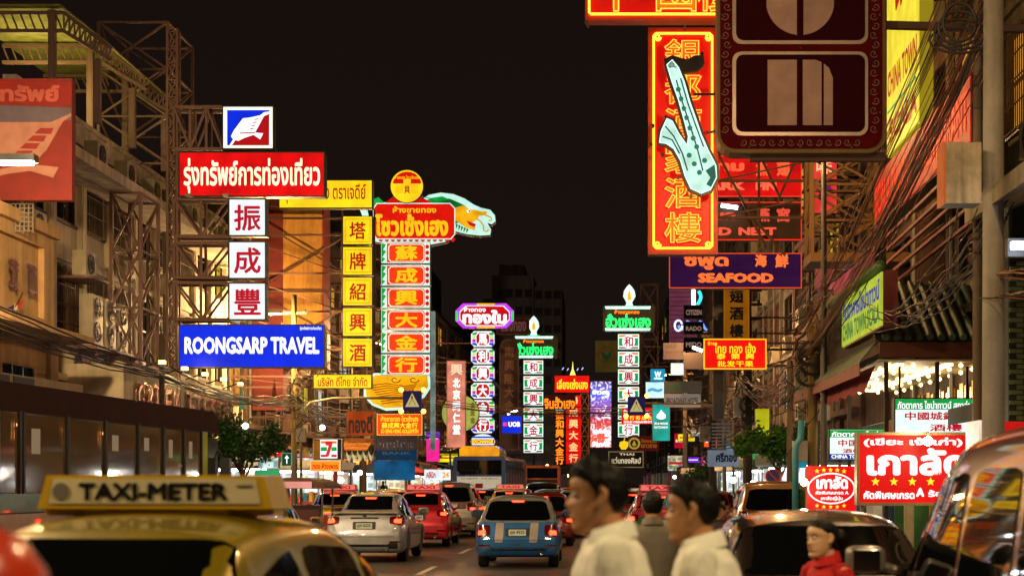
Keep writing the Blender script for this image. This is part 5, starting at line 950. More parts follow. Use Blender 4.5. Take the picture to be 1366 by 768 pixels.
def bundle(label, a, b, n, sag, spread, r=.02, jig=.02, name='cable_bundle', mats=None):
    t = thing(name, label, 'cables', a); a = Vector(a); b = Vector(b)
    for k in range(n):
        o1 = Vector((random.uniform(-spread, spread), 0, random.uniform(-spread, spread))); o2 = Vector((random.uniform(-spread, spread), 0, random.uniform(-spread, spread)))
        cable(a+o1, b+o2, sag*random.uniform(.6, 1.3), r*random.uniform(.6, 1.4), 16, random.choice(mats or [M_cab, M_cab, paint('#2a1a14', .5), paint('#5a4434', .6)]), t, jig)
    return t
rc = [M_cab, paint('#4a2214', .5), paint('#7a3a22', .45), paint('#8a6a50', .45)]
bundle('thick bundle of cables sweeping down from the top right to the pole by the restaurant', (5.45, 14, 11.0), (5.2, 40.3, 4.9), 26, .8, .22, .010, .012, mats=rc)
bundle('second sheaf of cables sweeping down beside the thick bundle', (5.25, 16, 11.0), (4.9, 41, 5.3), 16, .5, .3, .008, .008, mats=rc)
bundle('loose cables running above the pavilion to the round pole', (5.25, 22, 7.6), (5.2, 40.3, 6.2), 8, .8, .3, .010, .03, mats=rc)
bundle('sagging cables from the round pole out of the right edge', (6.9, 19, 4.9), (5.25, 22, 4.3), 9, .3, .22, .012, .03, mats=rc)
bundle('sagging cables between the wooden pole and the pole by the no parking sign', (5.2, 40.3, 5.0), (5.2, 58, 5.2), 14, 1.0, .35, .02, .05, mats=rc)
bundle('sagging cables between the two dark poles on the right', (5.2, 58, 5.2), (5.2, 76, 5.3), 14, 1.0, .4, .022, .06)
bundle('sagging cables in the far right street', (5.2, 76, 5.3), (5.3, 102, 5.6), 12, .9, .4, .025, .06)
bundle('cables drooping from the round pole over the tiled roof', (5.25, 22, 5.4), (5.6, 33, 5.1), 12, .7, .35, .010, .05)
bundle('cables crossing low over the white fascia cabinet', (-11.1, 18, 5.8), (-11.9, 45, 4.6), 9, .5, .22, .018, .02)
bundle('cables from the thin pole to the yellow lit pole on the left', (-11.9, 45, 4.6), (-11.3, 61, 4.7), 12, .3, .25, .02, .04)
bundle('cables from the yellow lit pole past the dragon sign', (-11.3, 61, 4.7), (-11.2, 78, 4.9), 14, .4, .3, .022, .05)
bundle('cables along the far left pavement', (-11.2, 78, 4.9), (-11.2, 96, 5.0), 12, .5, .3, .025, .05)
bundle('far left cables beyond the blue board', (-11.2, 96, 5.0), (-11, 130, 5.3), 10, .8, .4, .03, .06)
bundle('three wires crossing the street before the salmon sign', (-11.2, 80, 6.1), (5.2, 76, 5.3), 4, .7, .25, .018, .0)
bundle('thin wires strung across in front of the octagon stack', (-11.2, 96, 6.6), (5.2, 90, 6.0), 4, .6, .3, .018, .0)
for i in range(7):
    c = (5.2+random.uniform(-.2, .2), 40+random.uniform(-.5, .5), 4.3+random.uniform(-.8, .9)) if i < 3 else ((5.2, 58-.3+i*.05, 4+.4*(i-3)) if i < 5 else (-11.25, 61.2, 4.6+.5*(i-5)))
    t = thing('cable_coil', ['upper coil of spare cable by the wooden pole', 'second coil of spare cable by the wooden pole', 'third coil of spare cable by the wooden pole', 'lower coil of cable on the pole by the no parking sign', 'upper coil of cable on the pole by the no parking sign', 'lower coil of cable on the yellow lit pole', 'upper coil of cable on the yellow lit pole'][i], 'cables', c, 'cable coils tied to poles'); rr_ = random.uniform(.18, .3)
    for k in range(4): MB().tube([(c[0]+(rr_+.03*k)*cos(a*pi/8), c[1]-.25-.02*k, c[2]+(rr_+.02*k)*sin(a*pi/8)) for a in range(17)], .011, 5).build('loop', M_cab, t, True)
t = thing('cable_coil', 'big dangling loops of cable at the top right', 'cables', P(1290, 40, 22))
for k in range(4): MB().tube([P(1280+(22+k*6)*cos(a*pi/9), 30+k*8+(26-k*3)*sin(a*pi/9), 22+.05*k) for a in range(19)], .02, 5).build('loop', M_cab, t, True)
for i, (xx, yy) in enumerate(((5.22, 40.3), (5.22, 41.2), (5.2, 57.5), (5.25, 75.5), (-11.2, 60.8), (-11.15, 78), (-11.15, 95.5))):     # tangles of drops round the poles
    t = thing('cable_tangle', ['tangle of drop wires round the wooden pole', 'tangle of drop wires round the leaning pole', 'tangle of drop wires round the dark pole by the no parking sign', 'tangle of drop wires round the dark pole right of the teal sign', 'tangle of drop wires round the yellow lit pole', 'tangle of drop wires round the pole by the canopy', 'tangle of drop wires round the pole by the blue board'][i], 'cables', (xx, yy, 3.5))
    for k in range(16):
        z = random.uniform(3.4, 6.2); p = [Vector((xx, yy, z))]
        for q in range(5): p.append(p[-1]+Vector((random.uniform(-.35, .35), random.uniform(-.3, .3), random.uniform(-.45, .25))))
        MB().tube(p, .016, 4).build('strand', M_cab, t, True)
# grey panels and concrete hood at the right edge
t = thing('meter_panel', 'tall grey metal panels hung on the facade at the top right corner', 'panel', (7.2, 28, 8))
for k in range(4): MB().box(5.75+k*.42, 6.1+k*.42, 21.9+k*.35, 22.3+k*.35, 6.6+.25*k, 8.6).build('panel', paint('#7a7062', .5), t)
t = thing('concrete_hood', 'sloping dirty concrete hood over the right pavement', 'canopy', (6.4, 21, 5))
m_ = wall('#8f7f60', .7); MB().add([(5.2,19,5.6),(6.9,19,6.3),(6.9,23.5,6.3),(5.2,23.5,5.6),(5.2,19,5.35),(6.9,19,6.0),(6.9,23.5,6.0),(5.2,23.5,5.35)], [(0,1,2,3),(7,6,5,4),(0,4,5,1),(1,5,6,2),(2,6,7,3),(3,7,4,0)]).build('slab', m_, t)
for k in range(4): MB().tube([(5.3+k*.3, 19.5, 5.25+k*.12), (5.7+k*.3, 20, 4.9), (5.8+k*.3, 21.5, 4.6)], .05, 8).build('conduit', M_pipe, t, True)
t = thing('wall_lamp', 'bluish white bulkhead lamp at the right edge', 'lamp', P(1357, 328, 20)); v = P(1357, 328, 20); MB().box(v.x-.07, v.x+.09, 19.95, 20.05, v.z-.04, v.z+.05).build('lamp_glass', lit('#c8dcff', 14, 0), t); MB().box(v.x-.1, v.x+.12, 20.06, 20.2, v.z-.12, v.z+.1).build('housing', M_cab, t); lamp(v.x, 19.7, v.z, 25, (.8, .88, 1), t, .08)
t = thing('brick_pier', 'green glazed brick pier at the right edge beside the round pole', 'pier', (6.7, 24.5, 0)); a = P(1346, 560, 24); b_ = P(1380, 425, 24)
MB().box(a.x, a.x+1.4, 24.03, 26, .13, 6).build('core', paint('#1c2418', .8), t); bb = MB()
bme = MB().box(0, .19, -.03, .03, 0, .062).mesh('brick', paint('#5a6840', .35))
for j in range(44):
    for i in range(6):
        o = link('brick', bme, t); o.location = Vector((a.x+.01+i*.205+(.1 if j % 2 else 0), 24.03, 1.6+j*.075))-ORG[t.name]
# lamps and flags on the left
t = thing('flag', 'limp striped flag on a pole over the cream building', 'flag', P(15, 440, 37)); w0 = P(28, 395, 36.5)
MB().tube([P(2, 450, 36.8), P(30, 390, 36.4)], .025, 6).build('flag_pole', M_rust, t)
for (x0_, x1_, cc_) in ((4, 10, '#2a2050'), (10, 18, '#2a2050'), (18, 23, '#b8a898'), (23, 30, '#9a2c1c')):
    MB().add([P(x0_, 425-(x0_)*.6, 36.5), P(x1_, 425-(x1_)*.6+2, 36.45), P(x1_+1, 400+(30-x1_)*.5, 36.5), P(x0_+1, 400+(30-x0_)*.5, 36.55)], [(0,1,2,3)]).build('stripe', paint(cc_, .8), t)
for (px_, py_, cc_, lb) in ((322, 520, '#3f8a98', 'teal hanging pennant over the left shops'), (365, 512, '#4a2a2a', 'dark red hanging pennant over the left shops')):
    t = thing('pennant', lb, 'flag', P(px_, py_, 60)); MB().prism([(P(px_-4,0,60).x, P(0,py_+28,60).z), (P(px_+5,0,60).x, P(0,py_+24,60).z), (P(px_+1,0,60).x, P(0,py_-8,60).z)], 60, 60.03).build('cloth', paint(cc_, .8), t)
# ================================================================== TREES
def tree(label, c, rad, h, n, col, seed):
    rnd = random.Random(seed); t = thing('street_tree', label, 'tree', (c[0], c[1], .13)); tk = MB()
    tk.tube([(c[0], c[1], .13), (c[0]+.05, c[1], (h-rad)*.6), (c[0], c[1], h-rad*.3)], [.11, .08, .05], 8)
    for k in range(6): a = k*1.05; tk.tube([(c[0], c[1], h-rad*(1.2-.1*k)), (c[0]+rad*.6*cos(a), c[1]+rad*.6*sin(a), h+rad*.25*sin(k))], [.045, .015], 5)
    tk.build('trunk', paint('#4a3a28', .8), t, True); b = MB(); cl = []
    for k in range(26):
        d = Vector((rnd.gauss(0,1), rnd.gauss(0,1), rnd.gauss(0,.8))).normalized()*rad*rnd.uniform(.3, 1.15); cl.append((Vector((c[0], c[1], h))+Vector((d.x*1.15, d.y, d.z*.8)), rad*rnd.uniform(.12, .36)))
    for i in range(n):
        cp, cr_ = rnd.choice(cl); p = cp+Vector((rnd.gauss(0,1), rnd.gauss(0,1), rnd.gauss(0,1)))*cr_*.55; u = Vector((rnd.gauss(0,1), rnd.gauss(0,1), rnd.gauss(0,.6))).normalized(); w = u.orthogonal().normalized(); l = rnd.uniform(.07, .19)
        b.add([p, p+u*l*.5+w*l*.3, p+u*l, p+u*l*.5-w*l*.3], [(0,1,2,3)], i % 2)
    b.build('crown', [paint(col, .55), paint('#2e5a1c', .5)], t)
tree('dark leafy street tree in front of the shops on the left', (-11.4, 52.5, 0), 1.15, 3.0, 7000, '#1c3010', 3)
tree('small round green tree on the right pavement by the poles', (5.1, 47, 0), .85, 2.75, 8000, '#3d6a1c', 5)
tree('low green bush tree behind the walking man', (4.9, 78, 0), 1.0, 1.9, 4000, '#3d6a1c', 8)
# ================================================================== STALLS ON THE PAVEMENTS
rs = random.Random(21)
def stall(label, x, y, w, col, sidecol='#f0f4ff'):
    t = thing('street_stall', label, 'stall', (x, y, .13)); MB().box(x-w/2, x+w/2, y, y+1.2, .13, .95).build('counter', paint(rs.choice(['#a89878','#8a2c20','#3a5a70']), .5), t)
    for dx in (-w/2, w/2-.05):
        for dy in (0, 1.15): MB().box(x+dx, x+dx+.05, y+dy, y+dy+.05, .13, 2.3).build('post', M_alu, t)
    MB().add([(x-w/2-.2, y-.3, 2.25), (x+w/2+.2, y-.3, 2.25), (x+w/2+.1, y+1.4, 2.6), (x-w/2-.1, y+1.4, 2.6), (x-w/2-.2, y-.3, 2.2), (x+w/2+.2, y-.3, 2.2), (x+w/2+.1, y+1.4, 2.55), (x-w/2-.1, y+1.4, 2.55)], [(0,1,2,3),(7,6,5,4),(0,4,5,1),(1,5,6,2),(2,6,7,3),(3,7,4,0)]).build('roof', paint(col, .7), t)
    MB().tube([(x-w*.4, y-.1, 2.12), (x+w*.4, y-.1, 2.12)], .045, 6).build('tube_lamp', lit('#eef6ff', 12, 0), t)
    MB().box(x-w*.42, x+w*.42, y+1.15, y+1.2, 1.3, 2.15).build('menu_board', goods(rs.choice([sidecol, '#ffe0a8', '#d8f4f0']), 1.2), t)
    for k in range(9): q = x-w*.4+k*w*.1; MB().box(q, q+w*.07, y+.1, y+.4, .96, .96+rs.uniform(.1, .4)).build('goods', paint(rs.choice(['#c8962c','#b83020','#e8e0d0','#4a8a3a','#2a6a90','#d86a90']), .5), t)
    lamp(x, y+.2, 2.0, 110, (1, .9, .75), t, .1)
for (a_) in (('stall with a white menu board left of the street tree', -12.2, 46, 1.8, '#3a4a3a'), ('stall with a teal roof near the direction sign', -12.1, 56, 2.0, '#1f5a60'), ('stall with a pale roof below the striped shop sign', -11.9, 64, 2.0, '#8a8a84'),
    ('stall lit white below the black and white drape', -11.9, 71, 2.2, '#555a60'), ('stall with a blue roof below the bank board', -11.9, 80, 2.2, '#1d4a78'), ('bright stall right of the bank board', -11.8, 90, 2.4, '#9aa0a8'), ('bright stall below the pink shop sign', -11.8, 99, 2.4, '#a0a8b0'),
    ('far left stall below the salmon upright sign', -11.8, 112, 2.4, '#888888'), ('pale stall at the right kerb behind the brown car', 6.4, 46, 2.0, '#7a8a8a'), ('white lit stall by the no parking sign', 6.3, 53, 2.2, '#a0b0b0'), ('green roofed stall farther on the right', 6.3, 62, 2.2, '#2a7a5a'),
    ('white lit stall beyond the green roofed one', 6.3, 72, 2.2, '#b0b8b8'), ('far right stall near the teal drop sign', 6.3, 84, 2.4, '#909890'), ('farthest stall on the right pavement', 6.3, 98, 2.6, '#909890')): stall(*a_)
def umbrella(label, x, y, r, z, col, closed=False):
    t = thing('market_umbrella', label, 'umbrella', (x, y, .13)); MB().lathe([(.03, 0), (.03, z)], (x, y, .13), 'z', 8).build('pole', M_alu, t)
    if closed:
        b = MB().lathe([(.02, .75), (.12, .15), (.09, -.5), (.03, -.75)], (x, y, z-.2), 'z', 10); b.build('canopy', [paint(col, .8)], t); return
    for k in range(8):
        a0 = k*pi/4; a1 = a0+pi/4; b = MB(); b.add([(x, y, z+.1), (x+r*cos(a0), y+r*sin(a0), z-.4), (x+r*cos(a1), y+r*sin(a1), z-.4), (x+r*cos(a1), y+r*sin(a1), z-.58), (x+r*cos(a0), y+r*sin(a0), z-.58)], [(0,1,2),(2,1,4,3)]); b.build('canopy_panel', paint(col, .8), t)
umbrella('dark red market umbrella on the left pavement', -10.9, 84, 1.5, 2.85, '#8a2430'); umbrella('red market umbrella behind the dark red one', -11, 93, 1.5, 2.7, '#a02c30')
umbrella('closed red and blue umbrella standing on the left pavement', -10.9, 68, 1.5, 2.5, '#b03040', True)
t = thing('draped_cloth', 'black and white swagged cloth hanging over the left stall', 'drape', P(478, 612, 66))
for k in range(5):
    for m_, z_ in ((paint('#0c0c0e', .8), 600), (paint('#b8c8c0', .8), 608)):
        q = [P(462+k*7.4+u*7.4/8, z_+7*sin(u*pi/8), 66-.1*sin(u*pi/8)) for u in range(9)]; tp = [P(462+k*7.4+u*7.4/8, z_-7, 66) for u in range(9)]
        MB().add(tp+q, [(i, i+1, i+10, i+9) for i in range(8)]).build('swag', m_, t)
sign('shop_sign', 'magenta lit shop sign turned to the street under the salmon sign', 'sign', 569, 585, 586, 615, 94, lit('#e81c8c', 1.1, .3), d=.3)
sign('sign_box', 'white lit menu box with a red patch at the foot of the left shops', 'sign', 566, 626, 601, 640, 90, lit('#f0f6ff', 1.0, .2), [('คลินิก', 569, 629, 581, 637, T_red, .04), ('24', 590, 629, 599, 637, lit('#e8a020', 1.2, 0), .05)], d=.2)
sign('sign_box', 'white lit box sign on the shop beside the street tree', 'sign', 345, 610, 371, 624, 55, goods('#e0fff4', 1.3), d=.3); sign('sign_box', 'green lit board under the white box sign on the left', 'sign', 340, 626, 372, 634, 55, lit('#30a868', .9, .2), d=.2)
for k, (px_, py_, YY) in enumerate(((327, 568, 56), (430, 570, 66), (480, 630, 70), (455, 640, 66), (730, 621, 118), (757, 634, 125), (1040, 647, 44), (978, 640, 60), (985, 632, 66), (1005, 645, 52), (920, 640, 88), (900, 636, 100))):
    t = thing('bulb_lamp', 'small bare bulb glowing among the ' + ['leaves of the left tree', 'cables over the left canopy', 'draped left stall goods', 'left stalls near the closed umbrella', 'far traffic left of the red stack', 'far traffic under the narrow neon stack', 'stalls by the no parking sign', 'shops right of the walking man', 'shops above the brown car', 'stalls between the right poles', 'far right stalls', 'farthest right stalls'][k], 'lamp', P(px_, py_, YY))
    amber(t, px_, py_, YY, .11, 16, '#ffb860' if k in (4, 5) else '#f4f6ff', 'bulb'); bar('cord', P(px_, py_, YY), P(px_, py_, YY)+Vector((0, 0, .6)), .01, M_cab, t)

for side, X_, nm in ((-1, -13.9, 'left'), (1, 7.9, 'right')):
    for k, (cn, hx, st_) in enumerate((('red', '#e01410', 1.1), ('white', '#e8f4ff', 1.0), ('green', '#18b050', 1.0), ('amber', '#ffa020', 1.1), ('blue', '#1848e0', 1.1), ('pink', '#f03890', 1.0), ('orange', '#ff5a14', 1.1), ('turquoise', '#20c0b8', .9), ('violet', '#8030e0', 1.1), ('lemon yellow', '#f0e020', 1.0), ('cream', '#ffe8b0', 1.0), ('crimson', '#c00830', 1.0))):
        yy = (62 if side < 0 else 56)+k*8.5+rs.uniform(-2, 2); w_ = rs.uniform(.8, 1.9); h_ = rs.uniform(.4, 1.5); z_ = rs.uniform(2.7, 5.6) if k > 3 else 2.6; h_ = h_ if k > 3 else .4; xa = X_-side*.25; xb = xa-side*w_
        t = thing('shop_sign', f'small {cn} lit box sign low on the {nm} hand shophouses', 'sign', (xa, yy, z_), f'small lit signs over the {nm} shops')
        MB().box(xa, xb, yy, yy+.2, z_, z_+h_).build('cabinet', M_case, t); MB().box(xa-side*.04, xb+side*.04, yy-.02, yy, z_+.04, z_+h_-.04).build('face', goods(hx, st_) if k % 3 == 1 else lit(hx, st_, .3), t)
        MB().box(xa-side*.15, xb+side*.15, yy-.03, yy-.02, z_+h_*.42, z_+h_*.58).build('stripe', lit('#fff4d8' if cn not in ('white', 'cream', 'lemon yellow') else '#c01818', 1, 0), t); bar('bracket', (X_, yy+.1, z_+h_*.5), (xa, yy+.1, z_+h_*.5), .03, M_rust, t)
# ================================================================== VEHICLES
def lerp_keys(k, y):
    if y <= k[0][0]: return k[0][1]
    for (a, va), (b, vb) in zip(k, k[1:]):
        if y <= b: return va+(vb-va)*(y-a)/(b-a)
    return k[-1][1]
KIND = {
 'sedan': dict(L=4.45, ax=(.98, 3.62), ar=.345, top=[(0,.60),(.05,.74),(.11,.98),(.2,1.04),(.62,1.07),(1.25,1.40),(1.7,1.465),(2.3,1.455),(2.65,1.37),(3.25,1.03),(3.9,.90),(4.3,.72),(4.45,.58)],
   belt=[(0,.56),(.06,.66),(.14,.84),(.6,.90),(2.4,.90),(3.3,.86),(4.2,.68),(4.45,.54)], wt=[(0,.55),(.1,.68),(.5,.66),(.7,.58),(1.3,.54),(2.4,.55),(3.0,.62),(3.6,.68),(4.45,.5)], wm=[(0,.68),(.06,.79),(.3,.85),(4.0,.85),(4.3,.78),(4.45,.62)]),
 'hatch': dict(L=3.65, ax=(.62, 3.05), ar=.31, top=[(0,.56),(.04,.70),(.10,.92),(.30,1.22),(.42,1.36),(.7,1.41),(1.7,1.41),(2.05,1.34),(2.5,1.02),(3.2,.88),(3.5,.74),(3.65,.56)],
   belt=[(0,.5),(.05,.64),(.12,.86),(2.4,.9),(3.2,.8),(3.65,.5)], wt=[(0,.55),(.1,.72),(.3,.66),(.5,.60),(1.9,.60),(2.5,.66),(3.2,.66),(3.65,.45)], wm=[(0,.66),(.05,.79),(.25,.845),(3.3,.84),(3.55,.74),(3.65,.6)]),
 'suv': dict(L=4.6, ax=(.9, 3.7), ar=.37, top=[(0,.62),(.04,.80),(.08,1.05),(.32,1.48),(.5,1.64),(.9,1.70),(2.4,1.69),(2.75,1.6),(3.3,1.16),(4.2,1.02),(4.5,.8),(4.6,.62)],
   belt=[(0,.56),(.05,.8),(.12,.98),(3.2,1.0),(4.2,.86),(4.6,.56)], wt=[(0,.6),(.1,.76),(.4,.66),(2.6,.64),(3.3,.7),(4.2,.7),(4.6,.5)], wm=[(0,.7),(.05,.84),(.25,.90),(4.2,.9),(4.5,.8),(4.6,.65)]),
 'van': dict(L=5.0, ax=(.95, 4.1), ar=.36, top=[(0,.6),(.03,.9),(.06,1.2),(.14,1.75),(.3,1.9),(1.0,1.95),(3.0,1.93),(3.4,1.82),(4.25,1.2),(4.8,.98),(4.95,.8),(5.0,.6)],
   belt=[(0,.56),(.05,.9),(.1,1.05),(3.8,1.06),(4.8,.8),(5.0,.55)], wt=[(0,.7),(.1,.78),(3.4,.72),(4.2,.76),(5.0,.5)], wm=[(0,.8),(.05,.90),(.25,.95),(4.6,.95),(4.9,.85),(5.0,.7)]),
}
CM = {}
def body_mesh(kind):
    if kind in CM: return CM[kind]
    K = KIND[kind]; ar = K['ar']
    ys = {k[0] for nm in ('top', 'belt', 'wt', 'wm') for k in K[nm]}
    bz = [(0,.36),(.06,.24),(.2,.2)]
    for a in K['ax']:
        bz += [(a-ar-.05,.2),(a-ar,.34),(a-ar*.72,.56),(a,ar+.33),(a+ar*.72,.56),(a+ar,.34),(a+ar+.05,.2)]
    bz += [(K['L']-.2,.2),(K['L'],.32)]; bz.sort(); ys |= {b[0] for b in bz}; ys = sorted(ys)
    Y2 = [ys[0]]
    for y in ys[1:]:
        if y-Y2[-1] > .018: Y2.append(y)
    rings = []
    for y in Y2:
        zb = lerp_keys(bz, y); zt = lerp_keys(K['top'], y); bl = min(lerp_keys(K['belt'], y), zt-.03); wm = lerp_keys(K['wm'], y); wt = lerp_keys(K['wt'], y); bl = max(bl, zb+.05)
        cabin = zt-bl > .2; zm = zb+(bl-zb)*.45
        h = [(0, zb+.01), (wm-.14, zb), (wm-.03, zb+.02), (wm, zm), (wm-.015, bl-.04), (wm-.05, bl+.015)]
        h += [(wt+.10*(zt-bl), bl+(zt-bl)*.55), (wt+.01, zt-.07 if cabin else zt-.02), (wt-.08, zt-.018), (wt*.5, zt+.012), (0, zt+.018)]
        rings.append([(x, y, z) for x, z in h]+[(-x, y, z) for x, z in h[-2:0:-1]])
    n = len(rings[0]); b = MB(); b.v = [p for r in rings for p in r]; b.f = [(i*n+k, (i+1)*n+k, (i+1)*n+(k+1) % n, i*n+(k+1) % n) for i in range(len(rings)-1) for k in range(n)]
    b.f += [tuple(range(n)), tuple((len(rings)-1)*n+k for k in range(n))[::-1]]; b.m = [0]*len(b.f)
    me = b.mesh('body', M_black, smooth=True); o = bpy.data.objects.new('b', me); md = o.modifiers.new('s', 'SUBSURF'); md.levels = 2; md.render_levels = 2
    ev = evaluated(o)
    ev.polygons.foreach_set('use_smooth', [True]*len(ev.polygons)); ev.materials.clear()
    bvh = BVHTree.FromPolygons([v.co[:] for v in ev.vertices], [tuple(p.vertices) for p in ev.polygons]); CM[kind] = (ev, bvh); return CM[kind]
def patch(bvh, axis, q, off=.006, nu=10, nv=8, rnd=.12):
    """a pane or lamp lying on the body: quad q seen along axis ('back','front','left','right','top'), pressed onto the surface"""
    D = {'back': (0,1,0), 'front': (0,-1,0), 'left': (1,0,0), 'right': (-1,0,0), 'top': (0,0,-1)}[axis]; d = Vector(D); vs = []; ok = True
    for j in range(nv+1):
        for i in range(nu+1):
            u = i/nu; v = j/nv
            cu, cv = u-.5, v-.5
            k = max(0, abs(cu)-.5+rnd)/max(rnd, 1e-6); l = max(0, abs(cv)-.5+rnd)/max(rnd, 1e-6); r = sqrt(k*k+l*l)
            if k > 0 and l > 0 and r > max(k, l): s = max(k, l)/r; cu = math.copysign(.5-rnd+rnd*k*s, cu); cv = math.copysign(.5-rnd+rnd*l*s, cv)
            u = cu+.5; v = cv+.5
            a = [(1-u)*(1-v)*q[0][c]+u*(1-v)*q[1][c]+u*v*q[2][c]+(1-u)*v*q[3][c] for c in (0, 1)]
            o = {'back': (a[0], -1, a[1]), 'front': (a[0], 9, a[1]), 'left': (-3, a[0], a[1]), 'right': (3, a[0], a[1]), 'top': (a[0], a[1], 4)}[axis]
            hit = bvh.ray_cast(Vector(o), d)
            if hit[0] is None: vs.append(vs[-1] if vs else Vector(o)); continue
            nn = hit[1]; nn = -nn if nn.dot(d) > 0 else nn; vs.append(hit[0]+nn*off)
    b = MB(); b.add(vs, [(j*(nu+1)+i, j*(nu+1)+i+1, (j+1)*(nu+1)+i+1, (j+1)*(nu+1)+i) for j in range(nv) for i in range(nu)]); b.sm = True; return b
WM = {}
def wheel_meshes(r):
    if r in WM: return WM[r]
    w = .2; ty = MB().lathe([(r*.66, -.0), (r*.9, -.0), (r*.98, .02), (r, .05), (r, w-.05), (r*.98, w-.02), (r*.9, w), (r*.66, w)], (0,0,0), 'x', 28).mesh('tyre', paint('#0d0d0e', .8), smooth=True)
    ri = MB().lathe([(r*.66, .0), (r*.66, .03), (r*.6, .05), (r*.58, .09)], (0,0,0), 'x', 28)
    for k in range(5): a = k*2*pi/5; ri.bar((.03, .05*cos(a), .05*sin(a)), (.035, r*.62*cos(a), r*.62*sin(a)), .035, .018)
    ri.lathe([(.07, .0), (.06, .05)], (0,0,0), 'x', 12); ri = ri.mesh('rim', paint('#9a9a9c', .3, .8)); hub = MB().lathe([(r*.57, .1), (r*.57, .12)], (0,0,0), 'x', 20).mesh('brake_disc', paint('#151515', .6))
    WM[r] = (ty, ri, hub); return WM[r]
TL = lit('#ff1408', 4, 0); TL2 = lit('#ff2a14', 14, 0); TLd = paint('#5a0806', .15, 0, .5); M_plate = lit('#d8c890', .55, 0); M_glass = glassy('#07090a', .03)
def carpaint(h, met=.35): return paint(h, .32, met, 1.)
def car(name, label, kind, x, y, col, rz=0., brake=True, sign_text=None, col2=None, extra=None, lights=True, plate='กค 4259', group=None, roofc=None):
    K = KIND[kind]; me0, bvh = body_mesh(kind); L_ = K['L']; t = thing(name, label, 'car', (x, y, 0), group, rz, True)
    if not rz: ORG[t.name] = Vector((0,0,0))
    cp = carpaint(col) if isinstance(col, str) else col
    me = me0.copy(); me.materials.append(cp)
    if col2:
        me.materials.append(carpaint(col2))
        for p in me.polygons:
            if p.center.z > KIND[kind]['belt'][3][1]+.0 or (roofc and False): p.material_index = 1
    link('body', me, t); q = lambda ax, pts, mat, nm, par=t, **k: patch(bvh, ax, pts, **k).build(nm, mat, par)
    zt = max(a[1] for a in K['top']); bl = .93 if kind in ('sedan', 'hatch') else 1.05; r_ = K['ar']-.03
    # glass
    if kind == 'sedan': q('back', [(-.62,1.10),(.62,1.10),(.50,1.38),(-.50,1.38)], M_glass, 'rear_window'); q('front', [(-.64,1.07),(.64,1.07),(.52,1.38),(-.52,1.38)], M_glass, 'windscreen'); ws = [(.95,1.75),(1.80,2.55),(2.6,3.0)]; zz_ = (.96, 1.34)
    elif kind == 'hatch': q('back', [(-.66,.93),(.66,.93),(.54,1.31),(-.54,1.31)], M_glass, 'rear_window'); q('front', [(-.64,1.05),(.64,1.05),(.54,1.33),(-.54,1.33)], M_glass, 'windscreen'); ws = [(.5,1.15),(1.2,2.15)]; zz_ = (.96, 1.30)
    elif kind == 'suv': q('back', [(-.70,1.10),(.70,1.10),(.58,1.54),(-.58,1.54)], M_glass, 'rear_window'); q('front', [(-.68,1.2),(.68,1.2),(.58,1.58),(-.58,1.58)], M_glass, 'windscreen'); ws = [(.45,1.2),(1.27,2.15),(2.22,3.05)]; zz_ = (1.10, 1.52)
    else: q('back', [(-.74,1.15),(.74,1.15),(.66,1.72),(-.66,1.72)], M_glass, 'rear_window'); q('front', [(-.72,1.25),(.72,1.25),(.62,1.78),(-.62,1.78)], M_glass, 'windscreen'); ws = [(.35,1.35),(1.43,2.45),(2.53,3.55),(3.62,4.1)]; zz_ = (1.14, 1.72)
    for sd in ('left', 'right'):
        for (a, b_) in ws:
            top0 = min(zz_[1], lerp_keys(K['top'], a)-.09); top1 = min(zz_[1], lerp_keys(K['top'], b_)-.09)
            q(sd, [(a, zz_[0]), (b_, zz_[0]), (b_-.02, max(top1, zz_[0]+.06)), (a+.06, max(top0, zz_[0]+.06))], M_glass, 'side_window', nu=6, nv=5)
            o_ = b_+.035; b2 = patch(bvh, sd, [(o_-.004, .32), (o_+.004, .32), (o_+.004, zz_[0]-.02), (o_-.004, zz_[0]-.02)], .003, 1, 12, 0)
            if b_ < K['ax'][1]-.3: b2.build('door_seam', M_black, t)
            if b_ < K['ax'][1]-.3: q(sd, [(a+.1, bl-.12), (a+.26, bl-.12), (a+.26, bl-.09), (a+.1, bl-.09)], M_chrome, 'door_handle', nu=4, nv=2, off=.02)
    # rear lamps
    W_ = lerp_keys(K['wm'], .2)
    for sg in (-1, 1):
        xa, xb = ((W_-.30)*sg, (W_-.035)*sg)
        z0_, z1_ = (.78, .98) if kind == 'sedan' else ((.60, .86) if kind == 'hatch' else ((.80, 1.08) if kind == 'suv' else (.8, 1.3)))
        tl = q('back', [(xa,z0_+.04),(xb,z0_),(xb,z1_),(xa,z1_-.02)], TLd, 'tail_light', off=.008, nu=6, nv=5)
        if lights: q('back', [(xa+(.09*sg),z0_+.06),(xb-.03*sg,z0_+.04),(xb-.04*sg,z0_+.13),(xa+.10*sg,z0_+.13)], TL2 if brake else TL, 'lamp_glow', tl, off=.016, nu=4, nv=3)
        if kind == 'sedan': q('right' if sg > 0 else 'left', [(.10,.80),(.42,.84),(.36,.96),(.14,.97)], TLd, 'tail_light', off=.008, nu=5, nv=4)
        q('back', [(xa,.42),(xb-.03*sg,.42),(xb-.03*sg,.46),(xa,.46)], TLd, 'reflector', nu=3, nv=2)
        q('front', [((W_-.35)*sg,.62),((W_-.1)*sg,.64),((W_-.1)*sg,.76),((W_-.35)*sg,.74)], paint('#c8d0d4', .1, .3), 'headlight', nu=5, nv=3)
        m_ = MB(); mx = (W_+.09)*sg; my = lerp_keys([(0,0)], 0)+(2.72 if kind == 'sedan' else 2.2 if kind == 'hatch' else 3.0 if kind == 'suv' else 4.0); mz = zz_[0]+.06
        sq4 = []
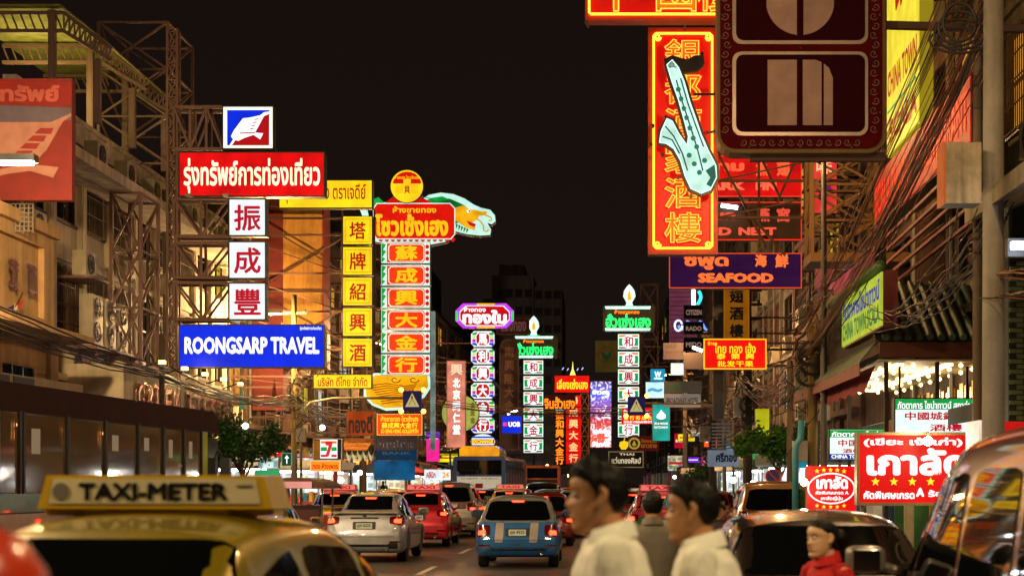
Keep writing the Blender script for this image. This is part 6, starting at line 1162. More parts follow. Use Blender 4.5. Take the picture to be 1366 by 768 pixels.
        for r_m, yy_m in ((.0,-.06),(.80,-.06),(.96,-.045),(1.,0),(.9,.05),(.6,.08),(0,.09)):
            for a_m in range(20):
                ca, sa = cos(a_m*pi/10), sin(a_m*pi/10); sq4.append((mx+.04*sg+.115*r_m*math.copysign(abs(ca)**.45, ca), my+yy_m, mz+.02+.08*r_m*math.copysign(abs(sa)**.45, sa)))
        m_.add(sq4, [(i_*20+k_, i_*20+(k_+1) % 20, (i_+1)*20+(k_+1) % 20, (i_+1)*20+k_) for i_ in range(6) for k_ in range(20)]); m_.bar((mx-.06*sg, my, mz-.02), (W_*sg-.12*sg, my, mz-.07), .03, .03); m_.build('wing_mirror', cp if kind != 'van' else carpaint('#8a8078'), t, True)
        MB().box(mx-.075+.04*sg, mx+.075+.04*sg, my-.066, my-.062, mz-.035, mz+.075).build('mirror_glass', M_chrome, t)
    q('back', [(-.24,.70 if kind != 'hatch' else .62),(.24,.70 if kind != 'hatch' else .62),(.24,.86 if kind != 'hatch' else .78),(-.24,.86 if kind != 'hatch' else .78)], paint('#1c1c1e', .5), 'plate_recess', rnd=.05)
    pz = .715 if kind != 'hatch' else .635; h = bvh.ray_cast(Vector((0,-1,pz+.06)), Vector((0,1,0)))[0]
    if h:
        pl = MB().box(-.17, .17, h.y-.03, h.y-.02, pz, pz+.12).build('number_plate', M_plate, t); text(plate, (-.14, h.y-.032, pz+.025), (.28,0,0), (0,0,.075), M_black, pl, .03, 'plate_text', .0003)
    q('back', [(-.6,.34),(.6,.34),(.6,.39),(-.6,.39)], M_black, 'bumper_slot', nv=2); q('back', [(-.78,.545),(.78,.545),(.78,.553),(-.78,.553)], M_black, 'bumper_seam', nv=1, rnd=0)
    if kind != 'van': q('back', [(-.72,1.0 if kind == 'sedan' else .60),(.72,1.0 if kind == 'sedan' else .60),(.72,1.006 if kind == 'sedan' else .606),(-.72,1.006 if kind == 'sedan' else .606)], M_black, 'boot_seam', nv=1, rnd=0, off=.003)
    hb = zt-(.10 if kind != 'sedan' else .115)
    if brake: q('back', [(-.11,hb-.03),(.11,hb-.03),(.13,hb),(-.13,hb)], TL2, 'high_brake_light', nv=2, off=.012)
    MB().tube([(.48, -.04, .27), (.48, .18, .28)], .035, 10).build('exhaust_pipe', M_chrome, t, True)
    MB().box(-.7, .7, .25, L_-.3, .24, .5).build('underbody', M_black, t)
    for ay in K['ax']:
        for sg in (-1, 1):
            ty, ri, hu = wheel_meshes(r_); w = link('wheel', ty, t); w.location = ((W_-.03)*sg, ay, r_); w.rotation_euler = (0, 0, pi if sg > 0 else 0)
            if sg < 0: w.location.x = -(W_-.03)
            link('rim', ri, w); link('brake_disc', hu, w)
    if sign_text:
        s_ = MB(); yy = 1.75 if kind == 'sedan' else .9 if kind == 'hatch' else 1.2; zr = zt+(.022 if sign_text[0] else .012)
        nr = bool(sign_text[0]); sh_ = .135 if nr else .16
        s_.prism([(-.49, zr), (.49, zr), (.45, zr+sh_), (-.45, zr+sh_)], yy, yy+.24).box(-.3, .3, yy+.02, yy+.2, zt-.02, zr+.01).box(-.48, .48, yy+.05, yy+.17, zr-.03, zr+.01); so = s_.build('roof_sign', carpaint(sign_text[1] if len(sign_text) > 1 else '#c8a020', 0.), t)
        MB().prism([(-.44, zr+.02), (.44, zr+.02), (.42, zr+sh_-.015), (-.42, zr+sh_-.015)], yy-.006, yy).build('sign_face', paint('#c8bc98', .5) if sign_text[0] else lit('#ff8070', .8, 0), so)
        text(sign_text[0] or 'TAXI', (-.31, yy-.01, zr+sh_*.25), (.62,0,0), (0,0,sh_*.52), M_black if sign_text[0] else T_red, so, .04, 'lettering', .0003)
    if sign_text and sign_text[0]:
        MB().disc((-.385, zr+.07), .034, yy-.012, yy-.008, 16).build('emblem', paint('#6a6258', .6), so); MB().prism([(.345, zr+.09), (.41, zr+.09), (.41, zr+.095), (.345, zr+.095)], yy-.012, yy-.008).build('small_print', paint('#6a6258', .6), so)
    if extra: extra(t, bvh, q, K)
    return t
def taxi_green(t, bvh, q, K):
    for sd in ('left', 'right'): q(sd, [(.45,.82),(3.9,.80),(3.9,.87),(.45,.90)], carpaint('#1c8a3c'), 'green_band', nu=24, nv=2)
def mini_x(t, bvh, q, K):
    for x0_ in (-.42, .26): q('back', [(x0_-.03,.50),(x0_+.16-.03,.50),(x0_+.16,.89),(x0_,.89)], paint('#b0a8a0', .3, .3, 1.), 'stripe', nv=10, off=.004)
    q('back', [(-.7,.36),(.7,.36),(.7,.41),(-.7,.41)], carpaint('#1c5a98'), 'lower_band', nv=2); q('back', [(-.05,.44),(.05,.44),(.05,.47),(-.05,.47)], M_chrome, 'badge', nu=4, nv=2)
    for sg in (-1, 1): q('back', [(.60*sg-.06,.56),(.60*sg+.06,.56),(.60*sg+.05,.60),(.60*sg-.05,.60)], M_chrome, 'lamp_trim', nu=3, nv=2)
def spoiler(t, bvh, q, K):
    MB().prism([(-.7,1.035),(.7,1.035),(.66,1.075),(-.66,1.075)], .10, .28).build('boot_spoiler', carpaint('#a89c8c'), t); q('back', [(-.3,.92),(.3,.92),(.3,.95),(-.3,.95)], M_chrome, 'boot_trim', nv=2, off=.012); q('back', [(.5,.30),(.7,.30),(.7,.42),(.5,.42)], M_black, 'exhaust_recess', nv=3)
    q('back', [(-.04,.965),(.04,.965),(.04,1.0),(-.04,1.0)], M_chrome, 'badge', nu=3, nv=2)
car('car', 'silver beige sedan with a rear spoiler in the left lane', 'sedan', -4.92, 34.4, '#a0a4ac', brake=True, extra=spoiler, plate='ฎศ 6232', lights=True)
car('car', 'blue small hatchback with white stripes and a white roof in the middle lane', 'hatch', -1.62, 32.4, '#2468b0', col2='#8a8f8c', extra=mini_x, plate='ฎย 4523')
nt_ = car('taxi', 'near yellow taxi with a TAXI-METER roof sign at the lower left', 'sedan', -2.09, 5.08, '#8f7c0c', sign_text=('TAXI-METER', '#c8a020'), rz=radians(-7), lights=True, brake=False, plate='ทข 1180'); nt_.scale = (1.05, 1.05, 1.04)
car('taxi', 'yellow roofed taxi with one red tail light just beyond the near taxi', 'hatch', -5.55, 24.6, '#a86a30', col2='#b8901c', rz=0)
car('taxi', 'red taxi with a green side stripe behind the silver sedan', 'sedan', -4.75, 42.7, '#c21a34', sign_text=('', '#c02030'), extra=taxi_green)
car('taxi', 'pink taxi half hidden left of the silver sedan', 'sedan', -7.0, 42.5, '#c22a5c', sign_text=('', '#c03050'), col2='#b8961c')
car('car', 'silver estate behind the red taxi in the left lane', 'suv', -4.65, 50.5, '#8c8680')
car('taxi', 'yellow and green taxi between the red taxi and the blue hatchback', 'sedan', -3.0, 53.5, '#1a7a4a', sign_text=('', '#b8a020'), col2='#c8a418')
car('car', 'dark red hatchback just ahead of the blue hatchback', 'hatch', -1.5, 43.5, '#7c1a18')
car('car', 'white sedan half hidden behind the first walking man', 'sedan', -.72, 50.5, '#b8ac9c', brake=False)
car('car', 'black estate ahead in the middle lane with an unlit rear', 'suv', -2.35, 67, '#151515', brake=False, lights=False)
car('car', 'small dark car beyond the yellow and green taxi', 'sedan', -4.5, 62, '#26262a')
car('taxi', 'pink and green taxi between the two walking men', 'sedan', 1.4, 37, '#1c6a3a', sign_text=('', '#c03a60'), col2='#b83a5a')
car('car', 'red car farther ahead between the two walking men', 'sedan', 1.4, 50, '#7a1414', group=None)
car('car', 'brown gold estate parked beyond the black car on the right', 'suv', 3.75, 34.5, '#7a5430', brake=False, lights=False)
car('car', 'maroon car left of the brown gold estate', 'sedan', 2.95, 41.5, '#5a1014', lights=True, brake=False)
car('car', 'near black car with a wide rear window behind the woman in red', 'sedan', 1.42, 9.3, '#20140f', lights=False, brake=False)
car('van', 'near maroon grey van with glossy side windows at the right edge', 'van', 2.58, 5.4, '#55201c', lights=False, brake=False)
for i, (x_, y_, c_) in enumerate(((.9, 44.5, '#9a2020'), (-3.0, 71, '#b01c30'), (-1.7, 55, '#8a8a90'), (-6.3, 56, '#c02040'), (-4.9, 56.5, '#c8a018'), (-3.1, 60, '#8a1c1c'), (-.3, 57, '#9a958c'), (-.3, 70, '#c8a018'), (-3.3, 88, '#8a8a88'), (-6.4, 50, '#b8b0a0'), (-4.6, 74, '#5a5650'), (-1.4, 78, '#701818'), (1.5, 64, '#c8a018'), (1.6, 80, '#b02858'), (-1.2, 92, '#1c1c1c'), (-7.6, 58, '#c8a018'), (-7.5, 68, '#2a2a30'), (1.2, 98, '#8a1a18'), (-4.4, 98, '#2a2a30'))):
    car('car', ['red sedan close behind the grey T-shirt man', 'crimson sedan farther up the centre lane', 'grey sedan ahead of the dark red hatchback', 'crimson sedan in the far left queue', 'yellow sedan ahead of the silver estate', 'dark red sedan beyond the yellow and green taxi', 'pale sedan beyond the white one behind the walking man', 'yellow sedan far ahead between the red ones', 'grey sedan beside the blue bus', 'cream sedan left of the silver estate', 'grey sedan left of the bus tail', 'red sedan beyond the black estate', 'yellow sedan far ahead behind the walking men', 'pink sedan far ahead behind the walking men', 'black sedan far ahead in the middle lane', 'yellow sedan in the far left lane by the stalls', 'dark sedan in the far left lane by the stalls', 'farthest red sedan in the middle of the road', 'farthest dark sedan before the orange bus'][i], 'sedan', x_, y_, c_)
# tuk-tuk like van roof with a pink plate
def tuktuk(label, x, y):
    t = thing('tuk_tuk', label, 'tuk-tuk', (x, y, 0)); 
    MB().box(x-.62, x+.62, y, y+1.5, .35, .8).build('body', carpaint('#5a2a18'), t); b = MB(); n = 10
    vs = []
    for yy in (y-.05, y+2.3):
        for k in range(n+1): a = pi*k/n; vs.append((x-.68*cos(a), yy, 1.55+.24*sin(a)))
    b.add(vs, [(k, k+1, k+n+2, k+n+1) for k in range(n)]+[tuple(range(n+1))]); b.build('roof', paint('#4a2e1c', .6), t, False)
    MB().box(x-.4, x+.4, y-.09, y-.06, 1.56, 1.70).build('name_plate', lit('#e89888', .9, .2), t)
    for sg in (-1, 1):
        for yy in (y+.05, y+1.4): MB().box(x+sg*.6-.02, x+sg*.6+.02, yy, yy+.04, .8, 1.58).build('post', M_chrome, t)
        MB().lathe([(.12,0),(.24,.0),(.26,.03),(.26,.12),(.24,.15)], (x+sg*.58-.07, y+.35, .26), 'x', 18).build('wheel', paint('#0d0d0e', .8), t); MB().lathe([(0,-.01),(.06,0)], (x+sg*.48, y-.02, .62), 'y', 10).build('tail_light', TL2, t)
    MB().lathe([(.12,0),(.22,.0),(.24,.03),(.24,.1),(.22,.13)], (x-.06, y+2.35, .24), 'x', 18).build('wheel', paint('#0d0d0e', .8), t); MB().box(x-.35, x+.35, y+1.5, y+2.3, .4, .95).build('front_cowl', carpaint('#5a2a18'), t); MB().box(x-.5, x+.5, y+.3, y+.8, .8, 1.2).build('seat', paint('#3a0e0e', .6), t)
tuktuk('tuk-tuk with a brown curved roof and a pink name plate, left of the silver sedan', -6.5, 35)
# near left city bus, seen from behind its long side
def tinted():
    if 'tint' in MC: return MC['tint']
    m, t, b = _new('tint'); N = t.nodes.new; L = t.links.new; o = t.nodes['Material Output']; tr = N('ShaderNodeBsdfTransparent'); tr.inputs[0].default_value = (.7,.55,.38,1); gl = N('ShaderNodeBsdfGlossy'); gl.inputs['Roughness'].default_value = .06; gl.inputs['Color'].default_value = (.8,.75,.7,1)
    fr = N('ShaderNodeFresnel'); fr.inputs[0].default_value = 1.5; df = N('ShaderNodeBsdfDiffuse'); df.inputs[0].default_value = (.5,.36,.2,1); m1 = N('ShaderNodeMixShader'); m1.inputs[0].default_value = .3; L(tr.outputs[0], m1.inputs[1]); L(df.outputs[0], m1.inputs[2])
    m2 = N('ShaderNodeMixShader'); L(fr.outputs[0], m2.inputs[0]); L(m1.outputs[0], m2.inputs[1]); L(gl.outputs[0], m2.inputs[2]); L(m2.outputs[0], o.inputs[0]); return m
t = thing('bus', 'near dark brown bus along the left edge with tall windows and an open rear box', 'bus', (-10.15, 22.5, 0), None, .0)
BX = -8.75; LB = 12.2; ORG[t.name] = Vector((-10.15, 22.5, 0))
def bx_(y): return BX+ (y-24)*.062
bw = MB(); pos = [(0,.9),(1,1.75),(1.9,2.2)]
seg = [(22.6, 23.9), (24.05, 24.75), (24.95, 26.6), (26.7, 28.3), (28.4, 29.95), (30.05, 31.35), (31.45, 32.6), (32.7, 33.75)]
def sq(b, y0, y1, z0, z1, o, th=.04): b.add([(bx_(y0)+o, y0, z0), (bx_(y1)+o, y1, z0), (bx_(y1)+o, y1, z1), (bx_(y0)+o, y0, z1), (bx_(y0)+o-th, y0, z0), (bx_(y1)+o-th, y1, z0), (bx_(y1)+o-th, y1, z1), (bx_(y0)+o-th, y0, z1)], [(0,1,2,3),(7,6,5,4),(0,4,5,1),(1,5,6,2),(2,6,7,3),(3,7,4,0)])
b = MB(); sq(b, 22.5, 34.9, .35, 1.45, 0, 2.3); sq(b, 22.5, 34.9, 2.72, 3.12, .0, 2.3); sq(b, 22.5, 34.9, 3.12, 3.17, -.08, 2.14); 
b.build('body', paint('#3a201a', .7, 0, 0, .12), t); b = MB(); sq(b, 22.5, 34.9, 1.22, 1.5, .012, .01); b.build('green_band', carpaint('#1c6a34'), t); b = MB(); sq(b, 22.5, 34.9, .95, 1.2, .012, .01); b.build('cream_band', carpaint('#b89c6a', .1), t)
for (y0, y1) in seg:
    b = MB(); sq(b, y0, y1, 1.52, 2.7, -.03, .02); w = b.build('window', tinted(), t); fb = MB()
    for (a_, c_) in ((y0-.07, y0), (y1, y1+.06)): sq(fb, a_, c_, 1.46, 2.74, .01, .05)
    fb.build('window_frame', paint('#1c1410', .5), w)
    if y1-y0 > .8 and rs.random() < .7: nb = MB(); sq(nb, y0+.3, y0+.3+(y1-y0)*.2, 2.1+rs.random()*.2, 2.5, -.024, .004); nb.build('notice', lit('#c8a880', .35, 0), w)
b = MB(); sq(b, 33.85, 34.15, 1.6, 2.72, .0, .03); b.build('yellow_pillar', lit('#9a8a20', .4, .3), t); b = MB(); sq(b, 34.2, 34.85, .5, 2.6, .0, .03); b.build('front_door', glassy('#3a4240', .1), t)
b = MB(); sq(b, 22.5, 28.6, 3.16, 3.36, -.5, 1.2); b.build('roof_unit', paint('#a08a64', .5), t); 
for k in range(3): b = MB(); sq(b, 23.8+k*.95, 24.6+k*.95, 3.19, 3.33, -.485, .02); b.build('vent', M_black, t)
for yy in (24.6, 32.2): MB().lathe([(.28,0),(.46,0),(.48,.04),(.48,.26)], (bx_(yy)-.24, yy, .48), 'x', 24).build('wheel', paint('#0d0d0e', .8), t)
b = MB(); sq(b, 34.86, 35.0, 1.7, 2.2, .25, .2); b.build('wing_mirror', M_black, t); bar('mirror_arm', (bx_(34.9)+.1, 34.95, 2.2), (bx_(34.9)-.05, 34.9, 2.5), .015, M_black, t)
b = MB(); b.box(BX-2.3, BX-.15, 22.9, 34.8, 1.44, 1.5); b.build('floor', M_black, t)
for k in range(6): MB().box(BX-1.3, BX-1.15, 23.4+k*1.9, 24.6+k*1.9, 2.64, 2.68).build('tube_lamp', lit('#ffd8a8', 14, 0), t)
for yl in (24.5, 28.5, 32.5): lamp(BX-1.2, yl, 2.5, 22, (1, .75, .45), t, .1)
b = MB(); sq(b, 22.6, 34.8, 1.5, 2.72, -2.2, .05); b.build('far_side_wall', paint('#5a4630', .7), t)
for k in range(9):
    yy = 23.2+k*1.25; MB().box(bx_(yy)-.95, bx_(yy)-.15, yy, yy+.12, 1.3, 2.0).build('seat', paint(['#7a2018', '#2c4a7a', '#8a6a20'][k % 3], .7), t)
    if k % 3 != 1: MB().box(bx_(yy)-2.1, bx_(yy)-2.0, yy+.2, yy+.9, 1.7, 2.5).build('far_window', glassy('#1a1c20', .1), t); MB().tube([(bx_(yy)-.3, yy+.5, 1.6), (bx_(yy)-.3, yy+.5, 2.66)], .018, 6).build('grab_pole', M_chrome, t)
# far blue bus seen from behind, with a yellow box on top
def bus_rear(label, x, y, rz, W_, H, L_, c, roofc, ad, yb=True):
    t = thing('bus', label, 'bus', (x, y, 0), None, rz, True); ORG[t.name] = Vector((0,0,0))
    b = MB(); cs = [(-W_/2+.1, H), (-W_/2, H-.15), (-W_/2, .4), (W_/2, .4), (W_/2, H-.15), (W_/2-.1, H)]; b.prism(cs, 0, L_); b.build('body', carpaint(c), t)
    if yb: MB().prism([(-W_*.38, H+.01), (W_*.38, H+.01), (W_*.38, H+.35), (W_*.3, H+.5), (-W_*.3, H+.5), (-W_*.38, H+.35)], .1, 2.6).build('roof_box', carpaint(roofc, .1), t)
    MB().box(-W_*.42, W_*.42, -.03, -.005, H-.85, H-.18).build('rear_window', M_glass, t); MB().box(-W_*.42, W_*.42, -.04, -.005, H-1.75, H-.95).build('advert_panel', lit(ad, .55, .1), t)  # advert panel glows by itself in place of light falling on it
    text('อยู่ดี มีสุข', (-W_*.35, -.05, H-1.08), (W_*.7,0,0), (0,0,.07), M_dark, t, .02); MB().box(-.18, .18, -.06, -.045, H-1.5, H-1.28).build('advert_logo', lit('#7a1c20', .5, 0), t)
    text('โทร 02 225 1188', (-W_*.3, -.05, H-1.68), (W_*.6,0,0), (0,0,.06), M_dark, t, .02)
    for sg in (-1, 1):
        MB().box(sg*(W_/2-.12)-.08, sg*(W_/2-.12)+.08, -.03, -.002, .9, 1.25).build('tail_light', TL, t)
        for yy in (2.2, L_-2): MB().lathe([(.28,0),(.46,0),(.48,.04),(.48,.26)], (sg*(W_/2-.14)-.13, yy, .48), 'x', 20).build('wheel', paint('#0d0d0e', .8), t)
        for k in range(7): MB().box(sg*(W_/2+.004)-.006, sg*(W_/2+.004)+.006, .6+k*(L_-1.4)/7, .6+(k+.88)*(L_-1.4)/7, H-1.45, H-.45).build('side_window', glassy('#202830', .08), t)
bus_rear('far dark blue bus with a pale advert on its rear and a yellow roof box', -5.7, 78, radians(-2.4), 2.5, 2.95, 11.5, '#24407c', '#f0c818', '#e0d0b0')
bus_rear('far orange bus beyond the blue bus', -3.9, 112, radians(-1.5), 2.45, 2.9, 11, '#c85a10', '#c85a10', '#3a2010', False)
# ================================================================== PEOPLE
def remesh(b, vox, name, mat, parent, smooth_it=4, wr=0.):
    me = b.mesh(name, mat, smooth=True); o = bpy.data.objects.new('tmp', me)
    m = o.modifiers.new('r', 'REMESH'); m.mode = 'VOXEL'; m.voxel_size = vox; m.use_smooth_shade = True
    s = o.modifiers.new('s', 'SMOOTH'); s.iterations = smooth_it; s.factor = .5
    ev = evaluated(o)
    if wr:
        for v in ev.vertices:
            c = v.co; n_ = v.normal; k = noise.noise(Vector((c.x*9, c.y*9, c.z*4)))*.6+abs(noise.noise(Vector((c.x*14+3, c.y*14, c.z*7+(c.x+c.y)*16))))*1.3
            v.co = c+n_*k*wr
    ev.name = name; ev.polygons.foreach_set('use_smooth', [True]*len(ev.polygons))
    if not ev.materials: ev.materials.append(mat)
    return link(name, ev, parent)
def skin(h):
    k = 'skin'+h
    if k in MC: return MC[k]
    m, t, b = _new(k); b.inputs['Base Color'].default_value = (*hexl(h), 1); b.inputs['Roughness'].default_value = .48; b.inputs['Subsurface Weight'].default_value = .12; b.inputs['Subsurface Radius'].default_value = (.02, .008, .004)
    n = t.nodes.new('ShaderNodeTexNoise'); n.inputs['Scale'].default_value = 90; g = t.nodes.new('ShaderNodeTexCoord'); t.links.new(g.outputs['Object'], n.inputs[0]); bp = t.nodes.new('ShaderNodeBump'); bp.inputs['Strength'].default_value = .12; bp.inputs['Distance'].default_value = .003; t.links.new(n.outputs[0], bp.inputs['Height']); t.links.new(bp.outputs[0], b.inputs['Normal']); return m
FR = [(-.012,.030),(.0,.066),(.012,.082),(.026,.086),(.038,.079),(.048,.085),(.056,.090),(.063,.084),(.070,.091),(.078,.087),(.088,.085),(.10,.086),(.12,.082),(.132,.080),(.145,.086),(.158,.091),(.175,.090),(.195,.082),(.212,.064),(.226,.035),(.235,.004)]
BK = [(-.012,.012),(.0,.004),(.02,-.010),(.045,-.045),(.07,-.072),(.10,-.092),(.14,-.102),(.175,-.098),(.20,-.082),(.22,-.052),(.235,-.004)]
HW = [(-.012,.014),(.0,.026),(.012,.038),(.03,.050),(.05,.058),(.08,.066),(.11,.071),(.15,.076),(.18,.073),(.205,.058),(.224,.034),(.235,.004)]
NS = [(.076,0),(.084,.014),(.092,.023),(.100,.021),(.115,.014),(.132,.006),(.147,.001),(.15,0)]
def head_pt(z, a, off=0., feat=True):
    f = lerp_keys(FR, z); k = lerp_keys(BK, z); w = lerp_keys(HW, z); m = (f+k)/2; r = (f-k)/2
    cx, sy = cos(a), sin(a); ex = .96
    x = w*math.copysign(abs(cx)**ex, cx); y = m+r*math.copysign(abs(sy)**ex, sy)
    if feat and sy > 0:
        if .078 < z < .145: y += lerp_keys(NS, z)*math.exp(-(x/(.012 if z > .1 else .016))**2)
        y -= .009*math.exp(-((abs(x)-.032)/.014)**2-((z-.128)/.012)**2)
        y += .004*math.exp(-((abs(x)-.036)/.02)**2-((z-.098)/.016)**2)
    if off: d = Vector((x, y-m, (z-.12)*.6)); d = d.normalized() if d.length > 1e-6 else Vector((0,0,1)); x += d.x*off; y += d.y*off; z += d.z*off
    return Vector((x, y, z))
def person(label, x, y, h, rz, top, topc, hair='short', skinc='#c08a60', bottom='trousers', botc='#1c1c20', pose=None, vox=.011, facey=True, tie=None, sleeve='long', seedp=1, headyaw=0., lean=0., tall=1.72, z0=0.):
    rnd = random.Random(seedp); t = thing('person', label, 'person', (x, y, z0), None, rz, True); ORG[t.name] = Vector((0,0,0)); k = h/1.72; sk = skin(skinc)
    def V(*p): return Vector(p)*k
    ly = lean
    ps = dict(la=((-.19,0,1.40),(-.235,-.03,1.12),(-.22,.10,.88)), ra=((.19,0,1.40),(.235,.0,1.12),(.22,.12,.88)), ll=((-.09,0,.92),(-.095,.10,.50),(-.10,-.06,.09)), rl=((.09,0,.92),(.095,.12,.50),(.10,.22,.09)))
    if pose: ps.update(pose)
    L0 = lambda p: Vector((p[0], p[1]+ly*max(0, p[2]-.92), p[2]))
    for q in ('la', 'ra'): ps[q] = tuple(tuple(L0(p)) for p in ps[q])
    nk = L0((0, .0, 1.43)); hb = L0((0, .038, 1.452)); R = Matrix.Rotation(headyaw, 3, 'Z')
    hs = .91 if hair != 'bun' else .96
    H = lambda p: (R @ (Vector(p)*hs)+hb)*k
    # --- body, one continuous surface
    b = MB(); nz, na = 40, 36
    vs = [H(head_pt(-.012+.247*j/nz, 2*pi*i/na)) for j in range(nz+1) for i in range(na)]
    b.add(vs, [(j*na+i, j*na+(i+1) % na, (j+1)*na+(i+1) % na, (j+1)*na+i) for j in range(nz) for i in range(na)]+[tuple(range(na))[::-1], tuple(nz*na+i for i in range(na))])
    b.tube([nk*k+V(0,-.02,-.06), nk*k+V(0,-.012,.02), H((0,-.03,.03)), H((0,-.03,.07))], [.06*k, .052*k, .05*k, .046*k], 20)
    for s in (-1, 1):       # ears
        pts = [H((s*(.073+.008*(q % 2)), -.012-.006*cos(q), .10+.05*q/5)) for q in range(6)]
        ear = []; 
        b.tube([H((s*.069,-.006,.098)), H((s*.079,-.016,.104)), H((s*.084,-.024,.122)), H((s*.085,-.026,.140)), H((s*.080,-.012,.152)), H((s*.072,-.002,.144))], [.007*k,.008*k,.0085*k,.0085*k,.008*k,.006*k], 8)
        b.tube([H((s*.068,-.010,.11)), H((s*.077,-.018,.125)), H((s*.072,-.012,.142))], [.009*k,.009*k,.008*k], 8)
    b.tube([V(0,0,.90), Vector(L0((0,0,1.05)))*k, Vector(L0((0,0,1.25)))*k, Vector(L0((0,-.005,1.36)))*k], [.09*k,.085*k,.08*k,.05*k], 16)
    for arm, s in (('la', -1), ('ra', 1)):
        a, e, w_ = [Vector(p)*k for p in ps[arm]]; b.tube([Vector(L0((s*.05,0,1.34)))*k, a-V(0,0,.02)], [.04*k, .032*k], 12); b.tube([a-V(0,0,.04), a.lerp(e,.5), e, e.lerp(w_,.4), w_], [.03*k,.036*k,.034*k,.033*k,.023*k], 12)
        d = (w_-e).normalized(); side = Vector((0,1,0)) if abs(d.y) < .8 else Vector((0,0,1)); u = (side-d*side.dot(d)).normalized(); n_ = d.cross(u)
        p0 = w_; p1 = w_+d*.085*k
        for q in (-1.5,-.5,.5,1.5): b.tube([p0+u*q*.008*k, p1+u*q*.019*k], [.015*k, .013*k], 8)
        for q, ln in ((-1.5,.062),(-.5,.072),(.5,.078),(1.5,.07)):
            f0 = p1+u*q*.019*k; cv = n_*(-s)*.012*k; b.tube([f0, f0+d*ln*.4*k+cv*.5, f0+d*ln*.75*k+cv*1.5, f0+d*ln*k+cv*2.8], [.0095*k,.009*k,.008*k,.006*k], 8)
        b.tube([p0+d*.02*k+u*.018*k, p0+d*.045*k+u*.045*k, p0+d*.085*k+u*.055*k+n_*(-s)*.01*k], [.013*k,.011*k,.008*k], 8)
    for leg in ('ll', 'rl'):
        a, e, w_ = [Vector(p)*k for p in ps[leg]]; b.tube([a+V(0,0,.03), a.lerp(e,.5), e, e.lerp(w_,.35), w_], [.085*k,.07*k,.05*k,.05*k,.034*k], 12)
        b.tube([w_+V(0,-.03,-.04), w_+V(0,.04,-.05), w_+V(0,.15,-.065)], [.035*k,.035*k,.022*k], 10)
    body = remesh(b, vox*.55*k, 'body', sk, t, 2)
    if facey:
        ew = paint('#d8d0c4', .2); ei = paint('#140a06', .1); lipm = paint('#8a2a20' if hair == 'bun' else '#7a4032', .35)
        for s in (-1, 1):
            c = H((s*.032, .0735, .128)); ey = MB(); ey.lathe([(.0,-.011*k),(.008*k,-.008*k),(.0115*k,0),(.008*k,.008*k),(0,.011*k)], tuple(c), 'y', 12); e_ = ey.build('eye', ew, t, True)
            fw = R @ Vector((0,1,0)); ir = MB().lathe([(.005*k,0),(.005*k,.001),(.0,.0015)], tuple(c+fw*.0102*k), 'y', 10).build('iris', ei, e_)
            MB().tube([H(head_pt(.143+.003*sin(pi*q/5), 0, 0)*0+Vector((s*(.016+.007*q), .0, .147+.004*sin(pi*q/5)))+Vector((0, head_pt(.147, pi/2-s*(.2+.1*q)*1.0).y+.001, 0))) for q in range(6)], [.0015*k,.0028*k,.003*k,.003*k,.0025*k,.001*k], 5).build('eyebrow', paint('#0c0705', .8), t)
        for zz2, th in ((.053, .0055), (.069, .0045)): MB().tube([H(Vector((u, head_pt(zz2, math.acos(max(-1, min(1, u/.06)))).y-.0015, zz2-(.002*abs(u)/.02)))) for u in (-.023,-.014,-.005,.005,.014,.023)], [.001*k,th*.8*k,th*k,th*k,th*.8*k,.001*k], 8).build('lip', lipm, t, True)
        MB().tube([H(Vector((s_*.021, head_pt(.061, math.acos(min(1, .021/.06))).y-.002, .061+.002*abs(s_)))) for s_ in (-1,-.5,0,.5,1)], .0009*k, 5).build('mouth_line', ei, t)
    # --- hair
    hm = MC.get('hairm')
    if not hm:
        hm, tt, bb_ = _new('hairm'); bb_.inputs['Base Color'].default_value = (.004,.0028,.0024,1); bb_.inputs['Roughness'].default_value = .55; bb_.inputs['Specular IOR Level'].default_value = .25
        n1 = tt.nodes.new('ShaderNodeTexNoise'); n1.inputs['Scale'].default_value = 60; n1.inputs['Detail'].default_value = 6; g1 = tt.nodes.new('ShaderNodeTexCoord'); mp1 = tt.nodes.new('ShaderNodeMapping'); mp1.inputs['Scale'].default_value = (3, 1, .5); tt.links.new(g1.outputs['Object'], mp1.inputs[0]); tt.links.new(mp1.outputs[0], n1.inputs[0]); bp1 = tt.nodes.new('ShaderNodeBump'); bp1.inputs['Strength'].default_value = .5; bp1.inputs['Distance'].default_value = .01; tt.links.new(n1.outputs[0], bp1.inputs['Height']); tt.links.new(bp1.outputs[0], bb_.inputs['Normal'])
    hv = []; nj, ni = 44, 64; keep = {}; hbm = MB()
    def line(a):           # hairline height by direction: front high, sides before the ear, nape low
        sy = sin(a)
        if hair == 'bun': return lerp_keys([(-1,.05),(-.5,.06),(-.2,.105),(.0,.15),(.2,.163),(.5,.184),(1,.198)], sy)
        return lerp_keys([(-1,.068),(-.6,.078),(-.3,.112),(-.12,.154),(.0,.15),(.10,.118),(.2,.135),(.34,.168),(.6,.184),(1,.190)], sy)+.003*sin(7*a)
    for j in range(nj+1):
        for i in range(ni):
            a = 2*pi*i/ni; zl = line(a); z = zl+(.2345-zl)*(j/nj)
            f = min(1, (z-zl)/.03); vol = (.001+(.012 if sin(a) < .2 else .016)*f+(.017*max(0, sin(a))**1*max(0,(z-.17)/.06) if hair == 'short' else .003)) ; vol *= (.95 if hair != 'bun' else .7)
            p = head_pt(z, a, vol+.003*noise.noise(Vector((cos(a)*6+seedp, sin(a)*6, z*40))) + .0025*noise.noise(Vector((cos(a)*22, sin(a)*22, z*60+seedp))), False); hv.append(H(p))
    n0 = len(hv); inn = []
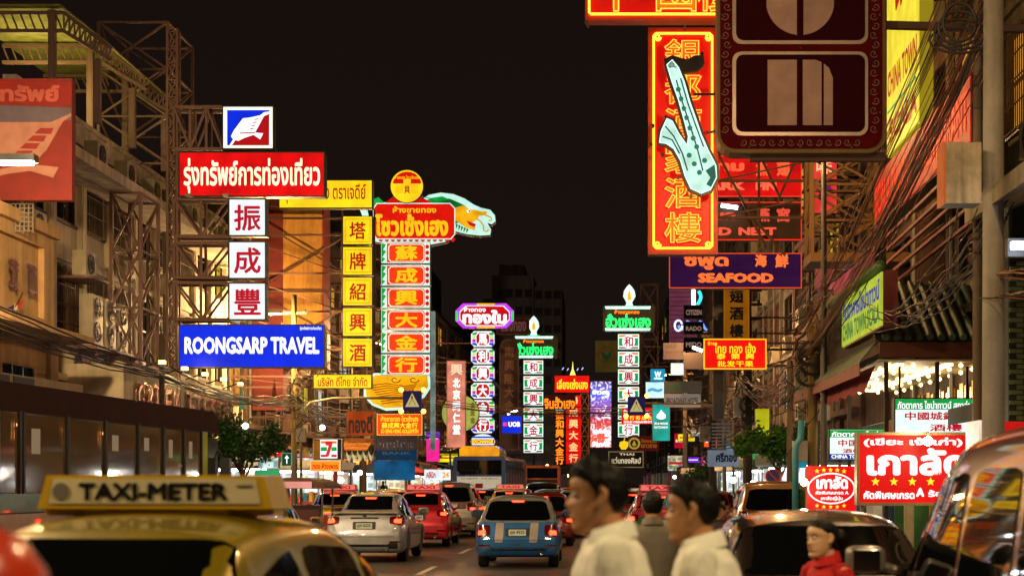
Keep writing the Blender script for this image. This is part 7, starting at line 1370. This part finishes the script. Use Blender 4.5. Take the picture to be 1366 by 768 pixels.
    for j in range(nj+1):
        for i in range(ni): a = 2*pi*i/ni; zl = line(a); z = zl+(.2345-zl)*(j/nj); inn.append(H(head_pt(z, a, -.004, False)))
    hbm.add(hv+inn, [(j*ni+i, j*ni+(i+1) % ni, (j+1)*ni+(i+1) % ni, (j+1)*ni+i) for j in range(nj) for i in range(ni)]+[tuple(nj*ni+i for i in range(ni))]+[(n0+i, n0+(i+1) % ni, (i+1) % ni, i) for i in range(ni)])
    ho = hbm.build('hair', hm, t, True)
    st = MB()            # loose strands so that the outline is uneven
    for q in range(1300 if vox < .012 else 60):
        a = rnd.uniform(0, 2*pi); z = rnd.uniform(max(line(a)+.01, .12), .232); p = H(head_pt(z, a, .018 if hair != 'bun' else .01, False)); d = (p-H((0,-.01,.12))).normalized(); tdir = (R @ Vector((rnd.uniform(-.3,.3), -.5 if hair == 'bun' else rnd.uniform(-.2,.8), rnd.uniform(.0,.5))))
        e = p+(d*.45+tdir*.6).normalized()*rnd.uniform(.012, .028)*k*(1 if hair != 'bun' else .3); w_ = Vector((rnd.uniform(-1,1), rnd.uniform(-1,1), 0))*.0016*k; st.add([p-w_-d*.012*k, p+w_-d*.012*k, e], [(0,1,2)])
    st.build('hair_strands', hm, ho)['kind'] = 'stuff'
    if hair == 'bun':
        MB().lathe([(0,-.05*k),(.03*k,-.04*k),(.046*k,-.01*k),(.044*k,.016*k),(.026*k,.04*k),(0,.048*k)], tuple(H((0,-.135,.13))), 'z', 16).build('hair_bun', hm, ho, True); MB().tube([H((0,-.135,.13)), H((.01,-.155,.09)), H((.012,-.15,.045))], [.026*k,.022*k,.004*k], 10).build('hair_tail', hm, ho, True)
        for s in (-1, 1): MB().lathe([(0,-.008*k),(.006*k,0),(0,.008*k)], tuple(H((s*.084,-.014,.094))), 'z', 8).build('earring', M_chrome, t)
    # --- clothes
    c = MB(); tm_ = top
    secs = [(.86,.175,.125),(.95,.165,.12),(1.08,.158,.115),(1.22,.185,.125),(1.33,.205,.12),(1.39,.18,.10),(1.418,.12,.084),(1.438,.078,.070)]
    if hair == 'bun': secs = [(.80,.19,.13),(.92,.175,.12),(1.06,.135,.10),(1.22,.155,.128),(1.32,.165,.11),(1.375,.15,.09),(1.405,.10,.075),(1.43,.066,.062)]
    n = 28; vs = []
    for z, w_, d_ in secs:
        o_ = L0((0, 0, z))
        for i in range(n): a = 2*pi*i/n; vs.append(Vector((w_*cos(a), o_.y-.008+d_*sin(a), z))*k)
    c.add(vs, [(j*n+i, j*n+(i+1) % n, (j+1)*n+(i+1) % n, (j+1)*n+i) for j in range(len(secs)-1) for i in range(n)]+[tuple(range(n))[::-1], tuple((len(secs)-1)*n+i for i in range(n))])
    for arm, s in (('la', -1), ('ra', 1)):
        a, e, w_ = [Vector(p)*k for p in ps[arm]]; sh = Vector(L0((s*.10,-.005,1.385)))*k
        rf = 1. if hair != 'bun' else .76
        c.tube([sh, a+V(s*.005 if rf == 1 else -s*.02,0,-.012)], [.062*k*rf,.062*k*rf], 14)
        if sleeve == 'long': c.tube([a+V(-s*.01,0,.04), a+V(0,0,.02), a+V(s*.004,0,-.03), a.lerp(e,.5), e, e.lerp(w_,.5), e.lerp(w_,.93)], [.03*k,.052*k,.062*k,.057*k,.05*k,.044*k,.037*k], 14)
        else: c.tube([a+V(0 if rf == 1 else -s*.02,0,-.01), a.lerp(e,.35), a.lerp(e,.72)], [.064*k*rf,.062*k*rf,.064*k*rf], 14)
    remesh(c, vox*k, 'shirt' if bottom != 'dress' else 'dress_top', tm_, t, 5, .008*k if vox < .012 and hair != 'bun' else .002)
    col = MB(); n = 24
    ring = []
    for zz_, r_ in ((1.436,.072),(1.492,.064),(1.490,.072),(1.438,.088)):
        o_ = L0((0,0,zz_)); ring += [Vector((r_*cos(2*pi*i/n), o_.y+.002+r_*1.04*sin(2*pi*i/n), zz_-.012-(.024 if sin(2*pi*i/n) > .8 and hair != 'bun' else .0)-.02*sin(2*pi*i/n)))*k for i in range(n)]
    col.add(ring, [(j*n+i, j*n+(i+1) % n, (j+1)*n+(i+1) % n, (j+1)*n+i) for j in range(3) for i in range(n)]); col.build('collar', tm_, t, True)
    if tie:
        f_ = lambda z, yy: Vector((0, L0((0,0,z)).y+yy, z))*k; tb = MB(); tb.add([V(-.018,0,0)+f_(1.435,.082), V(.018,0,0)+f_(1.435,.082), V(.012,0,0)+f_(1.40,.108), V(.036,0,0)+f_(1.08,.135), V(0,0,0)+f_(1.02,.13), V(-.036,0,0)+f_(1.08,.135), V(-.012,0,0)+f_(1.40,.108)], [(0,1,2,6),(6,2,3,4,5)]); tb.build('tie', tie, t)
    g_ = MB()
    if bottom in ('trousers', 'shorts'):
        g_.tube([V(0,0,1.0), V(0,0,.93), V(0,0,.87)], [.14*k,.15*k,.14*k], 18)
        for leg in ('ll', 'rl'):
            a, e, w_ = [Vector(p)*k for p in ps[leg]]; pts = [a+V(0,0,.02), a.lerp(e,.5), e, e.lerp(w_,.5), e.lerp(w_,.97)]; rr2 = [.105*k,.09*k,.07*k,.062*k,.06*k]
            if bottom == 'shorts': pts = pts[:3]; rr2 = rr2[:3]
            g_.tube(pts, rr2, 14)
    else: g_.tube([V(0,0,1.0), V(0,0,.9), V(0,.02,.55), V(0,.03,.25)], [.13*k,.165*k,.17*k,.16*k], 20)
    remesh(g_, vox*1.2*k, bottom if bottom != 'dress' else 'skirt', paint(botc, .75), t, 4, .004)
    for leg in ('ll', 'rl'):
        w_ = Vector(ps[leg][2])*k; MB().tube([w_+V(0,-.06,-.045), w_+V(0,.0,-.04), w_+V(0,.10,-.055), w_+V(0,.19,-.065)], [.04*k,.046*k,.042*k,.02*k], 12).build('shoe', paint('#0c0a09', .3), t, True)
    return t
shirtw = wall('#ece8d8', .06, 3, .8)
person('man in an open white shirt with quiffed black hair, leading the two walking men', .03, 5.2, 1.77, radians(93), shirtw, None, vox=.009, seedp=4)
person('man in a white shirt and black tie walking left behind the other one', .40, 5.75, 1.71, radians(80), shirtw, None, tie=paint('#0a0a0e', .6), vox=.009, seedp=9, lean=.08)
person('smiling woman in a red high collared dress by the van mirror', 1.17, 8.5, 1.50, radians(118), paint('#c01414', .85), None, hair='bun', skinc='#e0b088', bottom='dress', botc='#b01212', vox=.009, sleeve='short', seedp=5)
person('man in a grey T-shirt seen from behind between the two walking men', .36, 11.2, 1.64, radians(0), wall('#85796a', .2, 2), None, vox=.013, sleeve='short', botc='#6a6070', bottom='shorts', seedp=6, facey=False)
person('person in dark clothes standing right of the man in grey', .62, 11.9, 1.60, radians(20), paint('#1c1412', .8), None, vox=.014, seedp=7, botc='#1a1416', facey=False)
person('short dark haired person behind the second walking man near the black car', 1.36, 18.5, 1.47, radians(150), paint('#2a1a1c', .8), None, vox=.014, seedp=8)
pt = person('person in a red helmet cut off at the lower left corner', -.95, 2.4, 1.52, radians(10), paint('#b8401c', .8), None, vox=.013, seedp=10, botc='#20242a', facey=False)
MB().lathe([(.0,1.60),(.05,1.595),(.10,1.57),(.135,1.52),(.145,1.46),(.14,1.38),(.13,1.34)], (0,.03,0), 'z', 28).build('helmet', paint('#c03410', .25, 0, .6), pt, True)
for i, (x_, y_, c_, bc) in enumerate(((5.6, 44, '#3a4a6a', '#20242a'), (5.9, 49, '#8a8a84', '#2a2a2a'), (6.1, 56, '#6a2424', '#20242a'), (-11.4, 60, '#505860', '#1a1c20'), (-11.5, 74, '#a89c90', '#20242a'), (-11.3, 86, '#3a6a5a', '#20242a'), (5.8, 66, '#c0b8a8', '#2a2a2a'))):
    person(['pedestrian in a blue shirt on the right pavement', 'pedestrian in a grey shirt by the first right stall', 'pedestrian in a dark red shirt by the no parking sign', 'pedestrian in slate grey by the striped shop sign', 'pedestrian in beige by the draped stall', 'pedestrian in green by the bank board', 'pedestrian in pale clothes farther up the right pavement'][i], x_, y_, 1.66+.03*(i % 3), radians(40*i), paint(c_, .8), None, vox=.022, facey=False, seedp=20+i, botc=bc, z0=.13)
